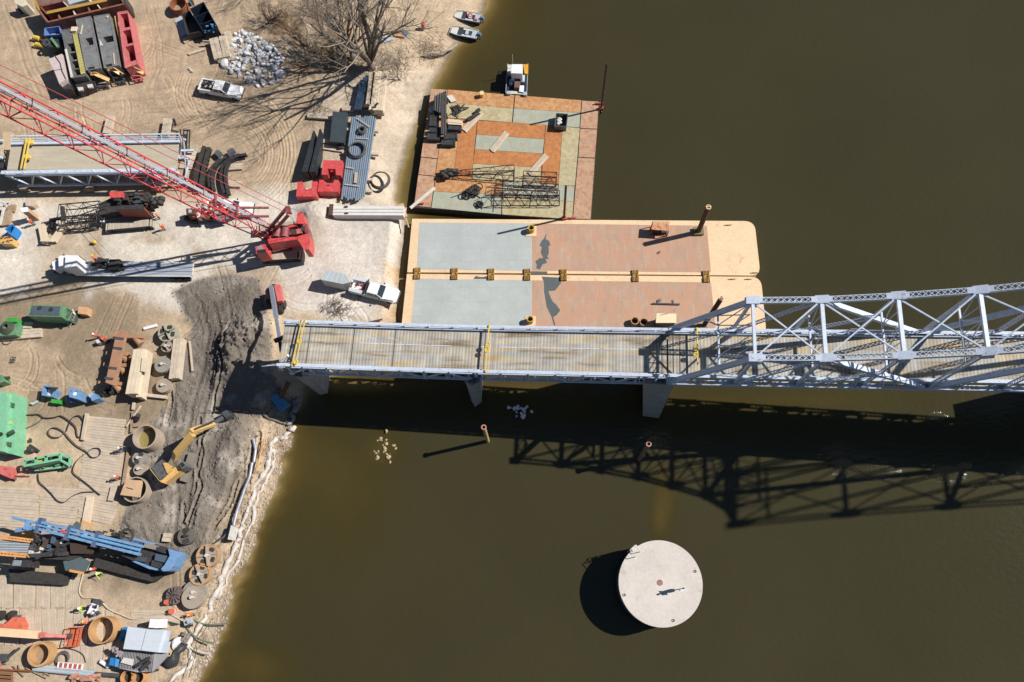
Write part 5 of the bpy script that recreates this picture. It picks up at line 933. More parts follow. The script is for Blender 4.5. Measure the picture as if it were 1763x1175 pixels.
BRD = mat('overexposed_boom_red', C(232, 84, 90), .5, var=.15); BF = P(474, 407, 4.6); bdir = Vector((math.cos(R(186))*math.cos(R(65)), math.sin(R(186))*math.cos(R(65)), math.sin(R(65)))); upv = Vector((-math.cos(R(186))*math.sin(R(65)), -math.sin(R(186))*math.sin(R(65)), math.cos(R(65))))  # boom red is paler than the body: overexposed sunlight put into the colour
m = MB(); s1 = 9.; m.lattice(BF, BF+bdir*s1, 2.2, .7, 1.8, .11, .06, up=upv, h2=2.1); RC.part('boom_base', m, RED)
m = MB(); m.lattice(BF+bdir*s1, BF+bdir*40, 2.25, 2.1, 1.9, .11, .058, up=upv); RC.part('boom_section', m, BRD); m = MB(); m.lattice(BF+bdir*40, BF+bdir*78, 2.25, 2.1, 1.9, .11, .058, up=upv); RC.part('boom_section', m, BRD)
side = bdir.cross(upv).normalized(); m = MB(); cc = BF+upv*1.12
if side.y < 0: side = -side
m.beam(cc+bdir*3+side*.34, cc+bdir*78+side*.34, .5, .06, tuple(upv)); RC.part('boom_walkway', m, mat('grey_walkway', C(170, 164, 172), .6, var=.2)); m = MB()
for s_ in range(9, 78, 6): m.beam(cc+bdir*s_+side*1.05, cc+bdir*s_-side*.1, .09, .16, tuple(upv))
m.cyl(cc-side*.05-upv*.1+bdir*6, cc-side*.05-upv*.1+bdir*78, .06, n=5); RC.part('walkway_clamps', m, DSTEEL); m = MB()
for s_ in (9., 13.): m.beam(cc+bdir*s_-side*1., cc+bdir*s_+side*1., .35, .4, tuple(upv)); 
m.beam(cc+bdir*8.5+side*.8, cc+bdir*6+upv*3.2+side*.8, .25, .25); m.beam(cc+bdir*8.5-side*.6, cc+bdir*6+upv*3.2-side*.6, .25, .25); RC.part('back_stops', m, DRED)
m = MB(); tip = BF+bdir*78+upv*1.5
for t0, k in ((tops[0], 1.), (tops[1], -.6)): m.cyl(t0, tip+side*k, .045, n=5)
RC.part('pendant_lines', m, mat('pendant_red', C(200, 70, 80)))
m = MB(); [m.cyl(tops[k], pz(ZR, (1180, 300+320*k), 6.6), .035, n=5) for k in (0, 1)]; RC.part('hoist_lines', m, STEEL)
m = MB(); m.cyl(P(140, 388, 3), P(192, 441, 3.6), .03, n=5); solo('tag_line', 'thin cable stretched from the trailer load towards the crane hook', 'cable', m, STEEL)
m = MB(); c = P(162, 417, 2.5); m.ball(tuple(c), (.35, .35, .45), 10, 6); m.box((c.x, c.y, c.z), (.5, .16, .8), .6); solo('hook_block', 'small yellow hook block hanging over the pale yard above the semi truck', 'hook block', m, YEL)
# ---- black crawler crane
BC = Thing('crawler_crane', 'older black crawler crane with a stubby lattice boom and a red cab roof', 'crane', pz(ZF, (1300, 250), GZ))
BC.part('cab', prismpx(ZF, [(1105, 62), (1235, 56), (1238, 118), (1112, 122)], 6.2, 3.5), RED); BC.part('machine_deck', prismpx(ZF, [(1000, 180), (1110, 130), (1500, 60), (1520, 215), (1190, 260), (1000, 300)], 5., 3.4), BLACK)
BC.part('rear_house', prismpx(ZF, [(1172, 238), (1165, 215), (1440, 196), (1452, 232)], 6.3, 3.3), mat('brown_red_panel', C(150, 72, 62), .6, var=.2)); m = prismpx(ZF, [(1165, 240), (1160, 205), (1446, 188), (1458, 236)], 6.42, 6.3); BC.part('house_roof', m, DSTEEL)
rr = random.Random(8)
for mt, n in ((DSTEEL, 16), (BLACK, 14), (STEEL, 7), (BRUST, 4)):
    m = MB()
    for k in range(n): c = pz(ZF, (rr.uniform(1190, 1500), rr.uniform(85, 190)), 5.+rr.uniform(0, .9)); m.box(tuple(c), (rr.uniform(.2, 1.), rr.uniform(.15, .5), rr.uniform(.2, .8)), rr.uniform(-.2, .3))
    BC.part('machinery', m, mt)
m = MB(); [m.cyl(pz(ZF, (x, y), 5.6)+Vector((0, -.3, 0)), pz(ZF, (x, y), 5.6)+Vector((0, .3, 0)), .5, n=14) for x, y in ((1540, 150), (1590, 140), (1635, 135), (1560, 180), (1620, 175))]; m.beam(pz(ZF, (1480, 160), 5.4), pz(ZF, (1640, 150), 5.4), .9, .3); BC.part('sheave_block', m, BLACK)
m = MB(); m.lattice(pz(ZF, (1030, 250), 5.), pz(ZF, (625, 285), 4.4), 2.3, 1.8, 1.3, .1, .05, h2=1.8); m.beam(pz(ZF, (630, 215), 5.3), pz(ZF, (645, 350), 5.3), .5, .5); BC.part('boom_butt', m, BLACK)
m = MB(); m.lattice(pz(ZF, (1000, 345), 3.6), pz(ZF, (650, 385), 3.4), 1.6, 1.4, 1.1, .09, .045); BC.part('boom_insert', m, mat('bronze_black_steel', C(80, 66, 52), .6)); m = MB(); m.beam(pz(ZF, (1090, 165), 6.), pz(ZF, (780, 240), 5.6), .12, .12); BC.part('pendant_bar', m, DSTEEL); m = MB(); m.beam(pz(ZF, (1090, 195), 6.), pz(ZF, (720, 330), 5.4), .12, .12); BC.part('pendant_bar', m, DSTEEL); m = MB(); m.beam(pz(ZF, (540, 370), 3), pz(ZF, (500, 460), 2.6), .5, .4); m.beam(pz(ZF, (510, 345), 3), pz(ZF, (620, 335), 3.4), .3, .4); BC.part('butt_hooks', m, DSTEEL)
track(BC, (180, 391), (262, 383.5), 1.15, GZ, 3.3, PAD); track(BC, (200, 352), (270, 346), 1.15, GZ, 3.3, PAD)
m = MB(); m.box(tuple(pz(ZF, (1045, 355), 3.2)), (.7, .6, .5)); BC.part('white_box', m, WHITE)
# ---- telehandler beside the cut deck
th = TH_('telehandler', 'faded red telehandler reaching its grey boom to the cut bridge deck', 'telehandler', ZQ, (390, 120)); th.part('chassis', prismpx(ZQ, [(330, 78), (430, 50), (450, 165), (385, 190)], 3.6, 2.6), PINKRED); th.part('engine_cover', prismpx(ZQ, [(385, 45), (428, 42), (442, 158), (410, 165)], 4.4, 3.4), PINKRED); th.part('cab', prismpx(ZQ, [(325, 75), (352, 62), (378, 160), (360, 170)], 4.9, 3.), RED)
for x, y in ((455, 190), (440, 222), (385, 70), (350, 175)): c = pz(ZQ, (x, y), 2.6); m = MB(); m.cyl(c+Vector((-.25, 0, 0)), c+Vector((.25, 0, 0)), .65, n=18); th.part('wheel', m, BLACK)
m = MB(); A = pz(ZQ, (365, 60), 5.); B_ = pz(ZQ, (425, 435), 10.5); m.beam(A, A.lerp(B_, .6), .55, .6); m.beam(A.lerp(B_, .5), B_, .42, .45); th.part('boom', m, mat('grey_blue_boom', C(140, 148, 160))); m = MB(); m.beam(B_+Vector((-.7, -.3, -.1)), B_+Vector((.9, .4, -.1)), .5, .5); m.beam(B_, B_+Vector((.1, -1.6, -1.)), .4, .4); th.part('fork_head', m, DSTEEL)
# ---- red and white lifting machine under the boom
th = Thing('boom_truck', 'rust red and white truck mounted lift parked under the red crane boom', 'truck', P(355, 372, GZ)); ZS = zf(300, 330, 8.394)
th.part('frame', prismpx(ZS, [(170, 270), (430, 300), (760, 330), (800, 390), (330, 410), (190, 350)], 3.3, 2.6), BRUST); th.part('cab', prismpx(ZS, [(168, 252), (298, 250), (300, 330), (175, 330)], 4.8, 2.6), BRUST); m = prismpx(ZS, [(205, 262), (250, 262), (250, 305), (205, 305)], 4.84, 4.78); th.part('roof_hatch', m, GREYP)
th.part('tank', prismpx(ZS, [(305, 290), (370, 300), (380, 380), (330, 380)], 4., 3.), OFFW); th.part('grey_tarp', prismpx(ZS, [(550, 380), (640, 345), (740, 360), (800, 390), (640, 425)], 3.9, 3.3), mat('grey_tarp', C(130, 136, 144), .8, var=.25)); clm = MB(); rr = random.Random(2)
for mt, n, nm in ((RED, 16, 'red_fittings'), (OFFW, 10, 'white_fittings'), (DRED, 12, 'hoses'), (ORANGE, 8, 'orange_fittings')):
    m = MB()
    for k in range(n): c = pz(ZS, (rr.uniform(200, 760), rr.uniform(190, 360)), 3.4+rr.random()); m.box(tuple(c), (rr.uniform(.2, 1.1), rr.uniform(.1, .4), rr.uniform(.15, .5)), rr.uniform(-.9, .9))
    th.part(nm, m, mt)
for x, y in ((190, 390), (240, 420), (520, 410), (300, 440)): c = pz(ZS, (x, y), 2.45); m = MB(); m.cyl(c+Vector((0, -.2, 0)), c+Vector((0, .2, 0)), .5, n=16); th.part('wheel', m, BLACK)
m = MB(); m.beam(pz(ZS, (330, 430), 2.3), pz(ZS, (420, 380), 2.6), .5, .15); th.part('ramp', m, WOOD)
# ---- excavator
EX = TH_('excavator', 'yellow excavator on the grey mud with its arm stretched toward the bank', 'excavator', ZK, (530, 740)); gx = GZ
def tri(zfn, a, b, z, w, mt): pass
EX.part('track', prismpx(ZK, [(640, 865), (705, 885), (810, 600), (735, 580)], 2.8, gx), mat('muddy_track', C(140, 132, 122), .9, var=.2)); EX.part('track', prismpx(ZK, [(430, 740), (490, 770), (590, 560), (530, 520)], 2.8, gx), mat('muddy_track', C(140, 132, 122)))
EX.part('engine_deck', prismpx(ZK, [(350, 735), (462, 655), (525, 790), (448, 862)], 5.1, 3.2), mat('charcoal_deck', C(62, 70, 78), .6)); EX.part('counterweight', prismpx(ZK, [(340, 752), (352, 738), (450, 862), (480, 880), (490, 897), (455, 885), (430, 865)], 4.9, 3.2), CATY)
EX.part('body', prismpx(ZK, [(462, 700), (505, 685), (560, 760), (640, 700), (715, 718), (490, 896), (450, 866), (525, 800)], 4.7, 3.1), CATY); EX.part('hydraulic_cover', prismpx(ZK, [(470, 690), (520, 690), (555, 760), (515, 795)], 5.3, 4.7), CATY); cb = EX.part('cab', prismpx(ZK, [(635, 690), (672, 670), (712, 722), (665, 750)], 5.6, 3.2), mat('cab_frame', C(120, 120, 118))); m = prismpx(ZK, [(642, 695), (670, 680), (700, 715), (668, 738)], 5.63, 5.58); EX.part('cab_glass', m, GLASS, cb)
m = MB(); a, b_, c_ = pz(ZK, (590, 650), 5.), pz(ZK, (608, 590), 6.2), pz(ZK, (775, 400), 7.6); m.beam(a, b_, .75, .6); m.beam(b_, c_, .75, .8); m.beam(pz(ZK, (600, 630), 5.), pz(ZK, (690, 510), 6.3), .25, .25); EX.part('boom', m, CATY)
m = MB(); A = pz(ZK, (745, 385), 7.8); B_ = pz(ZK, (1010, 290), 3.9); m.beam(A, A.lerp(B_, .45), .75, .9); m.beam(A.lerp(B_, .4), B_, .55, .5); EX.part('stick', m, CATY); m = MB(); m.beam(pz(ZK, (800, 345), 8.), pz(ZK, (990, 265), 5.), .2, .2); m.beam(pz(ZK, (1000, 285), 4.2), pz(ZK, (1080, 235), 3.6), .5, .45); EX.part('cylinder', m, STEEL)
m = MB(); q = tp(q4(ZK((1060, 175), (1115, 145), (1168, 215), (1105, 245)), 3.9)); m.prism(q, 3., 3.9, tp(q4(ZK((1065, 180), (1110, 155), (1155, 210), (1105, 235)), 3.9))); EX.part('bucket', m, STEEL); m = MB()
for k in range(4): a = Vector(q[1]).lerp(Vector(q[2]), (k+.5)/4); m.box((a.x+.25, a.y-.05, 3.1), (.5, .14, .14), -.6)
EX.part('bucket_teeth', m, DSTEEL)
m = MB(); m.tube([pz(ZK, (800, 385), 7.2), pz(ZK, (870, 382), 6.), pz(ZK, (890, 350), 5.5), pz(ZK, (940, 300), 5.2)], .05); EX.part('hydraulic_hose', m, STEEL)
# ---- blue drill rig
BR_ = Thing('drill_rig', 'large blue drilling rig with a folded blue mast lying over its body', 'drill rig', P(200, 960, GZ)); BT = mat('dark_blue_paint', C(40, 84, 130), .5)
bod = [(1222, 350), (1300, 372), (1560, 455), (1620, 478), (1638, 520), (1590, 620), (1560, 655), (1500, 660), (1380, 640), (1230, 575), (1120, 520), (1150, 490), (1260, 500)]
BR_.part('frame', prismpx(ZL, bod, 4.6, 3.6), DSTEEL)
BR_.part('counterweight', prismpx(ZL, [(1545, 452), (1620, 478), (1638, 520), (1592, 618), (1562, 655), (1500, 662), (1478, 640), (1515, 600), (1560, 520)], 5.9, 3.2), BLUE); BR_.part('side_beam', prismpx(ZL, [(1222, 348), (1400, 398), (1400, 420), (1215, 372)], 5.2, 4.2), BLUE); BR_.part('side_beam', prismpx(ZL, [(1225, 558), (1385, 618), (1490, 650), (1480, 662), (1370, 640), (1215, 572)], 5., 3.6), BLUE)
for nm, pts, z1, mt in (('grey_hatch', [(1230, 375), (1320, 392), (1310, 425), (1220, 408)], 5.1, STEEL), ('hatch_panel', [(1445, 435), (1550, 465), (1535, 505), (1430, 470)], 5.3, DSTEEL), ('rear_panel', [(1400, 560), (1500, 590), (1480, 640), (1385, 612)], 5.2, DSTEEL), ('valve_box', [(1260, 525), (1350, 540), (1330, 580), (1240, 560)], 5.2, STEEL), ('winch_box', [(1430, 500), (1540, 520), (1520, 585), (1420, 560)], 5.4, mat('blue_grey_steel', C(84, 100, 116))), ('pump_box', [(1330, 395), (1440, 425), (1425, 465), (1320, 440)], 5.4, mat('dusty_grey', C(150, 140, 130))), ('cab_roof', [(1115, 515), (1215, 492), (1240, 540), (1220, 565)], 5.6, DSTEEL)): BR_.part(nm, prismpx(ZL, pts, z1, 4.4), mt)
def mastpt(x, y, z): return pz(ZL, (x, y), z)
m = MB(); A = mastpt(1300, 470, 6.2); B_ = mastpt(330, 232, 6.6); d = (B_-A).normalized(); s_ = Vector((-d.y, d.x, 0))
for k in (-.75, .75): m.beam(A+s_*k*.7, B_+s_*k*.6, .34, .8)
for t_ in np.linspace(.02, .98, 15): c = A.lerp(B_, float(t_)); m.beam(c-s_*.5, c+s_*.5, .35, .2)
BR_.part('mast', m, BLUE); m = MB(); m.cyl(A+Vector((0, 0, .35)), A.lerp(B_, .55)+Vector((0, 0, .4)), .2, n=10); m.cyl(A.lerp(B_, .5)+Vector((0, 0, .3)), A.lerp(B_, .97)+Vector((0, 0, .35)), .13, n=10); BR_.part('feed_cylinder', m, mat('pale_blue_steel', C(110, 170, 215)))
m = MB(); 
for t_ in (.42, .68, .96): c = A.lerp(B_, t_); m = MB(); m.beam(c-s_*1., c+s_*1., .5, .9); BR_.part('mast_guide', m, BT)
m = MB(); m.beam(mastpt(350, 225, 6.6), mastpt(120, 172, 6.4), .35, .5); m.beam(mastpt(340, 260, 6.6), mastpt(150, 290, 6.2), .5, .5); m.beam(mastpt(270, 190, 6.6), mastpt(240, 280, 6.6), .6, .6); BR_.part('mast_head', m, BLUE); m = MB(); c = mastpt(585, 298, 7.); m.box(tuple(c), (.7, .35, .04), -.25); BR_.part('red_badge', m, RED)
m = MB(); rr = random.Random(14)
for k in range(26): c = mastpt(rr.uniform(880, 1250), rr.uniform(360, 470), rr.uniform(4.6, 6.2)); m.box(tuple(c), (rr.uniform(.3, 1.2), rr.uniform(.15, .5), rr.uniform(.2, .7)), rr.uniform(-.5, .1))
BR_.part('rotary_drive', m, BT); m = MB(); 
for k in range(16): c = mastpt(rr.uniform(720, 1200), rr.uniform(290, 360), rr.uniform(4, 5.)); m.box(tuple(c), (rr.uniform(.3, 1.4), rr.uniform(.12, .35), .3), -.25)
BR_.part('tool_rack', m, DSTEEL); m = MB()
for j in range(3): m.torus(tuple(mastpt(1160, 340, 5.3+.12*j)), 1.0-.1*j, .07, 20, 5)
BR_.part('hose_reel', m, BLACK)
BR_.part('track', prismpx(ZL, [(880, 540), (1480, 700), (1400, 760), (850, 620)], 3.2, GZ), BLACK); BR_.part('track', prismpx(ZL, [(960, 330), (1480, 430), (1470, 480), (950, 400)], 3.2, GZ), BLACK)
# ---- black drill crane with orange boom rails
KC = Thing('crawler_crane', 'black crawler crane with orange boom rails beside the blue rig at the left edge', 'crane', P(85, 955, GZ))
ORL = mat('light_orange_steel', C(242, 166, 84), .5, var=.12)
KC.part('boom_walkway', prismpx(ZL, [(5, 372), (275, 380), (245, 500), (-10, 480)], 6.6, 6.5), GREYP); m = MB()
for (a, c) in (((-60, 325), (300, 372)), ((-60, 478), (245, 510)), ((-60, 350), (280, 392)), ((-60, 505), (235, 530))): m.beam(mastpt(*a, 6.9), mastpt(*c, 6.9), .22, .22)
for k in range(10): a = -40+k*32; m.beam(mastpt(a, 330+k*4, 6.9), mastpt(a+20, 356+k*4, 6.9), .1, .1); m.beam(mastpt(a, 482+k*3, 6.9), mastpt(a+20, 508+k*3, 6.9), .1, .1)
KC.part('boom_rail', m, ORL); m = MB(); [m.beam(mastpt(-60, 385+k*24, 7.), mastpt(290, 398+k*22, 6.9), .05, .05) for k in range(5)]; KC.part('boom_cables', m, DSTEEL)
KC.part('machine_deck', prismpx(ZL, [(262, 385), (600, 345), (840, 400), (860, 480), (640, 560), (270, 540)], 4.9, 3.3), BLACK); KC.part('tail_house', prismpx(ZL, [(640, 400), (840, 420), (820, 500), (650, 500)], 5.8, 4.8), mat('brown_black_house', C(76, 62, 52)))
rr = random.Random(31)
for mt, n, nm in ((DSTEEL, 18, 'machinery'), (STEEL, 12, 'steel_fittings'), (OFFW, 5, 'pale_fittings'), (BRUST, 5, 'winch_parts'), (mat('blue_grey_steel', C(84, 100, 116)), 7, 'blue_grey_fittings')):
    m = MB()
    for k in range(n): c = mastpt(rr.uniform(275, 590), rr.uniform(350, 490), 5+rr.uniform(0, 1.)); m.box(tuple(c), (rr.uniform(.25, 1.3), rr.uniform(.12, .5), rr.uniform(.2, .6)), rr.choice((-.1, 1.45)))
    KC.part(nm, m, mt)
m = MB(); m.beam(mastpt(240, 520, 6.), mastpt(640, 500, 5.2), .5, .3); m.beam(mastpt(640, 400, 5.6), mastpt(330, 545, 6.), .3, .3); KC.part('mast_arm', m, DSTEEL); cb = KC.part('cab', prismpx(ZL, [(120, 548), (270, 560), (262, 625), (85, 618)], 5.8, 3.4), DSTEEL); m = prismpx(ZL, [(128, 555), (200, 560), (190, 612), (110, 608)], 5.84, 5.78); KC.part('roof_window', m, mat('grey_skylight', C(150, 160, 165), .2), cb)
KC.part('catwalk', prismpx(ZL, [(580, 570), (740, 530), (832, 575), (775, 672), (600, 655)], 4.6, 4.45), mat('grey_green_plate', C(92, 104, 108), .7, var=.12)); m = MB(); m.beam(mastpt(640, 655, 4.7), mastpt(770, 680, 4.7), .3, .12); KC.part('step_grating', m, ORL)
KC.part('catwalk', prismpx(ZL, [(700, 200), (745, 225), (720, 300), (650, 262)], 4.6, 4.45), mat('grey_green_plate', C(92, 104, 108))); m = MB(); m.beam(mastpt(755, 205, 4.6), mastpt(850, 240, 4.6), .4, .12); KC.part('step_grating', m, ORL)
KC.part('track', prismpx(ZL, [(80, 640), (620, 690), (590, 790), (90, 760)], 3.1, GZ), BLACK); KC.part('track', prismpx(ZL, [(300, 330), (700, 300), (720, 350), (300, 385)], 3.1, GZ), mat('dusty_grey', C(150, 140, 130)))
m = MB(); c = mastpt(265, 320, 3.); m.box(tuple(c), (2.2, 1.6, .9), -.1); KC.part('orange_locker', m, ORL)
# ---------------- upper left: tanks, bins, rock pile
def tank(label, pts, zt, mt, holes, fr=None, front=None):
    q = tp(q4(ZA(*pts), zt)); th = Thing('storage_tank', label, 'tank', (*q[0], GZ), 'row of long steel tanks'); m = MB(); A, B_, C_, D = [Vector(p) for p in q]
    segs = sorted(holes); t0 = 0
    def cell(t0, t1, u0, u1, z0, z1):
        def pt(u, t_): return tuple(A.lerp(B_, u).lerp(D.lerp(C_, u), t_))
        m.prism([pt(u0, t0), pt(u1, t0), pt(u1, t1), pt(u0, t1)], z0, z1)
    for (a, c, u0, u1) in segs:
        if a > t0+.001: cell(t0, a, 0, 1, GZ, zt)
        if u0 > 0: cell(a, c, 0, u0, GZ, zt)
        if u1 < 1: cell(a, c, u1, 1, GZ, zt)
        cell(a, c, max(u0, .0), min(u1, 1), GZ, GZ+.3); t0 = c
    if t0 < 1: cell(t0, 1, 0, 1, GZ, zt)
    th.part('body', m, mt); rim(th, q, zt, .12, fr or mt); return th, A, B_, C_, D
GT = mat('worn_grey_tank_roof', C(122, 130, 136), .6, .1, var=.25, rust=.28, rustcol=C(120, 90, 76), scale=.7); WT = mat('pinkish_white_tank', C(216, 198, 194), .6, var=.1, rust=.12, rustcol=C(205, 165, 155))
t1, A, B_, C_, D = tank('leftmost dark tank with open compartments and a yellow grating along its side', [(622, 310), (722, 292), (870, 770), (728, 792)], 5., mat('dark_grey_tank', C(84, 90, 96), .6, var=.3), [(.3, .47, .25, .8), (.5, .64, .25, .8), (.67, .82, .25, .8), (.84, .96, .25, .8)])
m = MB(); m.beam(pz(ZA, (665, 500), 5.1), pz(ZA, (728, 785), 5.1), .35, .12); t1.part('white_side_rail', m, OFFW); m = MB(); p0, p1 = pz(ZA, (757, 345), 5.15), pz(ZA, (842, 748), 5.15); m.beam(p0, p1, .75, .08)
for k in range(26): c = p0.lerp(p1, k/26); m.beam(c+Vector((-.4, 0, .08)), c+Vector((.4, .25, .08)), .07, .06)
t1.part('yellow_grating', m, mat('pale_yellow_grating', C(202, 192, 120), .7, var=.15)); m = MB(); m.prism(tp(q4(ZA((735, 790), (905, 765), (940, 870), (790, 930)), 3.6)), GZ, 3.6); t1.part('front_bay', m, mat('dark_bay', C(70, 62, 62))); m = MB(); m.prism(tp(q4(ZA((780, 885), (835, 880), (838, 912), (795, 920)), 3.8)), 3.5, 3.8); m2 = t1.part('gauge_box', m, OFFW)
m = MB(); m.prism(tp(q4(ZA((880, 858), (930, 850), (938, 885), (890, 890)), 3.8)), 3.5, 3.8); t1.part('gauge_box', m, OFFW)
m = MB(); m.beam(pz(ZA, (722, 300), 5.2), pz(ZA, (778, 300), 5.2), .9, .3); t1.part('tan_hatch', m, PLY)
def steps(th, zfn, a, b, c, mt):
    m = MB(); m.beam(pz(zfn, a, 4.), pz(zfn, b, 4.), .4, .12); m.beam(pz(zfn, b, 4.), pz(zfn, c, 3.), .55, .12); m.beam(pz(zfn, (a[0]+8, a[1]-18), 5.), pz(zfn, (b[0]+5, b[1]-20), 5.), .1, .1); m.beam(pz(zfn, (b[0]+5, b[1]-20), 5.), pz(zfn, (c[0]+3, c[1]-18), 4.), .1, .1); th.part('steps', m, mt)
t2_, A, B_, C_, D = tank('second grey tank roofed with steel sheets beside the yellow grating', [(770, 200), (915, 168), (1020, 690), (872, 715)], 5., GT, [(.4, .54, .35, .85), (.95, 1, .1, .6)])
steps(t2_, ZA, (915, 755), (960, 752), (1105, 815), CATY)
t3_, A, B_, C_, D = tank('third grey tank with a black hatch opening across its middle', [(952, 170), (1105, 145), (1205, 660), (1056, 692)], 5., GT, [(.42, .54, .3, .98), (.94, 1, .1, .55)]); steps(t3_, ZA, (1095, 712), (1150, 708), (1245, 768), CATY)
m = MB(); m.add([pz(ZA, (1005, 395), 5.3), pz(ZA, (1045, 462), 5.1), pz(ZA, (1008, 462), 5.1), pz(ZA, (1008, 440), 5.)], [(0, 1, 2), (0, 2, 3), (0, 3, 1), (1, 3, 2)]); t3_.part('raised_lid', m, OFFW)
m = MB(); m.beam(pz(ZA, (1148, 540), 5.1), pz(ZA, (1158, 655), 5.1), .1, .1); m.beam(pz(ZA, (1085, 165), 5.1), pz(ZA, (1092, 180), 5.1), .3, .2); t3_.part('batten', m, PLY); m = MB(); m.beam(pz(ZA, (835, 255), 5.1), pz(ZA, (815, 350), 5.1), .15, .1); t2_.part('batten', m, PLY)
PK = mat('pinkish_red_tank', C(214, 96, 104), .55, var=.14, rust=.15, rustcol=C(225, 150, 150)); t4_, A, B_, C_, D = tank('rightmost pinkish red tank with three open compartments', [(1190, 128), (1290, 113), (1392, 650), (1268, 690)], 5., PK, [(.04, .3, .22, .95), (.35, .6, .22, .95), (.64, .92, .22, .95)]); steps(t4_, ZA, (1275, 695), (1310, 680), (1452, 745), CATY)
m = MB(); p0, p1 = pz(ZA, (1168, 165), 4.4), pz(ZA, (1265, 680), 4.4); m.beam(p0, p1, .35, .12); t4_.part('yellow_walkway', m, CATY)
for th, pts in ((t2_, (950, 820, 1080, 880)), (t3_, (1140, 790, 1250, 835)), (t4_, (1320, 770, 1425, 812))):
    m = MB(); a, b_ = (pts[0], pts[1]), (pts[2], pts[1]); c_, d_ = (pts[2], pts[3]-15), (pts[0]+25, pts[3]); L_ = [pz(ZA, p, 2.9) for p in (a, b_, c_, d_)]; [m.beam(L_[i], L_[(i+1) % 4], .14, .14) for i in range(4)]; [m.beam(p, (p.x, p.y, 2), .14, .14) for p in L_]; m.prism(tp([p.xy for p in shrink([v.xy for v in L_], .2)]) if 0 else tp(shrink([v.xy for v in L_], .2)), 2, 2.3); th.part('front_frame', m, PK if th is t4_ else STEEL)
th = TH_('wash_tank', 'pinkish white tank box left of the dark tank casting a broad shadow', 'tank', ZA, (580, 700)); q = [(490, 600), (625, 545), (672, 800), (600, 850), (548, 720)]; th.part('body', prismpx(ZA, q, 5.1), WT); m = MB(); m.tube([pz(ZA, p, 5.15) for p in ((560, 572), (608, 640), (625, 715), (665, 800))], .07); th.part('pipe', m, DSTEEL); m = MB(); m.beam(pz(ZA, (545, 715), 5.13), pz(ZA, (640, 700), 5.13), .08, .04); th.part('seam', m, STEEL)
th.part('tail_bay', prismpx(ZA, [(600, 850), (680, 815), (720, 900), (650, 900)], 4.2), DSTEEL)
RB = mat('rusty_red_brown', C(150, 98, 82), .8, var=.3, rust=.3); th = TH_('formwork_box', 'big open rust brown steel formwork with yellow walkways cut by the top edge', 'steel form', ZA, (850, 150)); ZT_ = 5.4
for nm, (a, c), w_, z_, mt in (('side_wall', ((375, 75), (480, 225)), .3, 0, RB), ('side_wall', ((480, 225), (1262, 38)), .3, 0, RB), ('side_wall', ((470, 140), (1200, -30)), .25, 0, RB), ('side_wall', ((370, 75), (640, 10)), .25, 0, DRED), ('side_wall', ((350, 0), (470, 140)), .25, 0, RB), ('side_wall', ((1262, 38), (1240, -60)), .3, 0, DSTEEL), ('walkway', ((475, 135), (1080, 5)), .6, .12, mat('ochre_grating', C(190, 150, 70), .7, var=.2)), ('walkway', ((350, 0), (400, 110)), .35, .12, mat('ochre_grating', C(190, 150, 70))), ('divider', ((590, 150), (600, 195)), .15, 0, RB), ('divider', ((740, 110), (760, 160)), .15, 0, OFFW), ('divider', ((890, 75), (905, 120)), .15, 0, RB), ('divider', ((985, 50), (1020, 95)), .2, 0, PLY), ('divider', ((640, 20), (690, 70)), .15, 0, OFFW), ('divider', ((900, -10), (925, 20)), .3, 0, PLY)):
    A, B_ = pz(ZA, a, ZT_), pz(ZA, c, ZT_); m = MB(); h = .12 if nm == 'walkway' else ZT_-GZ; m.beam(A+Vector((0, 0, z_-h/2)), B_+Vector((0, 0, z_-h/2)), w_, h); th.part(nm, m, mt)
th.part('floor', prismpx(ZA, [(375, 75), (480, 225), (1262, 38), (1240, -60), (350, -20)], 2.3), mat('brown_floor', C(130, 106, 90), .8, var=.3)); th.part('inner_plate', prismpx(ZA, [(480, 70), (640, 20), (660, 60), (500, 110)], 4.2, 2.2), mat('tan_plate', C(176, 160, 138))); th.part('inner_plate', prismpx(ZA, [(680, 0), (880, -40), (890, -5), (700, 45)], 4.6, 2.2), GREYP)
th = TH_('water_tote', 'cream boxed tote at the top left corner beside the formwork', 'tote', ZA, (215, 70)); th.part('tank', prismpx(ZA, [(145, 5), (255, 0), (275, 50), (225, 70), (160, 40)], 4.3), mat('cream_tote', C(228, 216, 188))); th.part('pallet', prismpx(ZA, [(170, 60), (260, 55), (250, 100), (195, 120)], 2.6), DSTEEL)
openbin('waste_bin', 'blue bin with a pale lid above the small green machine', 'bin', ZA, [(455, 290), (600, 270), (618, 350), (450, 362)], 4.4, DBLUE, load=mat('pale_blue', C(150, 172, 215)))
th = TH_('small_loader', 'small green machine squeezed between the blue bin and the dark tank', 'machine', ZA, (540, 470)); th.part('body', prismpx(ZA, [(440, 400), (600, 395), (625, 470), (500, 480)], 3.9), DSTEEL); th.part('boom', (lambda m: m.beam(pz(ZA, (520, 390), 4.3), pz(ZA, (590, 480), 4.1), .4, .3))(MB()), GREEN); m = MB(); c = pz(ZA, (475, 440), 3.9); m.ring(c.xy, .7, .3, 3.9, 4.1, 20); th.part('steering_ring', m, STEEL)
for lb, x, y in (('yellow roller lying at the left of the green machine, upper one', 375, 385), ('yellow roller lying at the left of the green machine, lower one', 395, 455)):
    c = pz(ZA, (x, y), 2.5); m = MB(); m.cyl(c+Vector((-.5, .1, 0)), c+Vector((.5, -.2, 0)), .4, n=14); m.box((c.x-.8, c.y, 2.3), (.6, .5, .5)); solo('plate_compactor', lb, 'compactor', m, YEL, 'yellow compactors by the tanks')
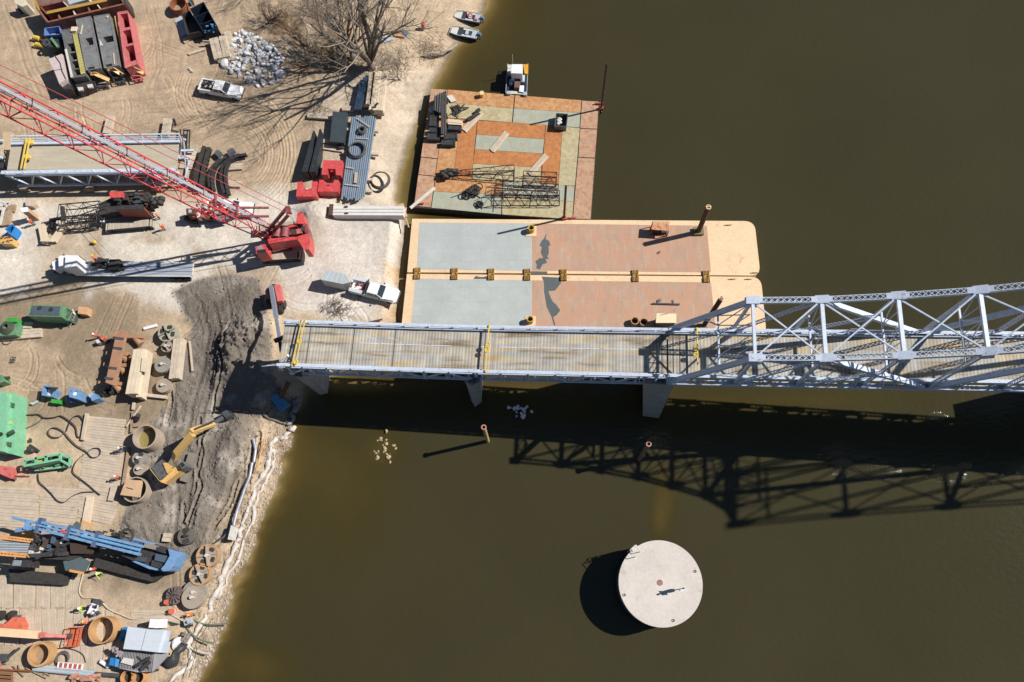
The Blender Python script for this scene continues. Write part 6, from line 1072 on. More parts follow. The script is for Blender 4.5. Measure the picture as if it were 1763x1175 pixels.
th = TH_('casing_ring', 'rusty casing ring cut by the top edge right of the formwork', 'steel ring', ZB, (330, 60)); c = pz(ZB, (330, 40), 3.4); m = MB(); m.ring(c.xy, 1.45, 1.32, GZ, 3.4, 32); th.part('wall', m, RUST); m = MB(); m.disc(c.xy, 1.32, GZ, 2.1); th.part('mud_fill', m, DWOOD)
b_ = openbin('open_container', 'blue black open container with bright blue hoses at its lower end', 'container', ZB, [(455, 95), (590, 25), (735, 285), (590, 325)], 4.2, mat('navy_container', C(30, 44, 62), .6), ribs=2); m = MB(); rr = random.Random(6)
for k in range(12): c = pz(ZB, (rr.uniform(595, 735), rr.uniform(250, 325)), rr.uniform(2.6, 4.5)); m.cyl(c, c+Vector((rr.uniform(-.5, .5), rr.uniform(-.5, .5), rr.uniform(-.2, .3))), .13, n=7)
b_.part('blue_hoses', m, mat('cyan_hose', C(44, 124, 180)))
openbin('open_container', 'dark low open container left of the blue hoses with grey rim', 'container', ZB, [(372, 150), (450, 110), (560, 320), (425, 350)], 3.6, DSTEEL)
block('road_plate', 'grey mottled plate lying left of the dark open container', 'plate', ZB, [(300, 215), (360, 150), (420, 340), (365, 370)], 2.12, GREYP)
th = TH_('light_mast', 'small grey mast trailer at the top edge beside the bush', 'light tower', ZB, (450, 30)); m = MB(); m.beam(pz(ZB, (440, 0), 4), pz(ZB, (485, 65), 3.2), .25, .25); th.part('mast', m, STEEL); th.part('base', prismpx(ZB, [(430, -20), (465, -25), (475, 15), (440, 20)], 3.), DSTEEL)
for a, c, w_, z_, lb in (((366, 80), (379, 105), .75, 2.6, 'lowest left plank stack of the timber pile beside the white rocks'), ((367, 66), (376, 101), 1.5, 3.1, 'wide middle stack of pale planks in the pile beside the white rocks'), ((382, 62), (390, 98), 1.1, 2.9, 'second pale plank stack in the pile beside the white rocks'), ((391, 54), (399, 103), 1.1, 2.5, 'longest plank stack touching the white rocks'), ((386, 98), (390, 110), .9, 2.4, 'short stub of timber under the middle plank stack'), ((374, 106), (384, 107), .5, 2.3, 'narrow block at the foot of the plank pile'), ((324, 93), (352, 84), .5, 2.3, 'single beam lying left of the plank pile'), ((316, 71), (327, 64), .9, 2.3, 'short thick beam offcut below the dark container'), ((335, 61), (372, 50), .45, 2.2, 'thin beam lying under the container with blue hoses'), ((349, 70), (362, 71), .15, 3.2, 'narrow dark strap bar at the corner of the plank pile')):
    timbers(lb, a, c, w_, 2 if w_ > .7 else 1, z_, .5 if z_ > 2.4 else .25)
rr = random.Random(42); RP = [(405, 58), (420, 52), (440, 62), (470, 80), (488, 98), (492, 118), (482, 138), (462, 150), (440, 150), (420, 136), (398, 128), (386, 112), (398, 95), (400, 75)]
pts = []; tries = 0
while len(pts) < 112 and tries < 6000:
    tries += 1; x, y = rr.uniform(385, 494), rr.uniform(50, 152)
    if not inpoly(np.array([x]), np.array([y]), RP)[0]: continue
    if (y > 112 or x+y > 590) and rr.random() < .72: continue
    r = rr.uniform(.34, .6) if rr.random() < .65 else rr.uniform(.6, .95)
    if any(math.hypot(x-a, y-b) < (r+q_)*5.4 for a, b, q_ in pts): continue
    pts.append((x, y, r))
for k, (x, y, r) in enumerate(pts): c = P(x, y, 2); rock((x, y), r, gz(c.x, c.y)-.05, 300+k, 'pale grey limestone boulder in the rock pile right of the parked pickup', 'boulders of the white rock pile', .42)
for k, (x, y) in enumerate(((478, 160), (478, 133), (423, 139), (437, 145), (504, 128))): c = P(x-4, y-18, 2)
# small clutter by the upper yard
m = MB()
for k in range(3): c = P(326+k*2.2, 118+k*2.5, 2.2); m.box((c.x, c.y, 2.15), (.35, .2, .35))
solo('concrete_blocks', 'three tiny pale blocks on the sand above the parked pickup', 'blocks', m, OFFW)
# timber cribs above the lowered span
timbers('pale double timber standing up from the upper edge of the lowered span, left one', (190, 199), (182, 230), 1.2, 2, 3.2, .7); timbers('pale double timber standing up from the upper edge of the lowered span, right one', (288, 203), (283, 233), 1.2, 2, 3.2, .7)
# ---------------- lowered span on the yard
LS = Thing('lowered_span', 'cut bridge span with pale blue trusses resting low on the upper yard', 'bridge span', P(150, 300, GZ)); ZL0 = 6.6
dq = tp(q4([(20, 243), (308, 240), (304, 291), (12, 293)], ZL0)); m = MB(); m.prism(dq, ZL0-.2, ZL0); LS.part('deck', m, mat('dusty_grid_deck', C(196, 184, 162), .9, var=.14, scale=1.2, streak=(.15, 1.2, 1), fine=.1)); Ls = ((16, 292.5), (304, 291))
m = MB(); N0, N1 = P(18, 235, ZL0+.9), P(309, 231, ZL0+.9); m.beam(N0, N1, .22, .14); m.beam(N0-Vector((0, .35, .25)), N1-Vector((0, .35, .25)), .1, .1); m.beam(N0-Vector((0, .65, .3)), N1-Vector((0, .65, .3)), .1, .1); m.beam(N0-Vector((0, 1., .55)), N1-Vector((0, 1., .55)), .4, .3)
for k in range(10): c = N0.lerp(N1, k/9); m.beam(c, c-Vector((-.25, 1., .5)), .1, .1)
LS.part('railing', m, BRIDGE); m = MB(); S0, S1 = P(2, 297.5, ZL0+.6), P(302, 292.5, ZL0+.6); m.beam(S0, S1, .55, .2)
for k in range(10): c = S0.lerp(S1, (k+.3)/10); m.beam(c+Vector((-.2, .25, .15)), c+Vector((.25, -.3, .1)), .14, .1)
LS.part('railing', m, BRIDGE); zb = 3.0; b0, b1 = Vector((S0.x, S0.y+.1, zb)), Vector((S1.x, S1.y+.1, zb)); m = MB(); m.beam(b0, b1, .35, .3); LS.part('bottom_chord', m, BRIDGE); m = MB(); t0, t1_ = Vector((S0.x, S0.y+.1, ZL0-.4)), Vector((S1.x, S1.y+.1, ZL0-.4)); m.beam(t0, t1_, .3, .3)
k = 12
for i in range(k):
    a, c = i/k, (i+1)/k; m.beam((b0 if i % 2 else t0).lerp((b1 if i % 2 else t1_), a), (t0 if i % 2 else b0).lerp((t1_ if i % 2 else b1), c), .22, .22); m.beam(b0.lerp(b1, c), b0.lerp(b1, c)+Vector((0, 6.2, 3.2)), .12, .12)
LS.part('web_bracing', m, BRIDGE); m = MB(); off = Vector((.3, 5.9, 0)); m.beam(b0+off, b1+off, .35, .3)
for i in range(k): a, c = i/k, (i+1)/k; m.beam((b0 if i % 2 else t0).lerp((b1 if i % 2 else t1_), a)+off, (t0 if i % 2 else b0).lerp((t1_ if i % 2 else b1), c)+off, .22, .22)
LS.part('web_bracing', m, BRIDGE)
for px in (45, 155, 270): c = P(px, 322, 2.4); m = MB(); m.box((c.x, c.y+3., 2.45), (1.4, 7.5, 1.)); LS.part('timber_crib', m, DWOOD)
m = MB(); a, c = P(46, 238, ZL0+1.1), P(36, 291, ZL0+1.1); [m.beam(a+Vector((k*.5, 0, 0)), c+Vector((k*.5, 0, 0)), .16, .2) for k in (0, 1)]; ly = Thing('spreader_beam', 'twin yellow lifting beam lying across the lowered span near its left end', 'lifting beam', (c.x, c.y, ZL0), 'yellow lifting beams across the decks'); ly.part('beam', m, YEL)
for p in ((54, 247), (49, 272)): c = P(*p, ZL0+.6); m = MB(); m.cyl(c, c+Vector((0, 0, .5)), .42, n=16); m.box((c.x, c.y, c.z+.2), (.9, .5, .3)); ly.part('sheave', m, YEL)
block('sand_ramp', 'strip of sand covering the gap at the left end of the lowered span', 'sand', ZD, [(25, 260), (105, 250), (120, 300), (85, 590), (60, 600), (30, 480)], 4.6, mat('sand_cover', C(206, 180, 146), .95, var=.1))
th = TH_('lowered_span', 'stub of another cut span at the left edge', 'bridge span', ZD, (10, 480)); th.part('deck', prismpx(ZD, [(-60, 345), (32, 350), (15, 490), (-60, 500)], 5.4, 5.1), mat('dusty_grid_deck', C(196, 184, 162))); m = MB(); m.beam(pz(ZD, (-60, 335), 6), pz(ZD, (30, 335), 6), .35, .3); m.beam(pz(ZD, (-60, 500), 5.3), pz(ZD, (20, 490), 5.3), .4, .4); th.part('railing', m, BRIDGE); m = MB(); m.beam(pz(ZD, (20, 490), 5.), pz(ZD, (82, 515), 4.2), .3, .2); m.beam(pz(ZD, (0, 560), 4.2), pz(ZD, (62, 575), 4.2), .9, .6); th.part('end_brace', m, DSTEEL)
m = MB()
for k, x in enumerate((1660, 1690, 1722, 1745)): m.beam(pz(ZD, (x, 232), 3.), pz(ZD, (x-8, 425), 3.), .16, .2)
m.beam(pz(ZD, (1690, 240), 3.1), pz(ZD, (1745, 240), 3.1), .16, .2); solo('steel_rack', 'black upright steel rack at the right end of the lowered span', 'rack', m, DSTEEL)
m = MB()
for a, c in (((1590, 130), (1580, 240)), ((1600, 125), (1622, 190)), ((1575, 180), (1615, 185)), ((1585, 235), (1640, 250))): m.beam(pz(ZD, a, 2.3), pz(ZD, c, 2.3), .12, .12)
solo('rebar_scrap', 'thin dark scrap bars above the right end of the lowered span', 'scrap metal', m, DSTEEL)
th = TH_('truss_offcut', 'white truss offcut lying on planks below the right end of the lowered span', 'truss piece', ZD, (1700, 600)); m = MB()
for a, c in (((1640, 450), (1745, 515)), ((1650, 500), (1740, 485)), ((1745, 500), (1700, 700)), ((1620, 620), (1760, 745)), ((1655, 450), (1645, 500))): m.beam(pz(ZD, a, 2.9), pz(ZD, c, 2.9), .24, .24)
th.part('members', m, BRIDGE); timbers('timber mat under the white truss offcut beside the black steel stack', (314, 270), (336, 272), 4.2, 5, 2.3, .25, mt=WOOD)
m = MB(); c = P(322, 313, 2.8); m.disc(c.xy, .55, GZ, 2.9, 20); solo('orange_drum', 'orange drum between the truss offcut and the red boom', 'drum', m, ORANGE)
# bottom left of the span: timbers etc
th = TH_('step_platform', 'wooden box platform on the pale yard at the lower edge of the span shadow', 'box', ZF, (310, 190)); th.part('box', prismpx(ZF, [(262, 130), (345, 128), (360, 185), (330, 210), (255, 200)], 3.), WOOD)
th = TH_('site_box', 'white topped wooden box with a long shadow at the left of the pale yard', 'box', ZF, (250, 260)); th.part('box', prismpx(ZF, [(200, 225), (275, 215), (285, 262), (225, 270)], 5.0), mat('box_plywood', C(206, 168, 132), .8)); m = prismpx(ZF, [(200, 225), (275, 215), (285, 262), (225, 270)], 5.1, 5.0); th.part('lid', m, WHITE)
th = TH_('tube_stand', 'white tubular frame standing over timbers at the left edge', 'frame', ZF, (20, 300)); m = MB(); [m.beam(pz(ZF, a, 3.8), pz(ZF, c, 3.8), .28, .28) for a, c in (((-20, 150), (95, 190)), ((0, 200), (60, 215)), ((45, 200), (0, 400)), ((90, 180), (55, 215)))]; th.part('tubes', m, OFFW)
timbers('weathered timber bundle under the white tubular frame at the left edge', (6, 362), (2, 388), 2.6, 4, 2.6, .5, mt=DWOOD); timbers('short timbers right of the white tubular frame', (12, 358), (25, 358), 1.3, 3, 2.5, .4, mt=DWOOD)
openbin('waste_bin', 'bright blue bin with an open dark mouth at the left edge of the pale yard', 'bin', ZF, [(55, 440), (125, 392), (150, 425), (110, 500)], 3.8, mat('sky_blue_bin', C(50, 140, 214)), load=BLACK)
th = TH_('pump_unit', 'yellow pump unit below the blue bin at the left edge', 'pump', ZF, (60, 590)); th.part('housing', prismpx(ZF, [(-20, 520), (100, 510), (140, 540), (120, 590), (0, 585)], 3.4), CATY); m = MB(); rr = random.Random(5)
for k in range(9): c = pz(ZF, (rr.uniform(0, 120), rr.uniform(515, 575)), 3.45); m.box(tuple(c), (rr.uniform(.1, .5), .15, .15), rr.random())
th.part('fittings', m, BRUST)
timbers('pale timber skid leaning toward the black crane boom, left of the pair', (70, 386), (76, 416), 1., 2, 2.9, .6, mt=PLY); timbers('pale timber skid of the V shaped pair, right one', (106, 391), (90, 415), .9, 2, 2.9, .6, mt=PLY); timbers('thin plank closing the V of pale skids', (69, 414.5), (90, 415), .25, 1, 3.2, .3, mt=PLY)
m = MB(); m.beam(P(72, 386, 2.7), P(96, 380, 2.7), .3, .3); m.tube([P(92, 380, 2.6), P(85, 390, 2.4), P(86, 400, 2.3)], .2); solo('chain_heap', 'dark rigging chain beside the left end of the black boom', 'chain', m, DSTEEL)
# ---------------- curved beams, leads, plates, pipes, weights
for k, (pl, lb) in enumerate([([(353, 254), (341, 290), (337, 322)], 'straight black beam leftmost of the dark steel stack'), ([(361, 256), (352, 290), (346, 326)], 'second straight black beam of the dark steel stack')]):
    m = MB(); p = [P(*a, 3.1) for a in pl]; [m.beam(p[i], p[i+1], .55, .9) for i in (0, 1)]; [m.beam(p[0].lerp(p[2], t_)+Vector((-.4, 0, 0)), p[0].lerp(p[2], t_)+Vector((.4, 0, 0)), .12, .3) for t_ in np.linspace(.1, .9, 9)]; solo('steel_beam', lb, 'beam', m, BLACK, 'dark steel beams in the upper yard')
def curved(lb, pl, z, w_=.42):
    m = MB(); p = [P(*a, z) for a in pl]; d_ = [];
    for a, c in zip(p, p[1:]): m.beam(a, c, w_, .12); m.beam(a-Vector((0, 0, .5)), c-Vector((0, 0, .5)), w_, .12); m.beam(a-Vector((0, 0, .25)), c-Vector((0, 0, .25)), .1, .5)
    solo('curved_beam', lb, 'beam', m, DSTEEL, 'dark steel beams in the upper yard')
def bez(a, b, c, n=9): return [tuple((Vector(a)*(1-t_)**2+Vector(b)*2*t_*(1-t_)+Vector(c)*t_**2)) for t_ in np.linspace(0, 1, n)]
curved('outermost curved black beam of the dark stack with a pale end', bez((424, 266), (372, 268), (394, 335)), 3.1); curved('second curved black beam inside the outermost one', bez((412, 266), (366, 280), (386, 332)), 2.9); curved('third curved black beam of the dark stack', bez((390, 270), (356, 288), (368, 328)), 3.); curved('innermost curved black beam of the dark stack', bez((378, 274), (352, 296), (362, 322)), 2.8)
timbers('pale timbers under the inner bend of the curved beams, upper pair', (388, 288), (416, 286), 1.1, 3, 2.5, .4); timbers('pale timbers under the inner bend of the curved beams, lower pair', (388, 316), (413, 317), 1., 3, 2.5, .4)
for pts, lb in (([(365, 410), (390, 385), (418, 400), (395, 440)], 'grey crate beside the curved beams, left of two'), ([(455, 395), (500, 372), (515, 385), (470, 430)], 'grey crate beside the curved beams, right of two')): 
    pts = [(p[0]-60 if 0 else p[0], p[1]) for p in pts]; block('steel_crate', lb, 'crate', ZE, [((x-(65 if 'left' in lb else 60)), y) for x, y in pts], 3., mat('grey_crate', C(96, 98, 104)), group='grey crates by the curved beams')
for k, (a, b_, c) in enumerate([((540, 225), (533, 262), (524, 296)), ((551, 222), (545, 262), (537, 296))]):
    th = Thing('tapered_leader', ('left' if k == 0 else 'right')+' one of two long black tapered leaders casting pointed shadows', 'pile leader', P(*c, GZ), 'pair of black tapered leaders'); A, B_, C_ = P(*a, 4.3), P(*b_, 4.3), P(*c, 4.3); m = MB(); s_ = Vector((1, .1)); m.prism([tuple(A.xy+s_*.1), tuple(B_.xy+s_*.42), tuple(C_.xy+s_*.45), tuple(C_.xy-s_*.45), tuple(B_.xy-s_*.42), tuple(A.xy-s_*.1)], 2.2, 4.3); th.part('body', m, mat('leader_black', C(50, 56, 62), .5, var=.25)); m = MB()
    for t_ in (.35, .75): q = B_.lerp(C_, t_); m.box((q.x, q.y, 4.32), (.35, .35, .06))
    th.part('slots', m, BLACK)
timbers('grey timber pair under the right leader and dark plate', (548, 243), (570, 243), .7, 2, 2.4, .4); timbers('long pale timbers left of the dark steel plate', (529, 198), (572, 201), .95, 2, 2.6, .4); timbers('short pale timber below the dark steel plate', (552, 252), (592, 258), .9, 1, 2.3, .3)
block('steel_plate', 'thick dark green grey steel plate lying beside the pipe bundle', 'plate', ZE, [(1200, 98), (1310, 105), (1283, 335), (1178, 325)], 3.6, mat('dark_plate', C(66, 76, 80), .55, var=.2), zb=2.6); block('bearing_block', 'small dark block at the lower corner of the dark steel plate', 'block', ZE, [(1225, 350), (1280, 345), (1278, 372), (1250, 376)], 2.8, DSTEEL)
for k in range(3):
    pts, lb = [([(1128, 466), (1275, 470), (1262, 582), (1224, 580), (1222, 535), (1162, 532), (1160, 578), (1115, 575)], 'upper red notched counterweight block beside the pipe bundle'), ([(935, 632), (968, 628), (978, 690), (1040, 688), (1045, 628), (1085, 628), (1078, 742), (922, 742)], 'lower left red notched counterweight block with a front step'), ([(1100, 615), (1135, 618), (1140, 640), (1205, 640), (1212, 615), (1245, 618), (1240, 705), (1085, 705)], 'lower right red notched counterweight block touching the pipe bundle')][k]
    th = Thing('counterweight_block', lb, 'counterweight', pz(ZE, pts[-1], GZ), 'spare red counterweights'); th.part('block', prismpx(ZE, pts, 3.9), RED); m = MB(); a = [pz(ZE, p, 3.95) for p in pts]; m.box((sum(v.x for v in a)/8, sum(v.y for v in a)/8-.3, 3.98), (.3, .25, .12)); th.part('lifting_lug', m, OFFW if k == 1 else DRED)
rr = random.Random(12)
for k in range(12):
    f = k/11; x0, x1 = 607+f*39, 588+f*38; c0, c1 = P(x0, 202+rr.uniform(-2, 3), 2.9), P(x1, 343+rr.uniform(-5, 4), 2.9); m = MB(); m.cyl(c0, c1, .19, n=12); solo('steel_pipe', 'long grey blue pipe in the bundle beside the red counterweights', 'pipe', m, PIPEG, 'grey blue pipes lying side by side')
for y in (222, 262, 306, 326): timbers('timber bearer under the grey blue pipes, '+{222: 'topmost', 262: 'second', 306: 'third', 326: 'lowest'}[y], (590 if y < 300 else 583, y), (652 if y < 300 else 640, y+3), .45, 1, 2.6, .5)
for (x, y, r, z, lb) in ((615, 259, 1.45, 3.3, 'black coiled hose ring lying on the pipe bundle'), (655, 311, 1.55, 2.2, 'black coiled hose ring lying on the sand right of the pipes'), (623, 225, .7, 3.3, 'small coiled ring at the upper end of the pipe bundle')):
    m = MB(); c = P(x, y, z); [m.torus((c.x+rr.uniform(-.05, .05), c.y+rr.uniform(-.05, .05), z+.1*j), r-.07*j, .1, 32, 6) for j in range(4)]; solo('hose_coil', lb, 'hose coil', m, mat('grey_black_hose', C(92, 88, 84), .7), 'coiled hoses by the pipe bundle')
m = MB(); [m.beam(pz(ZE, a, 3.3), pz(ZE, c, 3.3), .12, .1) for a, c in (((1380, 300), (1470, 305)), ((1385, 150), (1480, 215)), ((1290, 650), (1400, 665)), ((1300, 520), (1360, 530)))]; m.beam(pz(ZE, (1380, 560), 3.3), pz(ZE, (1372, 640), 3.3), .5, .12); solo('lashing_bars', 'loose battens lying across the grey blue pipes', 'battens', m, WOOD)
timbers('long fresh yellow timber bundle left of the beach', (654, 123), (647, 190), 2.3, 6, 3.6, 1.2, mt=PLY); timbers('weathered long planks on the left of the fresh timber bundle', (641, 124), (634, 180), .9, 2, 3.6, 1.0)
for k in range(3): m = MB(); a, c = P(632-k*4.5, 131+k*4, 3.2), P(621-k*4.5, 190, 3.2); m.beam(a, c, .4, .5); solo('steel_channel', ['first', 'second', 'third'][k]+' blue grey steel channel left of the long timbers', 'channel', m, mat('channel_blue', C(66, 86, 108), .5, .3), 'steel channels beside the timber bundle')
m = MB(); rr = random.Random(9)
for k in range(10): c = P(rr.uniform(628, 651), rr.uniform(180, 194), 3.4); m.box(tuple(c), (rr.uniform(.3, .9), rr.uniform(.3, .7), rr.uniform(.3, .9)), rr.uniform(0, 1))
solo('clamp_stack', 'dark brown steel clamps at the lower end of the timber bundle', 'clamps', m, mat('dark_brown_steel', C(62, 54, 50)))
timbers('pale bearer sticking out left under the steel channels', (590, 186), (610, 187), .9, 2, 2.5, .4); timbers('pale bearer end right below the timber bundle', (650, 194), (662, 194), .9, 2, 2.4, .4)
th = TH_('concrete_slab_beam', 'long white concrete slab beam lying between the sand heap and the barge', 'slab', ZE, (1460, 860)); th.part('slab', prismpx(ZE, [(1205, 815), (1740, 815), (1735, 885), (1200, 883)], 3.4), mat('white_slab', C(232, 228, 222), .8, var=.1)); m = MB(); [m.beam(pz(ZE, (1203, y), 3.42), pz(ZE, (1738, y), 3.42), .05, .03) for y in (838, 862)]; th.part('joints', m, STEEL); m = MB(); c = pz(ZE, (1190, 850), 3.); m.box(tuple(c), (.6, 1.9, .8)); th.part('end_clamp', m, BRUST); m = MB(); [m.box(tuple(pz(ZE, p, 3.5)), (.5, .25, .15)) for p in ((1302, 820), (1305, 868))]; th.part('anchors', m, DSTEEL)
m = MB(); c = P(583, 348, 2.1); m.ball((c.x, c.y, 2.05), (.6, .35, .25), 12, 6); solo('sandbag', 'small yellowish sandbag by the left end of the white slab', 'sandbag', m, mat('yellow_bag', C(226, 210, 140)))
m = MB(); m.tube([P(*p, 2.1) for p in ((699, 358), (697, 372), (701, 384), (704, 392))], .12); m.beam(P(690, 352, 2.3), P(697, 375, 2.3), .9, .3); solo('mooring_block', 'tan anchor block where the silver gangway meets the shore', 'anchor block', m, mat('tan_block', C(205, 176, 146)))
# beach items
def drum(lb, px, z, mt, r=.38, h=1.1, name='safety_drum', group='pinkish orange drums'):
    c = P(*px, z); th = Thing(name, lb, 'drum', (c.x, c.y, z), group); m = MB(); m.cyl((c.x, c.y, z), (c.x, c.y, z+h), r, r*.8, 14); th.part('body', m, mt); m = MB(); m.ring(c.xy, r*1.01, r*.7, z+h*.4, z+h*.55, 14); th.part('band', m, OFFW)
DR = mat('drum_orange', C(236, 116, 88), .6)
drum('orange drum standing on the open beach right of the big bare tree', (729.5, 48), 1.9, DR); drum('upper orange drum left of the round lids at the lower bank', (292, 1037), GZ, DR, .42); drum('lower pinkish drum left of the round lids at the lower bank', (300, 1053), GZ, DR, .42)
for lb, pts, z, mt in (('orange kayak like float lying under the tree branches', [(895, 285), (925, 262), (1000, 290), (985, 320), (900, 310)], 2.3, mat('sandy_orange', C(220, 170, 140))), ('blue tub beside the sandy orange float under the tree', [(985, 262), (1020, 270), (1005, 300), (978, 290)], 2.5, mat('faded_blue', C(110, 150, 185))), ('small red bag on top of the sandy orange float', [(905, 262), (935, 255), (938, 275), (912, 282)], 2.7, ORANGE), ('white tarp under the branches of the big bare tree', [(780, 320), (870, 310), (890, 345), (800, 370)], 2.2, mat('pale_blue_tarp', C(196, 206, 224)))):
    block('beach_gear', lb, 'gear', ZC, pts, z, mt, zb=1.7)
m = MB(); m.tube([P(787, 77, 1.2), P(774, 86, 1.4), P(752, 92, 1.6), P(730, 92, 1.8)], [.16, .2, .22, .12]); rr = random.Random(4)
for k in range(5): c = P(735+k*6, 92-k, 1.7); m.tube([c, c+Vector((rr.uniform(-.8, .8), rr.uniform(-1, 1), .4))], [.06, .02])
solo('driftwood', 'pale driftwood log reaching from the beach into the water', 'log', m, mat('driftwood', C(186, 172, 156), .9))
# ---------------- trees
def tree(name, label, cat, base, hgt, seed, n0, spread, r0, depth=5, lean=(0, 0), mt=BARK, split=.15, twig=TWIG, wig=.18, ll=(.3, .42)):
    rr = random.Random(seed); b = P(*base, 2); b.z = gz(b.x, b.y)-.1; th = Thing(name, label, cat, b); tr = MB(); br = MB()
    def grow(p, d, ln, r, lv):
        pts = [p]; rs = [r]; n = 4
        for i in range(n): d = (d+Vector((rr.gauss(0, wig), rr.gauss(0, wig), rr.gauss(0, wig*.6)+.05))).normalized(); p = p+d*ln/n; pts.append(p); rs.append(max(.012, r*(1-.55*(i+1)/n)))
        (tr if lv <= 1 else br).tube(pts, rs, 7 if lv < 2 else 4 if lv < 4 else 3)
        if lv >= depth: return
        k = n0 if lv == 0 else 3 if lv < 4 else rr.choice((2, 3))
        for j in range(k):
            t_ = rr.uniform(.45, 1) if lv else rr.uniform(.7, 1); q = pts[min(n, int(t_*n))]; a = rr.uniform(0, 6.28) if lv else 6.28*j/k+rr.uniform(-.3, .3); o = d.cross(Vector((math.cos(a), math.sin(a), .3))).normalized(); sp = spread*rr.uniform(.7, 1.25)
            grow(q, (d*math.cos(sp)+o*math.sin(sp)).normalized(), ln*rr.uniform(.55, .8) if lv else hgt*rr.uniform(*ll), rs[min(n, int(t_*n))]*rr.uniform(.6, .8), lv+1)
    d0 = Vector((lean[0], lean[1], 1)).normalized(); grow(b, d0, hgt*split, r0, 0); th.part('trunk', tr, mt, smooth=True); th.part('crown', br, twig); return th
tree('bare_tree', 'tall bare leafless tree with fanned branches on the bank above the timber bundle', 'tree', (640, 118), 25, 7, 10, .5, .72, 6, (.02, .1), split=.1, wig=.13, ll=(.42, .6)); tree('bare_tree', 'second bare tree beside the tall one reaching out of the top edge', 'tree', (608, 102), 20, 21, 7, .5, .5, 6, (-.12, .1), split=.1, wig=.13, ll=(.4, .55))
tree('small_bare_tree', 'small bare tree alone on the beach left of the barge corner', 'tree', (688, 133), 8, 5, 5, .5, .15, 5, (.15, .1)); tree('bare_bush', 'round brown leafless bush at the top edge above the white rock pile', 'bush', (462, 40), 7, 31, 9, .7, .2, 5, (0, 0), mat('brown_twig', C(84, 62, 52)), .1, mat('brown_twig', C(84, 62, 52)), .3)
tree('bare_tree', 'tree just beyond the top edge whose branch shadows cross the tan yard', 'tree', (470, -30), 15, 61, 6, .5, .3, 5, (-.1, 0))
def brush(lb, px, rx, ry, n, seed, mt, h=.9):
    rr = random.Random(seed); m = MB(); c = P(*px, 2)
    for k in range(n):
        x, y = c.x+rr.gauss(0, rx*.5), c.y+rr.gauss(0, ry*.5); z = gz(x, y)+rr.random()*h
        if gz(x, y) < .35: continue
        a = rr.uniform(0, 6.28); l = rr.uniform(.4, 1.7); m.tube([(x, y, z), (x+math.cos(a)*l*.5, y+math.sin(a)*l*.5, z+rr.uniform(0, .5)), (x+math.cos(a+.4)*l, y+math.sin(a+.4)*l, z+rr.uniform(-.2, .4))], [.035, .025, .012], 3)
    solo('brush_pile', lb, 'brush pile', m, mt)
brush('grey brush heap at the foot of the tall bare tree', (610, 108), 4.5, 3.2, 300, 3, TWIG); brush('dry brush scattered along the slope left of the tall tree', (560, 88), 6, 4, 260, 4, TWIG, .5); brush('straw coloured brush heap on the beach below the small boats', (745, 80), 3, 2.5, 260, 5, mat('straw', C(190, 172, 146), .9), .4); brush('grey brush along the top edge right of the brown bush', (560, 20), 6, 4, 300, 6, TWIG, .6); brush('low dry weeds near the small bare tree on the beach', (676, 110), 3, 3, 200, 8, TWIG, .4)
brush('dark weeds between the bridge end and the service truck', (580, 533), 2.2, 1.6, 120, 9, mat('dark_weed', C(110, 98, 86), .9), .3)
# ---------------- lower left yard
th = TH_('frac_tank', 'green sided dark roofed tank with a red striped ladder leaning on its end', 'tank', ZH, (450, 380)); q1 = [(312, 265), (620, 275), (600, 385), (282, 375)]; q2 = [(640, 275), (735, 330), (690, 425), (622, 385)]
th.part('body', prismpx(ZH, [(312, 265), (640, 275), (622, 388), (282, 378)], 5.2), GREEN); th.part('roof', prismpx(ZH, [(325, 272), (612, 282), (595, 376), (295, 368)], 5.26, 5.2), mat('slate_roof', C(86, 98, 108), .6, var=.2)); th.part('end_bay', prismpx(ZH, [(640, 282), (725, 330), (688, 418), (628, 385)], 4.2), DGREEN); rim(th, tp(q4(ZH(*q2), 4.3)), 4.3, .14, GREEN)
m = MB(); [m.disc(pz(ZH, p, 5.3).xy, .28, 5.26, 5.45, 14) for p in ((405, 295), (520, 312))]; th.part('hatch', m, BLACK)
def ladder(lb, zfn, a, b, z0, z1, w=.9):
    A, B_ = pz(zfn, a, z0), pz(zfn, b, z1); d = (B_-A).normalized(); s_ = Vector((-d.y, d.x, 0)).normalized()*w/2; th = Thing('striped_ladder', lb, 'ladder', A); m = MB(); [m.beam(A+s_*k, B_+s_*k, .12, .12) for k in (-1, 1)]; th.part('rails', m, OFFW); n = 11
    for c0, mt in ((0, WHITE), (1, RED)):
        m = MB(); [m.beam(A.lerp(B_, (i+.5)/n)-s_, A.lerp(B_, (i+.5)/n)+s_, .2, .1) for i in range(c0, n, 2)]; th.part('rungs', m, mt)
ladder('red and white striped ladder leaning on the end of the dark roofed green tank', ZH, (692, 470), (748, 335), 2.1, 4.2)
block('box', 'orange tan wooden box right of the striped ladder', 'box', ZH, [(795, 282), (890, 290), (880, 365), (785, 352)], 3.2, mat('orange_plywood', C(218, 170, 126), .8))
th = TH_('pump_machine', 'green pump machine with a coiled hose reel at the left edge', 'pump', ZH, (90, 520)); th.part('body', prismpx(ZH, [(-30, 450), (60, 430), (180, 420), (185, 480), (160, 570), (-30, 580)], 3.8), GREEN); m = MB(); c = pz(ZH, (75, 495), 3.9); [m.torus((c.x, c.y, 3.95+.1*j), 1.0-.14*j, .1, 24, 6) for j in range(5)]; th.part('hose_reel', m, mat('olive_hose', C(86, 88, 74))); th.part('vent_box', prismpx(ZH, [(70, 395), (165, 395), (165, 440), (65, 440)], 4.2), mat('bright_green_paint', C(66, 170, 70)))
m = MB(); m.torus(tuple(pz(ZH, (72, 620), 2.2)), .75, .05, 22, 5); solo('hose_loop', 'thin dark hose loop below the green pump machine', 'hose', m, HOSE)
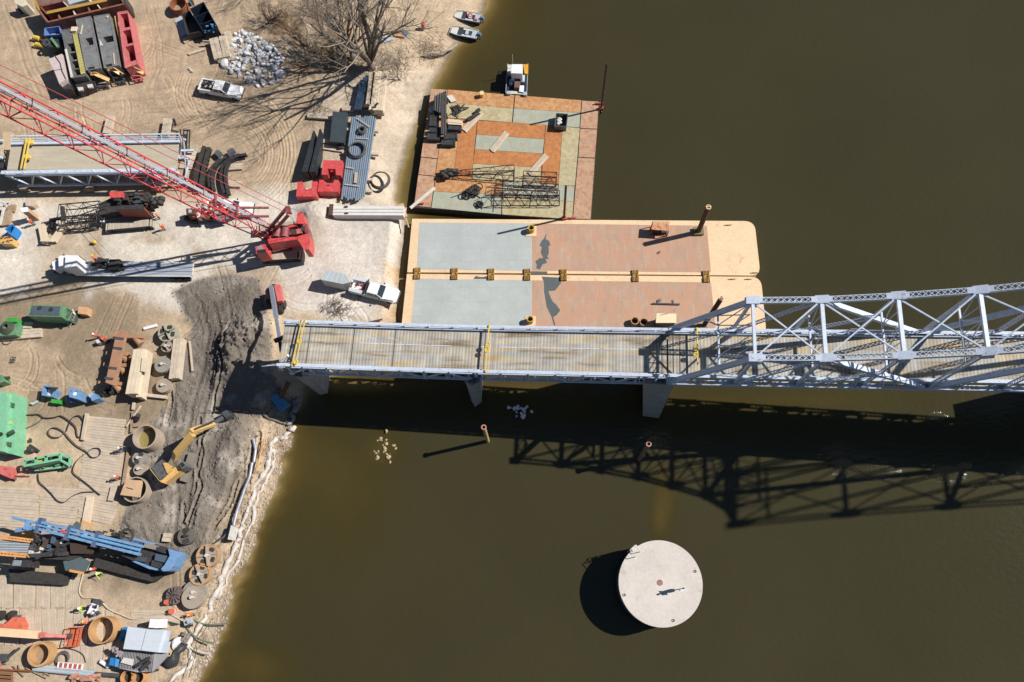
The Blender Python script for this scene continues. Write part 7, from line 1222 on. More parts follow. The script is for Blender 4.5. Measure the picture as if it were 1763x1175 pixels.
for k, (a, c, w_) in enumerate((((31, 560), (55, 560), 1.), ((27, 572), (70, 570), .9), ((0, 583), (70, 577), .6))): timbers(['upper short pale timbers', 'middle long pale timbers', 'lowest thin pale timber'][k]+' beside the green pump machine', a, c, w_, 2 if k < 2 else 1, 2.6, .5)
th = TH_('green_machine', 'small green machine nose at the left edge below the green pump', 'machine', ZH, (20, 1010)); th.part('body', prismpx(ZH, [(-30, 965), (30, 980), (45, 1040), (-30, 1065)], 3.6), GREEN); m = MB(); m.cyl(pz(ZH, (35, 1005), 3.3), pz(ZH, (100, 1002), 3.1), .22, n=8); th.part('nozzle', m, DSTEEL)
for lb, cx, cy, r in (('tiny grey puddle of scrap wire on the tan yard', 128, 822, .5),): 
    m = MB(); c = pz(ZH, (cx, cy), 2.1); [m.torus((c.x+rr.uniform(-.3, .3), c.y+rr.uniform(-.3, .3), 2.1), .25, .04, 10, 4) for _ in range(5)]; solo('wire_scrap', lb, 'wire', m, DSTEEL)
th = TH_('generator', 'small black generator with an orange cover on the tan yard', 'generator', ZH, (1030, 620)); th.part('base', prismpx(ZH, [(990, 610), (1040, 575), (1095, 615), (1030, 660), (985, 650)], 2.7), DSTEEL); th.part('orange_cover', prismpx(ZH, [(1010, 600), (1045, 575), (1062, 600), (1035, 622)], 3.4), ORANGE); th.part('tank', prismpx(ZH, [(965, 625), (995, 612), (1012, 645), (980, 655)], 3.1), OFFW)
timbers('short white painted beam beside the large four spoked lid', (247, 566), (270, 560), .45, 1, 2.4, .3, mt=WHITE)
# rust beam bundle
th = Thing('beam_bundle', 'bundle of long rust orange steel beams resting on timber cross bearers', 'beams', P(197, 630, GZ)); OR_ = mat('orange_rust_beam', C(184, 138, 108), .8, var=.2, isl=.25)
for k in range(5): f = (k-2)*3.2; m = MB(); m.beam(P(211+f, 570+k*.6, 5), P(191+f, 660+k*1.2, 5), .3, .5); th.part('beam', m, OR_)
for x, y in ((206, 583), (203, 600), (194, 634), (188, 652)): m = MB(); m.beam(P(x-8, y-1, 5.3), P(x+7, y+1, 5.3), .35, .12); th.part('strap', m, STEEL)
for k, (x, y, w_) in enumerate(((205, 578, 0), (187, 608, 1), (181, 627, 1), (173, 659, 1))):
    timbers('rusty square cross bearer under the rust beams, '+['topmost', 'second', 'third', 'lowest'][k], (x-(12 if k == 0 else 4), y), (x+(36 if k else 42), y+2), .55, 1, 3.4, .5, mt=OR_); 
for x, y, lb in ((216, 618, 'upper wooden pile stub between rust beams and pale mats'), (211, 637, 'middle wooden pile stub between rust beams and pale mats'), (203, 668, 'lower wooden pile stub at the foot of the rust beams'), (238, 588, 'round wooden stub above the pale timber mats')):
    m = MB(); c = P(x, y, 2.6); m.cyl(c+Vector((-.3, .4, .3)), c+Vector((.5, -.5, .1)), .5, n=12); solo('log_stub', lb, 'log', m, mat('log_brown', C(178, 140, 104), .85, var=.25))
th = TH_('scrap_trolley', 'black wheeled trolley under the lower end of the rust beams', 'trolley', ZH, (1110, 1120)); m = MB(); rr = random.Random(17)
for k in range(14): c = pz(ZH, (rr.uniform(1055, 1190), rr.uniform(1075, 1160)), rr.uniform(2.2, 3.2)); m.box(tuple(c), (rr.uniform(.3, 1.1), rr.uniform(.2, .5), .4), rr.random())
th.part('body', m, BLACK); m = MB(); [m.cyl(pz(ZH, p, 2.4)+Vector((0, -.2, 0)), pz(ZH, p, 2.4)+Vector((0, .2, 0)), .4, n=12) for p in ((1075, 1150),)]; th.part('wheel', m, BLACK)
timbers('wide stack of pale timber mats right of the rust beams', (240, 601), (226, 678), 1.75, 3, 4.8, 2.2, mt=PLY); timbers('narrow pale timber bundle stepping down right of the wide mats', (250, 603), (238, 684), .7, 2, 4.2, 1.8, mt=PLY); block('plywood_sheet', 'square plywood sheet on the right edge of the pale timber mats', 'sheet', ZH, [(1435, 798), (1515, 802), (1482, 948), (1420, 935)], 5.0, PLY, 4.75)
timbers('narrow pale beam below the lower round lid', (251, 680), (286, 684), .5, 1, 2.7, .6); timbers('long grey timber stack leaning beside the round lids', (307, 583), (299, 652), 1.5, 3, 3.4, 1.2); timbers('short weathered timber at the right of the long grey stack', (314, 585), (308, 625), .5, 1, 2.6, .4, mt=DWOOD); timbers('thin curved plank edging the spoil mound beside the long grey stack', (326, 588), (331, 640), .25, 1, 2.5, .3)
# round lids / casings
LIDM = mat('dusty_grey_lid', C(156, 148, 138), .85, var=.15); LIDB = mat('clay_steel_lid', C(176, 160, 142), .8, var=.15); ORIM = mat('ochre_rim', C(212, 156, 100), .8, var=.2); LIDP = mat('purple_grey_lid', C(120, 104, 100), .8, var=.3)
def lid(lb, px, r, z, mt, holes=0, hr=.3, spokes=0, hub=True, rimm=None, rot=0, ht=.5, cutslot=False):
    c = P(*px, z); th = Thing('round_cover', lb, 'steel lid', (c.x, c.y, GZ), 'round steel lids and drilling tools'); m = MB(); m.cyl((c.x, c.y, max(GZ, z-2.2)), (c.x, c.y, z), r, n=36); th.part('plate', m, mt)
    if rimm: m = MB(); m.ring(c.xy, r*1.02, r*.9, z-.3, z+.06, 36); th.part('rim', m, rimm)
    if spokes:
        m = MB()
        for k in range(spokes): a = rot+2*math.pi*k/spokes; m.beam((c.x+math.cos(a)*r*.12, c.y+math.sin(a)*r*.12, z+ht*.5), (c.x+math.cos(a)*r*.9, c.y+math.sin(a)*r*.9, z+.1), .1, ht)
        th.part('ribs', m, mt)
    for k in range(holes): a = rot+math.pi/4+2*math.pi*k/holes; m = MB(); q = [(c.x+math.cos(a)*r*.62+math.cos(a+math.pi/2+b)*hr*r*(1 if abs(math.cos(b)) > .5 else .75), c.y+math.sin(a)*r*.62+math.sin(a+math.pi/2+b)*hr*r*(1 if abs(math.cos(b)) > .5 else .75)) for b in np.linspace(0, 2*math.pi, 13)[:-1]]; m.prism(q, z-.02, z+.025); th.part('opening', m, BLACK)
    if hub: m = MB(); m.cyl((c.x, c.y, z), (c.x, c.y, z+ht), .22, n=12); m.box((c.x+.2, c.y, z+ht*.6), (.5, .14, ht)); th.part('hub', m, OFFW if mt in (LIDM, LIDB) else DSTEEL)
    return th, c
lid('large pale lid with four openings topmost of the column of round lids', (288, 573), 1.4, 3.4, mat('khaki_lid', C(178, 172, 152), .8, var=.15), 4, .3, 4, rot=.5); lid('small ochre lid with round holes below the large spoked one', (287, 597), .85, 3.2, LIDB, 3, .28, 3, rot=1.)
lid('plain grey round lid in the middle of the column of lids', (280, 628), 1.2, 3.4, LIDM); lid('lowest dusty round lid of the column beside the grey timbers', (281, 664), 1.05, 3.1, LIDB)
lid('small ring lid with a black opening just below the water filled casing', (239, 789), .95, 3.2, LIDM, 2, .4, rot=.4); lid('small round lid below the ring lid beside the excavator', (240, 808), .85, 3.1, LIDB)
lid('dark lid with two slots right of the blue rig nose', (320, 923), 1.15, 3., mat('dark_clay_lid', C(112, 104, 96), .85), 2, .45, 1, rot=.9); lid('ochre rimmed lid with four black openings, upper of the pair', (357, 957), 1.5, 3.1, LIDB, 4, .25, 4, rimm=ORIM, rot=.2); lid('ochre rimmed lid with four black openings, lower of the pair', (344, 989), 1.4, 3.1, LIDB, 4, .25, 4, rimm=ORIM, rot=.5)
lid('purple grey ribbed disc with many spokes at the lower bank', (301, 1025), 1.15, 2.9, LIDP, 0, 0, 12, ht=.35, rimm=LIDP); lid('plain round lid behind the other, upper of the overlapping pair', (333, 1020), 1.5, 3., LIDM, 0); lid('plain round lid in front, lower of the overlapping pair', (331, 1029), 1.45, 3.3, LIDB, 0)
def casing(lb, px, r, z, mt, fill=None, fz=None, z0=GZ, wall=.1, grp='open steel casings'):
    c = P(*px, z); th = Thing('steel_casing', lb, 'casing', (c.x, c.y, z0), grp); m = MB(); m.ring(c.xy, r, r-wall, z0, z, 40); th.part('wall', m, mt)
    if fill: m = MB(); m.disc(c.xy, r-wall*.9, z0, fz, 40); th.part('fill', m, fill)
    return th, c
mw = mat('muddy_water_fill', C(150, 138, 84), .15, var=.08, spec=.6); casing('large steel casing filled with yellow muddy water beside the excavator', (249, 752), 1.72, 4.6, mat('clay_steel', C(186, 168, 150), .8, var=.15), mw, 2.9, wall=.16)
casing('big thin walled ochre casing standing on the mats by the work table', (174, 1085), 1.72, 4., mat('ochre_steel', C(208, 162, 112), .8, var=.15), DWOOD, 2.1, wall=.14); casing('ochre casing full of holes near the lower left corner', (67, 1127), 1.55, 3.8, mat('ochre_steel', C(208, 162, 112)), DWOOD, 2.4, wall=.3)
for k, (x, y) in enumerate(((60, 1133), (72, 1118), (74, 1131), (56, 1122))): m = MB(); 
casing('rusty ring pipe stub at the bottom edge, left of two', (218, 1167), .85, 3.2, ORIM, BLACK, 2.3, wall=.12); casing('rusty ring pipe stub at the bottom edge, right of two', (237, 1167), .85, 3.2, ORIM, BLACK, 2.3, wall=.12)
m = MB(); c = P(237, 720, 2.6); m.cyl(c+Vector((-.3, -.2, -.3)), c+Vector((.3, .3, .5)), .35, n=14); solo('pump', 'small dark submersible pump standing above the water filled casing', 'pump', m, DSTEEL)
th = TH_('covered_casing', 'round casing covered with square plywood sheets below the small lids', 'casing', ZI, (1340, 1060)); m = MB(); c = pz(ZI, (1360, 1075), 3.6); m.ring(c.xy, 1.75, 1.6, GZ, 3.6, 40); th.part('wall', m, mat('clay_steel', C(186, 168, 150))); th.part('plywood_cover', prismpx(ZI, [(1275, 975), (1435, 985), (1440, 1010), (1415, 1155), (1215, 1130), (1240, 1060)], 4.3, 4.15), mat('tan_plywood', C(214, 176, 140), .8)); m = MB(); m.box(tuple(pz(ZI, (1312, 1065), 4.32)), (1., .12, .02), -.25); th.part('cover_joint', m, BLACK)
timbers('pale board lying under the plywood covered casing on the left', (196, 838), (190, 862), .9, 1, 2.5, .3)
# blue bins
openbin('tool_bin', 'blue open bin left of the trio on a pale board', 'bin', ZI, [(440, 30), (520, 35), (560, 70), (520, 135), (425, 120)], 3.7, BLUE, load=OFFW); m = MB(); [m.beam(pz(ZI, (505+k*14, 45), 3.8), pz(ZI, (560+k*8, 75-k*9), 3.9), .14, .14) for k in range(4)]; solo('pipe_offcuts', 'dark pipe offcuts sticking out of the left blue bin', 'pipes', m, DSTEEL)
th = TH_('blue_hopper', 'largest blue hopper with a white mark in the middle of the trio', 'hopper', ZI, (750, 150)); q = [(690, 75), (735, 35), (830, 100), (795, 165), (700, 140)]; th.part('body', prismpx(ZI, q, 4.6), BLUE); th.part('lip', prismpx(ZI, [(662, 145), (690, 130), (725, 180), (720, 195)], 3.6, 2.6), DBLUE); m = MB(); m.disc(pz(ZI, (758, 108), 4.6).xy, .28, 4.59, 4.63, 18); th.part('white_mark', m, WHITE)
th = TH_('blue_box', 'small blue box right of the trio with a grey tray', 'box', ZI, (940, 150)); th.part('body', prismpx(ZI, [(900, 120), (945, 95), (998, 155), (930, 180)], 3.8), BLUE); th.part('tray', prismpx(ZI, [(890, 120), (930, 95), (945, 105), (905, 145)], 3.85, 3.4), GREYP)
block('green_box', 'small bright green box in front of the blue bins', 'box', ZI, [(520, 160), (612, 172), (608, 208), (512, 198)], 3.0, mat('bright_green_paint', C(66, 170, 70)))
m = MB(); c = pz(ZI, (355, 200), 2.3); m.box(tuple(c), (.9, .35, .3), .5); m.box((c.x-.4, c.y-.1, 2.3), (.3, .3, .5)); solo('small_pump', 'tiny blue and white pump left of the green box', 'pump', m, GREYP)
block('board', 'pale board under the left blue bin', 'board', ZI, [(310, 75), (420, 80), (390, 175), (265, 195)], 2.1, DWOOD)
# mint tank
th = TH_('mint_tank', 'large mint green tank cut by the left edge', 'tank', ZI, (60, 500)); th.part('body', prismpx(ZI, [(-60, 90), (65, 85), (170, 110), (148, 560), (128, 718), (0, 690), (-60, 690)], 4.6), MINT); th.part('roof', prismpx(ZI, [(-60, 95), (62, 90), (75, 180), (65, 420), (35, 580), (30, 690), (-60, 680)], 5.4, 4.6), MINT)
m = MB()
for (x0, y0, x1, y1) in ((75, 185, 145, 205), (35, 580, 115, 600)):
    for k in range(6): a = pz(ZI, (x0+(x1-x0)*k/5, y0+(y1-y0)*k/5), 4.68); m.beam(a, a+Vector((.05, -.7, 0)), .14, .08)
th.part('vents', m, DGREEN)
for p in ((92, 140), (108, 398), (52, 645)): m = MB(); m.disc(pz(ZI, p, 4.65).xy, .28, 4.6, 4.75, 16); th.part('filler_cap', m, mat('pale_yellow_cap', C(200, 210, 110)))
m = MB(); m.beam(pz(ZI, (80, 515), 5.5), pz(ZI, (145, 485), 5.1), .5, .3); th.part('control_box', m, mat('dark_olive_box', C(56, 78, 52))); m = MB(); m.disc(pz(ZI, (8, 518), 5.45).xy, .3, 5.4, 5.6, 14); th.part('hatch', m, DSTEEL)
# green container
th = TH_('parts_container', 'green open container frame with pigeon hole compartments near the hoses', 'container', ZI, (480, 820)); A = [(248, 790), (610, 718), (705, 760), (700, 845), (365, 895), (355, 870), (245, 840)]; th.part('base', prismpx(ZI, [(248, 800), (610, 730), (712, 770), (700, 850), (370, 895), (350, 865)], 2.6), DGREEN); th.part('long_wall', prismpx(ZI, [(245, 838), (605, 772), (605, 800), (350, 858)], 4.2, 2.4), mat('grey_green', C(72, 92, 76)))
m = MB(); [m.beam(pz(ZI, a, z), pz(ZI, c, z), .3, .3) for a, c, z in (((248, 785), (615, 718), 4.2), ((248, 785), (245, 840), 4.2), ((615, 718), (608, 775), 4.2), ((370, 752), (365, 812), 4.2), ((470, 738), (465, 792), 4.2), ((615, 718), (712, 740), 4.), ((712, 740), (706, 830), 3.2), ((245, 840), (608, 772), 4.25), ((356, 880), (700, 840), 3.), ((608, 775), (706, 830), 4.))]; th.part('frame', m, MINT)
for k, (a, mt) in enumerate((((285, 790, 345, 830), STEEL), ((390, 765, 440, 800), YEL), ((495, 745, 590, 775), DSTEEL), ((420, 830, 660, 850), GREEN))): m = MB(); rr = random.Random(k); [m.box(tuple(pz(ZI, (rr.uniform(a[0], a[2]), rr.uniform(a[1], a[3])), 3.+rr.random()*.6)), (rr.uniform(.3, .9), .2, .3), rr.random()) for _ in range(6)]; th.part('stored_parts', m, mt)
th = TH_('red_machine', 'faded red open machine frame at the left edge beside the green container', 'machine', ZI, (60, 900)); th.part('body', prismpx(ZI, [(-40, 830), (105, 845), (122, 880), (95, 960), (-40, 900)], 3.4), PINKRED); m = MB(); m.beam(pz(ZI, (-30, 890), 3.2), pz(ZI, (165, 972), 2.6), .25, .25); m.beam(pz(ZI, (120, 935), 2.6), pz(ZI, (300, 942), 2.2), .14, .14); th.part('drawbar', m, DRED)
m = MB(); c = pz(ZI, (310, 680), 2.5); m.ball(tuple(c), (.7, .45, .5), 10, 6); m.beam(pz(ZI, (300, 625), 2.6), pz(ZI, (395, 690), 2.4), .3, .3); m.beam(pz(ZI, (305, 560), 2.4), pz(ZI, (310, 595), 2.4), .2, .4); solo('drill_pump', 'dark pump head lying left of the hoses above the green container', 'pump', m, DSTEEL)
# hoses
def hose(lb, zfn, pts, r=.09, z=2.25, mt=HOSE, n=4, twin=0):
    p = [pz(zfn, q, z) for q in pts]; out = []
    for i in range(len(p)-1):
        a, b_, c, d = p[max(i-1, 0)], p[i], p[i+1], p[min(i+2, len(p)-1)]
        for k in range(n): t_ = k/n; out.append(.5*((2*b_)+(c-a)*t_+(2*a-5*b_+4*c-d)*t_*t_+(3*b_-a-3*c+d)*t_**3))
    out.append(p[-1]); m = MB(); m.tube(out, r, 6)
    if twin: m.tube([q+Vector((twin, twin*.6, .04)) for q in out], r, 6)
    return solo('hose', lb, 'hose', m, mt)
hose('twin black hose looping over the planks from the mint tank to the crane mats', ZI, [(150, 350), (240, 330), (380, 320), (440, 355), (540, 350), (610, 335), (700, 390), (760, 450), (775, 530), (800, 550), (840, 510), (845, 400), (800, 335), (730, 350), (690, 420), (668, 490)], .05, twin=.12)
hose('black hose making two loops across the plank mats', ZI, [(150, 505), (280, 450), (380, 400), (430, 358)], .05); hose('long black hose with round loops reaching the lower plank mats', ZI, [(640, 510), (590, 550), (520, 550), (480, 505), (510, 460), (570, 460), (640, 500), (690, 560), (760, 630), (860, 695), (920, 755), (985, 745), (1010, 700), (990, 665), (930, 665), (880, 700), (800, 760), (750, 820), (730, 900), (790, 960), (880, 1030), (960, 1100), (1005, 1135)], .05, twin=.13)
hose('black hose running from the green container down to the lower mats', ZI, [(378, 920), (390, 1000), (450, 1060), (510, 1120), (570, 1190), (640, 1210), (720, 1150), (820, 1110), (950, 1103)], .05, twin=.12)
hose('long cream hose winding from the blue rig to the pump by the water', ZL, [(770, 672), (745, 760), (730, 850), (770, 905), (860, 905), (930, 940), (1000, 1010), (1100, 1055), (1220, 1100), (1330, 1075), (1440, 1048), (1560, 1055), (1700, 1130)], .1, mt=mat('cream_hose', C(212, 198, 176), .7)); hose('green hose running from the bank pump into the river, lower one', ZO, [(1115, 470), (1130, 540), (1190, 610), (1260, 660), (1410, 705)], .12, 1.7, mat('green_hose', C(120, 134, 110))); hose('grey green hose running from the bank pump into the river, upper one', ZO, [(1175, 420), (1240, 465), (1340, 492), (1440, 492), (1600, 482)], .09, 1.4, mat('green_hose', C(120, 134, 110))); hose('pale grey hose ending at the water near the black tarp', ZO, [(1110, 690), (1180, 765), (1280, 805), (1385, 822)], .11, 1.5, OFFW)
hose('thin dark hose arcing over the lower mats', ZN, [(590, 800), (680, 785), (780, 785), (880, 810), (960, 860), (990, 950)], .06, 2.25); hose('thin straight grey cable slanting down the lower bank', ZO, [(1400, 430), (1300, 590), (1225, 700), (1230, 800), (1180, 960), (1140, 1090)], .05, 2.1, STEEL)
th = TH_('bank_pump', 'small grey pump on the lower bank joining three hoses', 'pump', ZO, (1140, 460)); m = MB(); c = pz(ZO, (1140, 460), 2.5); m.box(tuple(c), (1., .7, .7), .4); m.cyl(c+Vector((.3, 0, .3)), c+Vector((.3, 0, .8)), .2, n=10); th.part('body', m, GREYP); m = MB(); m.box((c.x-.1, c.y-.5, 2.2), (1.2, .3, .3)); th.part('frame', m, DSTEEL)
m = MB(); [m.tube([pz(ZO, (915+k*8, 462+k*3), 2.2), pz(ZO, (960+k*8, 500-k*4), 2.3), pz(ZO, (1030, 490), 2.2)], .09) for k in range(5)]; solo('cable_heap', 'small heap of dark cables left of the bank pump', 'cable heap', m, mat('olive_black', C(56, 62, 56)))
# mats
def matrow(lb, a, b, n, w, grp, z=2.12, mt=WOOD, seed=1):
    rr = random.Random(seed)
    for k in range(n):
        t_ = (k+.5)/n; A = tuple(a[0][i]+(b[0][i]-a[0][i])*t_ for i in (0, 1)); B_ = tuple(a[1][i]+(b[1][i]-a[1][i])*t_ for i in (0, 1)); A = (A[0]+rr.uniform(-2, 2), A[1]); B_ = (B_[0]+rr.uniform(-2, 2), B_[1])
        o = plank('crane_mat', lb, 'timber mat', A, B_, w, z+rr.uniform(-.02, .03), .2, mt, grp, 3)
G = 'worn crane mats paving the lower left yard'; MATW = mat('sandy_crane_mat', C(206, 188, 166), .9, var=.2, scale=1., isl=.05, bump=.01, fine=.14)
wq = (P(180, 715, 2)-P(180, 902, 2)).length/13
matrow('sandy crane mat laid flat beside the water filled casing and lids', ((148, 716), (214, 722)), ((132, 890), (198, 905)), 13, wq*.965, G, mt=MATW); matrow('sandy crane mat in the rows crossed by black hoses', ((70, 838), (134, 842)), ((66, 905), (130, 912)), 5, wq*.965, G, mt=MATW, seed=2); matrow('sandy crane mat at the left edge above the orange boom rails', ((-10, 838), (64, 842)), ((-10, 905), (60, 910)), 5, wq*.965, G, mt=MATW, seed=3)
wv = (P(10, 1030, 2)-P(150, 1030, 2)).length/11
def matcol(lb, x0, x1, y0, y1, n, seed): matrow(lb, ((x0, y0), (x0, y1)), ((x1, y0), (x1, y1)), n, wv*.965, G, mt=MATW, seed=seed)
matcol('sandy crane mat running downward below the black crane tracks', -4, 138, 994, 1047, 11, 4); matcol('sandy crane mat running downward beside the orange boom lift', -6, 150, 1049, 1110, 12, 5); matcol('sandy crane mat running downward left of the grey work deck', 150, 196, 1049, 1118, 3, 6); matcol('sandy crane mat at the bottom below the boom lift', 60, 190, 1112, 1160, 10, 7)
matrow('sandy crane mat below the lower orange drum', ((226, 1052), (310, 1052)), ((228, 1072), (312, 1074)), 2, .9, G, mt=MATW, seed=8)
block('plank', 'clean pale plank lying across the mats above the drill rig', 'plank', ZL, [(795, -25), (862, -25), (822, 225), (752, 205)], 2.45, PLY, 2.2); timbers('two stacked planks standing on edge along the left border of the mats', (149, 712), (141, 758), .45, 2, 2.6, .4); timbers('pink tinted post lying right of the mats above the casing', (230, 692), (228, 705), .35, 1, 2.5, .4); timbers('long thin board crossing diagonally toward the mats border', (242, 699), (217, 735), .28, 1, 2.4, .12); timbers('vertical board along the right border of the mats', (228, 708), (225, 744), .3, 1, 2.4, .2, mt=DWOOD); timbers('board frame above the water filled casing', (229, 733), (255, 731), .5, 1, 2.4, .3, mt=DWOOD); timbers('dark edge board down the right border of the mats', (221, 770), (207, 860), .35, 1, 2.5, .4, mt=DWOOD)
timbers('short pale timbers above the nose of the blue drill rig', (280, 925), (293, 926), 1.2, 2, 2.6, .5)
# orange boom lift
th = TH_('boom_lift', 'orange boom lift with a cream boom at the lower left edge', 'boom lift', ZN, (100, 560)); th.part('chassis', prismpx(ZN, [(-60, 500), (60, 500), (150, 420), (210, 425), (255, 520), (240, 590), (-60, 590)], 3.6), ORANGE); m = MB(); m.beam(pz(ZN, (-60, 590), 5.2), pz(ZN, (450, 625), 5.2), 1.0, .7); th.part('boom', m, mat('cream_boom', C(252, 214, 170), .5)); m = MB(); m.beam(pz(ZN, (430, 625), 5.1), pz(ZN, (520, 630), 5), .6, .7); m.beam(pz(ZN, (500, 628), 4.9), pz(ZN, (760, 645), 3.6), .35, .35); th.part('jib', m, PINKRED)
for x, y in ((150, 400), (20, 400)): c = pz(ZN, (x, y), 2.6); m = MB(); m.cyl(c+Vector((-.3, 0, 0)), c+Vector((.3, 0, 0)), .6, n=16); th.part('wheel', m, BLACK)
q = tp(q4(ZN((785, 545), (918, 540), (872, 758), (738, 762)), 3.3)); m = MB(); m.prism(q, 2.3, 2.4); th.part('basket_floor', m, mat('orange_grating', C(214, 110, 72), .7)); rim(th, q, 3.3, .09, ORANGE, 'basket_rail'); rim(th, q, 2.8, .06, ORANGE, 'basket_rail'); m = MB(); [m.beam((*Vector(q[i]).lerp(Vector(q[(i+1) % 4]), t_), 2.3), (*Vector(q[i]).lerp(Vector(q[(i+1) % 4]), t_), 3.3), .06, .06) for i in range(4) for t_ in (0, .33, .66)]; th.part('basket_posts', m, ORANGE); m = MB(); m.box(tuple(pz(ZN, (795, 640), 3.)), (.7, .6, .5)); th.part('control_panel', m, STEEL)
block('tool_bag', 'dark grey bag lying above the orange boom lift body', 'bag', ZN, [(70, 415), (120, 395), (230, 398), (225, 415), (110, 450)], 2.6, mat('bag_grey', C(110, 104, 98), .9))
# work table
th = TH_('work_table', 'white work table with tools surrounded by workers below the black crane', 'table', ZN, (1070, 340)); th.part('top', prismpx(ZN, [(1062, 258), (1140, 285), (1095, 410), (1002, 380)], 3.2, 3.1), WHITE); m = MB(); [m.cyl(pz(ZN, p, 3.1), (pz(ZN, p, 3.1).x, pz(ZN, p, 3.1).y, 2), .07, n=6) for p in ((1065, 270), (1130, 290), (1090, 400), (1012, 378))]; th.part('legs', m, STEEL); m = MB(); rr = random.Random(5); [m.box(tuple(pz(ZN, (rr.uniform(1030, 1120), rr.uniform(290, 385)), 3.28)), (rr.uniform(.1, .5), rr.uniform(.08, .25), .12), rr.random()*3) for _ in range(9)]; th.part('tools', m, mat('purple_tools', C(92, 84, 120)))
block('steel_grate', 'grey steel grate above the white work table', 'grate', ZN, [(1072, 205), (1140, 215), (1190, 255), (1150, 280), (1070, 250)], 2.5, STEEL); m = MB(); c = pz(ZN, (1045, 490), 2.5); m.cyl(c+Vector((-.2, 0, -.2)), c+Vector((.25, .1, .1)), .25, n=12); solo('gas_can', 'red gas can near the foot of the work table', 'can', m, RED)
# lower deck with panels
th = TH_('work_deck', 'raised grey steel deck with white roof panels on the lower bank', 'platform', ZO, (620, 800)); th.part('deck', prismpx(ZO, [(400, 760), (770, 815), (900, 800), (900, 850), (735, 1025), (560, 1030), (355, 985)], 4.0, 3.6), mat('striped_grey_deck', C(168, 166, 168), .7, var=.12, streak=(3.4, .1, 1), scale=1.4)); th.part('roof_panel', prismpx(ZO, [(458, 515), (660, 545), (600, 785), (405, 768)], 5.4, 4.4), mat('white_ribbed_panel', C(214, 220, 228), .5, var=.07, streak=(.2, 4, 1))); th.part('roof_panel', prismpx(ZO, [(668, 547), (862, 555), (795, 808), (608, 785)], 5.4, 4.4), mat('white_ribbed_panel', C(214, 220, 228))); th.part('side_panel', prismpx(ZO, [(862, 560), (915, 562), (890, 680), (915, 690), (885, 812), (800, 808)], 4.9, 4.2), mat('pale_panel', C(206, 214, 224)))
m = MB(); [m.beam(pz(ZO, (390+k*17, 775+k*2), 4.04), pz(ZO, (368+k*17, 985+k*2), 4.04), .05, .04) for k in range(22)]; th.part('deck_ribs', m, DSTEEL); m = MB(); [m.cyl(pz(ZO, p, 3.6), (pz(ZO, p, 3.6).x, pz(ZO, p, 3.6).y, 1.9), .15, n=8) for p in ((410, 780), (360, 980), (730, 1015), (890, 830), (560, 1020))]; th.part('legs', m, DSTEEL)
block('white_locker', 'white box locker at the top of the grey work deck', 'locker', ZO, [(710, 430), (795, 435), (780, 535), (690, 528)], 5.0, WHITE); block('panel_stack', 'white slotted panels lying on the grey work deck', 'panels', ZO, [(410, 865), (520, 885), (500, 955), (375, 920)], 4.3, OFFW, 4.02); m = MB(); m.beam(pz(ZO, (545, 970), 4.5), pz(ZO, (705, 865), 4.5), .35, .3); m.beam(pz(ZO, (605, 1005), 4.4), pz(ZO, (710, 905), 4.4), .45, .2); m.beam(pz(ZO, (570, 850), 4.3), pz(ZO, (700, 990), 4.3), .08, .08); solo('steel_channel', 'dark angled channel pair lying on the grey work deck', 'channel', m, DSTEEL)
block('blue_tarp', 'crumpled bright blue tarp in the shade left of the white roof panels', 'tarp', ZO, [(400, 525), (450, 520), (435, 600), (385, 680), (345, 670)], 2.6, mat('bright_blue_tarp', C(40, 130, 200), .6, var=.3, bump=.05)); block('ibc_tote', 'blue and white container left of the grey work deck, left one', 'tote', ZO, [(265, 865), (310, 870), (300, 960), (245, 950)], 3.8, mat('bright_blue_tarp', C(40, 130, 200))); block('ibc_tote', 'blue and white container left of the grey work deck, right one', 'tote', ZO, [(320, 880), (365, 885), (352, 975), (308, 965)], 3.8, mat('tote_blue', C(90, 160, 215)))
m = MB(); rr = random.Random(15); [m.box(tuple(pz(ZO, (rr.uniform(290, 400), rr.uniform(760, 860)), 3.8+rr.random()*.5)), (rr.uniform(.15, .7), rr.uniform(.1, .4), .25), rr.random()*3) for _ in range(18)]; solo('gear_heap', 'heap of pinkish grey gear on the upper left corner of the work deck', 'gear', m, mat('pink_grey_gear', C(178, 160, 160), .7, var=.3)); m = MB(); m.box(tuple(pz(ZO, (200, 935), 2.6)), (1.4, .4, .4), -.5); solo('white_bag', 'small white bag in the shade left of the work deck', 'bag', m, WHITE)
def blob(name, lb, cat, pts, z, h, mt, seed, grp=None):
    m = MB(); rr = random.Random(seed); q = tp(q4(ZO(*pts), z)); n = len(q); cx, cy = sum(p[0] for p in q)/n, sum(p[1] for p in q)/n; rings = [(1, 0), (.93, .45*h), (.7, .8*h), (.35, h)]; vs = []
    for s_, hh in rings: vs += [(cx+(p[0]-cx)*s_+rr.uniform(-.1, .1), cy+(p[1]-cy)*s_+rr.uniform(-.1, .1), z+hh+rr.uniform(-.12, .12)*(hh > 0)) for p in q]
    fs = [(k*n+i, k*n+(i+1) % n, (k+1)*n+(i+1) % n, (k+1)*n+i) for k in range(3) for i in range(n)]+[tuple(range(3*n, 4*n))]; m.add(vs, fs); return solo(name, lb, cat, m, mt, grp, smooth=True)
blob('black_tarp', 'black crumpled tarp heap on the lower bank beside the work deck', 'tarp', [(848, 955), (870, 880), (900, 860), (940, 865), (975, 800), (1030, 730), (1080, 695), (1135, 720), (1110, 780), (1050, 820), (1040, 900), (1010, 960), (930, 992)], GZ-.1, 1.1, TARP, 1); blob('white_bag', 'large white sack lying on the upper end of the black tarp', 'bag', [(960, 690), (1010, 640), (1055, 628), (1068, 680), (1030, 720), (985, 795), (962, 775)], 2.2, .9, WHITE, 2)
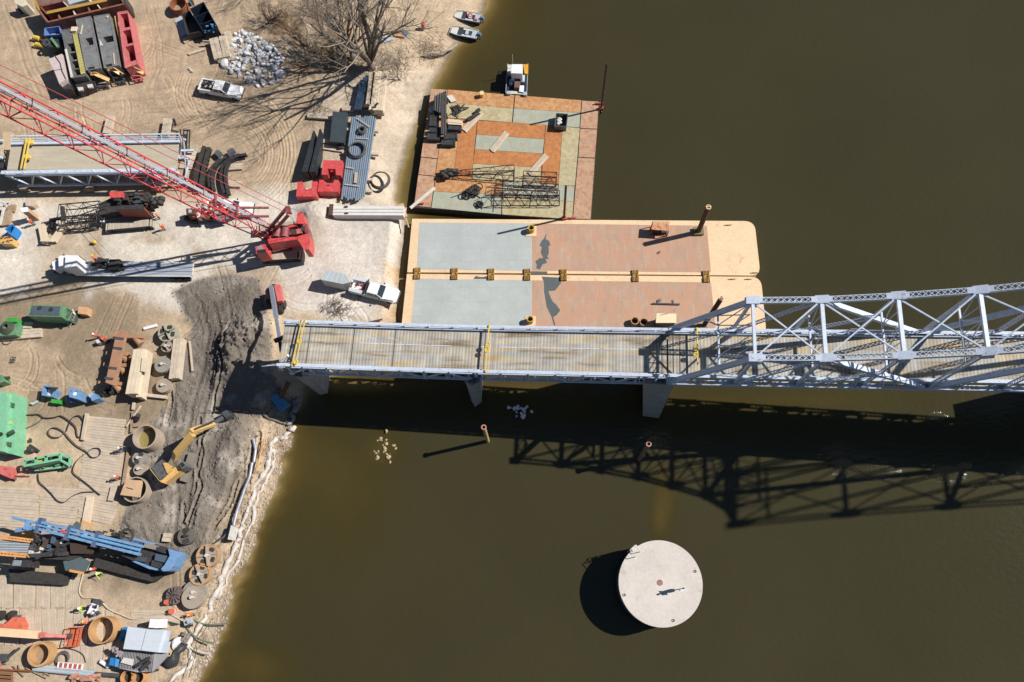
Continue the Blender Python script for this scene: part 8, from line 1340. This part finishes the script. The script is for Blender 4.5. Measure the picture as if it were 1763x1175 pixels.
m = MB(); rr = random.Random(25); [m.box(tuple(pz(ZO, (rr.uniform(1070, 1150), rr.uniform(590, 690)), 2.3+rr.random()*.3)), (rr.uniform(.15, .6), rr.uniform(.1, .3), .2), rr.random()*3) for _ in range(20)]; solo('debris_heap', 'heap of mixed rubble above the black tarp near the water', 'debris', m, mat('mixed_rubble', C(150, 140, 134), .9, var=.4)); block('sand_bag', 'tan sack between the white roof panels and the black tarp', 'bag', ZO, [(925, 690), (955, 690), (950, 850), (895, 855)], 2.7, mat('tan_sack', C(222, 186, 140), .9))
# bottom pipes, steel, ladders
for k, (a, c, r, lb, mt) in enumerate((((375, 985), (1100, 1060), .28, 'upper long pale pipe along the bottom edge', GREYP), ((390, 1020), (1090, 1090), .3, 'middle long pale pipe along the bottom edge', GREYP), ((1080, 1075), (1390, 1100), .25, 'short grey pipe at the bottom edge below the work deck', STEEL), ((0, 1030), (370, 1045), .12, 'thin brown rod at the bottom left corner', RUST))): m = MB(); m.cyl(pz(ZN, a, 2.6), pz(ZN, c, 2.6), r, n=12); solo('steel_pipe', lb, 'pipe', m, mt, 'pipes along the bottom edge')
ladder('red and white striped ladder lying along the bottom pipes', ZN, (660, 975), (965, 1000), 3., 3., .7)
m = MB(); rr = random.Random(35); [m.box(tuple(pz(ZN, (rr.uniform(820, 1160), rr.uniform(1085, 1165)), 2.3+rr.random()*.6)), (rr.uniform(.3, 1.6), rr.uniform(.1, .4), .25), rr.uniform(-.3, .3)) for _ in range(24)]; solo('form_timbers', 'jumble of pinkish form timbers at the bottom edge', 'timbers', m, mat('pink_timber', C(206, 150, 124), .8, var=.25, isl=.3)); 
for k in range(3): timbers('brown sawn timber stacked at the bottom left corner, '+['upper', 'middle', 'lower'][k], (-6, 1159+k*6), (19, 1161+k*6), .55, 2, 2.8, .5, mt=mat('brown_timber', C(150, 108, 80), .8, isl=.25))
m = MB(); [m.beam(pz(ZN, a, 2.3), pz(ZN, c, 2.3), .12, .12) for a, c in (((150, 985), (275, 1110)), ((215, 975), (230, 1060)), ((410, 1000), (580, 1100)), ((300, 1010), (540, 1130)), ((500, 930), (520, 1090)))]; solo('scattered_rods', 'loose rods scattered between pipes and timber at the bottom left', 'rods', m, DWOOD)
m = MB(); [m.torus((pz(ZN, (728, 895+k*10), 2.3).x, pz(ZN, (728, 895+k*10), 2.3).y, 2.3+.1*k), .8, .12, 18, 5) for k in range(3)]; solo('hose_bundle', 'grey flattened hose bundle below the orange basket', 'hose', m, mat('grey_hose', C(98, 94, 92)))
m = MB(); m.beam(pz(ZN, (95, 890), 3.), pz(ZN, (225, 780), 3.4), .25, .25); m.box(tuple(pz(ZN, (40, 890), 2.7)), (1.2, .9, .7)); solo('small_compressor', 'small white and dark compressor with a towing arm near the left bottom edge', 'compressor', m, STEEL)
# silt barrier, tubes and edging along the bank
def ribbon(name, lb, cat, pts, w, z, h, mt, seed=0, n=3):
    p = [P(*q, z) for q in pts]; out = []
    for i in range(len(p)-1):
        for k in range(n): out.append(p[i].lerp(p[i+1], k/n))
    out.append(p[-1]); rr = random.Random(seed); m = MB(); rs = [w*rr.uniform(.55, 1.3) for _ in out]; out = [Vector((q.x+rr.uniform(-.28, .28), q.y+rr.uniform(-.2, .2), max(.3, gz(q.x, q.y))+h)) for q in out]; m.tube(out, rs, 8); return solo(name, lb, cat, m, mt, smooth=True)
ribbon('silt_barrier', 'white geotextile silt barrier winding along the lower bank', 'silt barrier', [(502, 732), (490, 740), (484, 750), (472, 752), (463, 762), (461, 780), (456, 800), (450, 815), (441, 826), (437, 845), (428, 868), (420, 885), (412, 905), (404, 930), (395, 950), (384, 972), (375, 995), (366, 1018), (358, 1042), (345, 1066), (332, 1090), (318, 1110), (326, 1140), (305, 1160), (285, 1176)], .36, 2, .06, FABW, 1)
ribbon('silt_barrier', 'second strand of the white silt barrier nearer the water', 'silt barrier', [(464, 770), (466, 790), (460, 806), (452, 830), (440, 850), (432, 880), (426, 900), (416, 925), (404, 955), (394, 975), (380, 1005), (370, 1030)], .24, 2, .04, FABW, 2)
ribbon('shadow_edge_strip', 'dark strip added to draw the edge of the bridge shadow', 'shadow edge strip', [(368, 702), (392, 706), (432, 708), (450, 712), (470, 722), (492, 727)], .18, 2, .25, mat('shadow_edge_grey', C(112, 104, 96)), 3); ribbon('twisted_fabric', 'grey twisted fabric hanging down to the water under the bridge', 'fabric', [(510, 686), (501, 694), (506, 704), (498, 712), (503, 722), (495, 728)], .4, 1, .2, mat('grey_fabric', C(150, 152, 158)), 4)  # first ribbon is a dark strip added where only the shadow's edge runs
for k, pts in enumerate(([(436, 756), (440, 775), (437, 796)], [(434, 797), (430, 820), (420, 845)], [(420, 845), (408, 880), (402, 905)])):
    m = MB(); m.tube([P(*q, 2.4) for q in pts], .22, 10); solo('corrugated_tube', ['upper', 'middle', 'lower'][k]+' silver drainage tube lying inside the silt barrier', 'tube', m, mat('silver_tube', C(172, 172, 184), .5, .3, var=.35, scale=1.5), 'silver tubes along the bank')
m = MB(); m.cyl(P(455, 757, 2.5), P(440, 812, 2.5), .12, n=8); solo('wooden_pole', 'orange tan pole lying between the silver tubes and the barrier', 'pole', m, ORIM); m = MB(); m.tube([P(*q, 2.3) for q in ((402, 903), (385, 925), (362, 940), (358, 968))], .14, 8); solo('thin_pipe', 'bent silver pipe reaching from the tubes to the ochre lids', 'pipe', m, STEEL); block('white_board', 'white board standing beside the silt barrier', 'board', ZM, [(868, 262), (902, 285), (870, 410), (834, 405)], 3.2, OFFW, 1.6)
block('blue_plate', 'blue steel plate lying in the bridge shadow below the cut end', 'plate', ZQ, [(355, 865), (400, 828), (492, 905), (430, 958)], 2.5, mat('blue_plate', C(80, 150, 190)), 1.9); m = MB(); m.beam(P(497, 658, 2.4), P(483, 686, 2.4), .5, .5); solo('rusty_pile', 'rusty pile lying beside the abutment pier in the bridge shadow', 'pile', m, RUST); timbers('thin reddish board under the bridge rail on the bare sand', (632, 556), (658, 550), .28, 1, 2.2, .12, mt=BRUST)
brush('dry reeds and roots along the ragged lower bank', (462, 850), 1.6, 12, 260, 21, mat('straw', C(190, 172, 146), .9), .1); brush('dry reeds and twigs on the bank beside the ochre lids', (412, 985), 1.6, 12, 260, 22, mat('straw', C(190, 172, 146), .9), .1); brush('straw and roots on the bank beside the black tarp', (355, 1110), 2, 8, 160, 23, mat('straw', C(190, 172, 146), .9), .1); brush('pale straw on the bank just below the bridge shadow', (485, 765), 1.4, 4, 90, 24, mat('straw', C(190, 172, 146), .9), .1)
# stones and clods strewn over the site, too many to count
def strew(lb, name, n, seed, test, mt, r0, r1):
    rr = random.Random(seed); m = MB(); k = 0; tries = 0
    while k < n and tries < n*30:
        tries += 1; u_, v_ = test(rr)
        if u_ is None: continue
        c = P(u_, v_, 1.9); z = gz(c.x, c.y)
        if z < .05: continue
        r = r0+(r1-r0)*rr.random()**3; v = [(c.x+r*rr.uniform(.6, 1.2)*a, c.y+r*rr.uniform(.6, 1.2)*b_, z+r*rr.uniform(.4, .9)*d) for a, b_, d in ((1, 0, 0), (0, 1, 0), (-1, 0, 0), (0, -1, 0), (0, 0, 1), (0, 0, -1))]; m.add(v, [(0, 1, 4), (1, 2, 4), (2, 3, 4), (3, 0, 4), (1, 0, 5), (2, 1, 5), (3, 2, 5), (0, 3, 5)]); k += 1
    c0 = (-40, 40, 0); o = m.make(name, mt, None, c0); o.location = c0; tag(o, lb, 'rubble', kind='stuff')
strew('grey clods strewn over the churned mud by the excavator', 'mud_clods', 5200, 1, lambda r: (lambda a, b: (a, b) if inpoly(np.array([a]), np.array([b]), MUD)[0] else (None, None))(r.uniform(205, 510), r.uniform(478, 985)), mat('grey_clod', C(140, 132, 122), .95, isl=.3), .04, .26)
def bank_t(r): v = r.uniform(690, 1175); e = np.interp(v, [q[1] for q in SHORE_PX[18:]], [q[0] for q in SHORE_PX[18:]]); return e-abs(r.gauss(0, 26)), v
strew('small stones and bits of wood littering the lower river bank', 'bank_rubble', 4200, 2, bank_t, mat('bank_stone', C(196, 180, 160), .95, isl=.4), .04, .24)
strew('pebbles and crumbs scattered over the sandy yard', 'yard_pebbles', 3600, 3, lambda r: (r.uniform(0, 700), r.uniform(0, 1175)), mat('yard_pebble', C(170, 152, 132), .95, isl=.4), .03, .12)
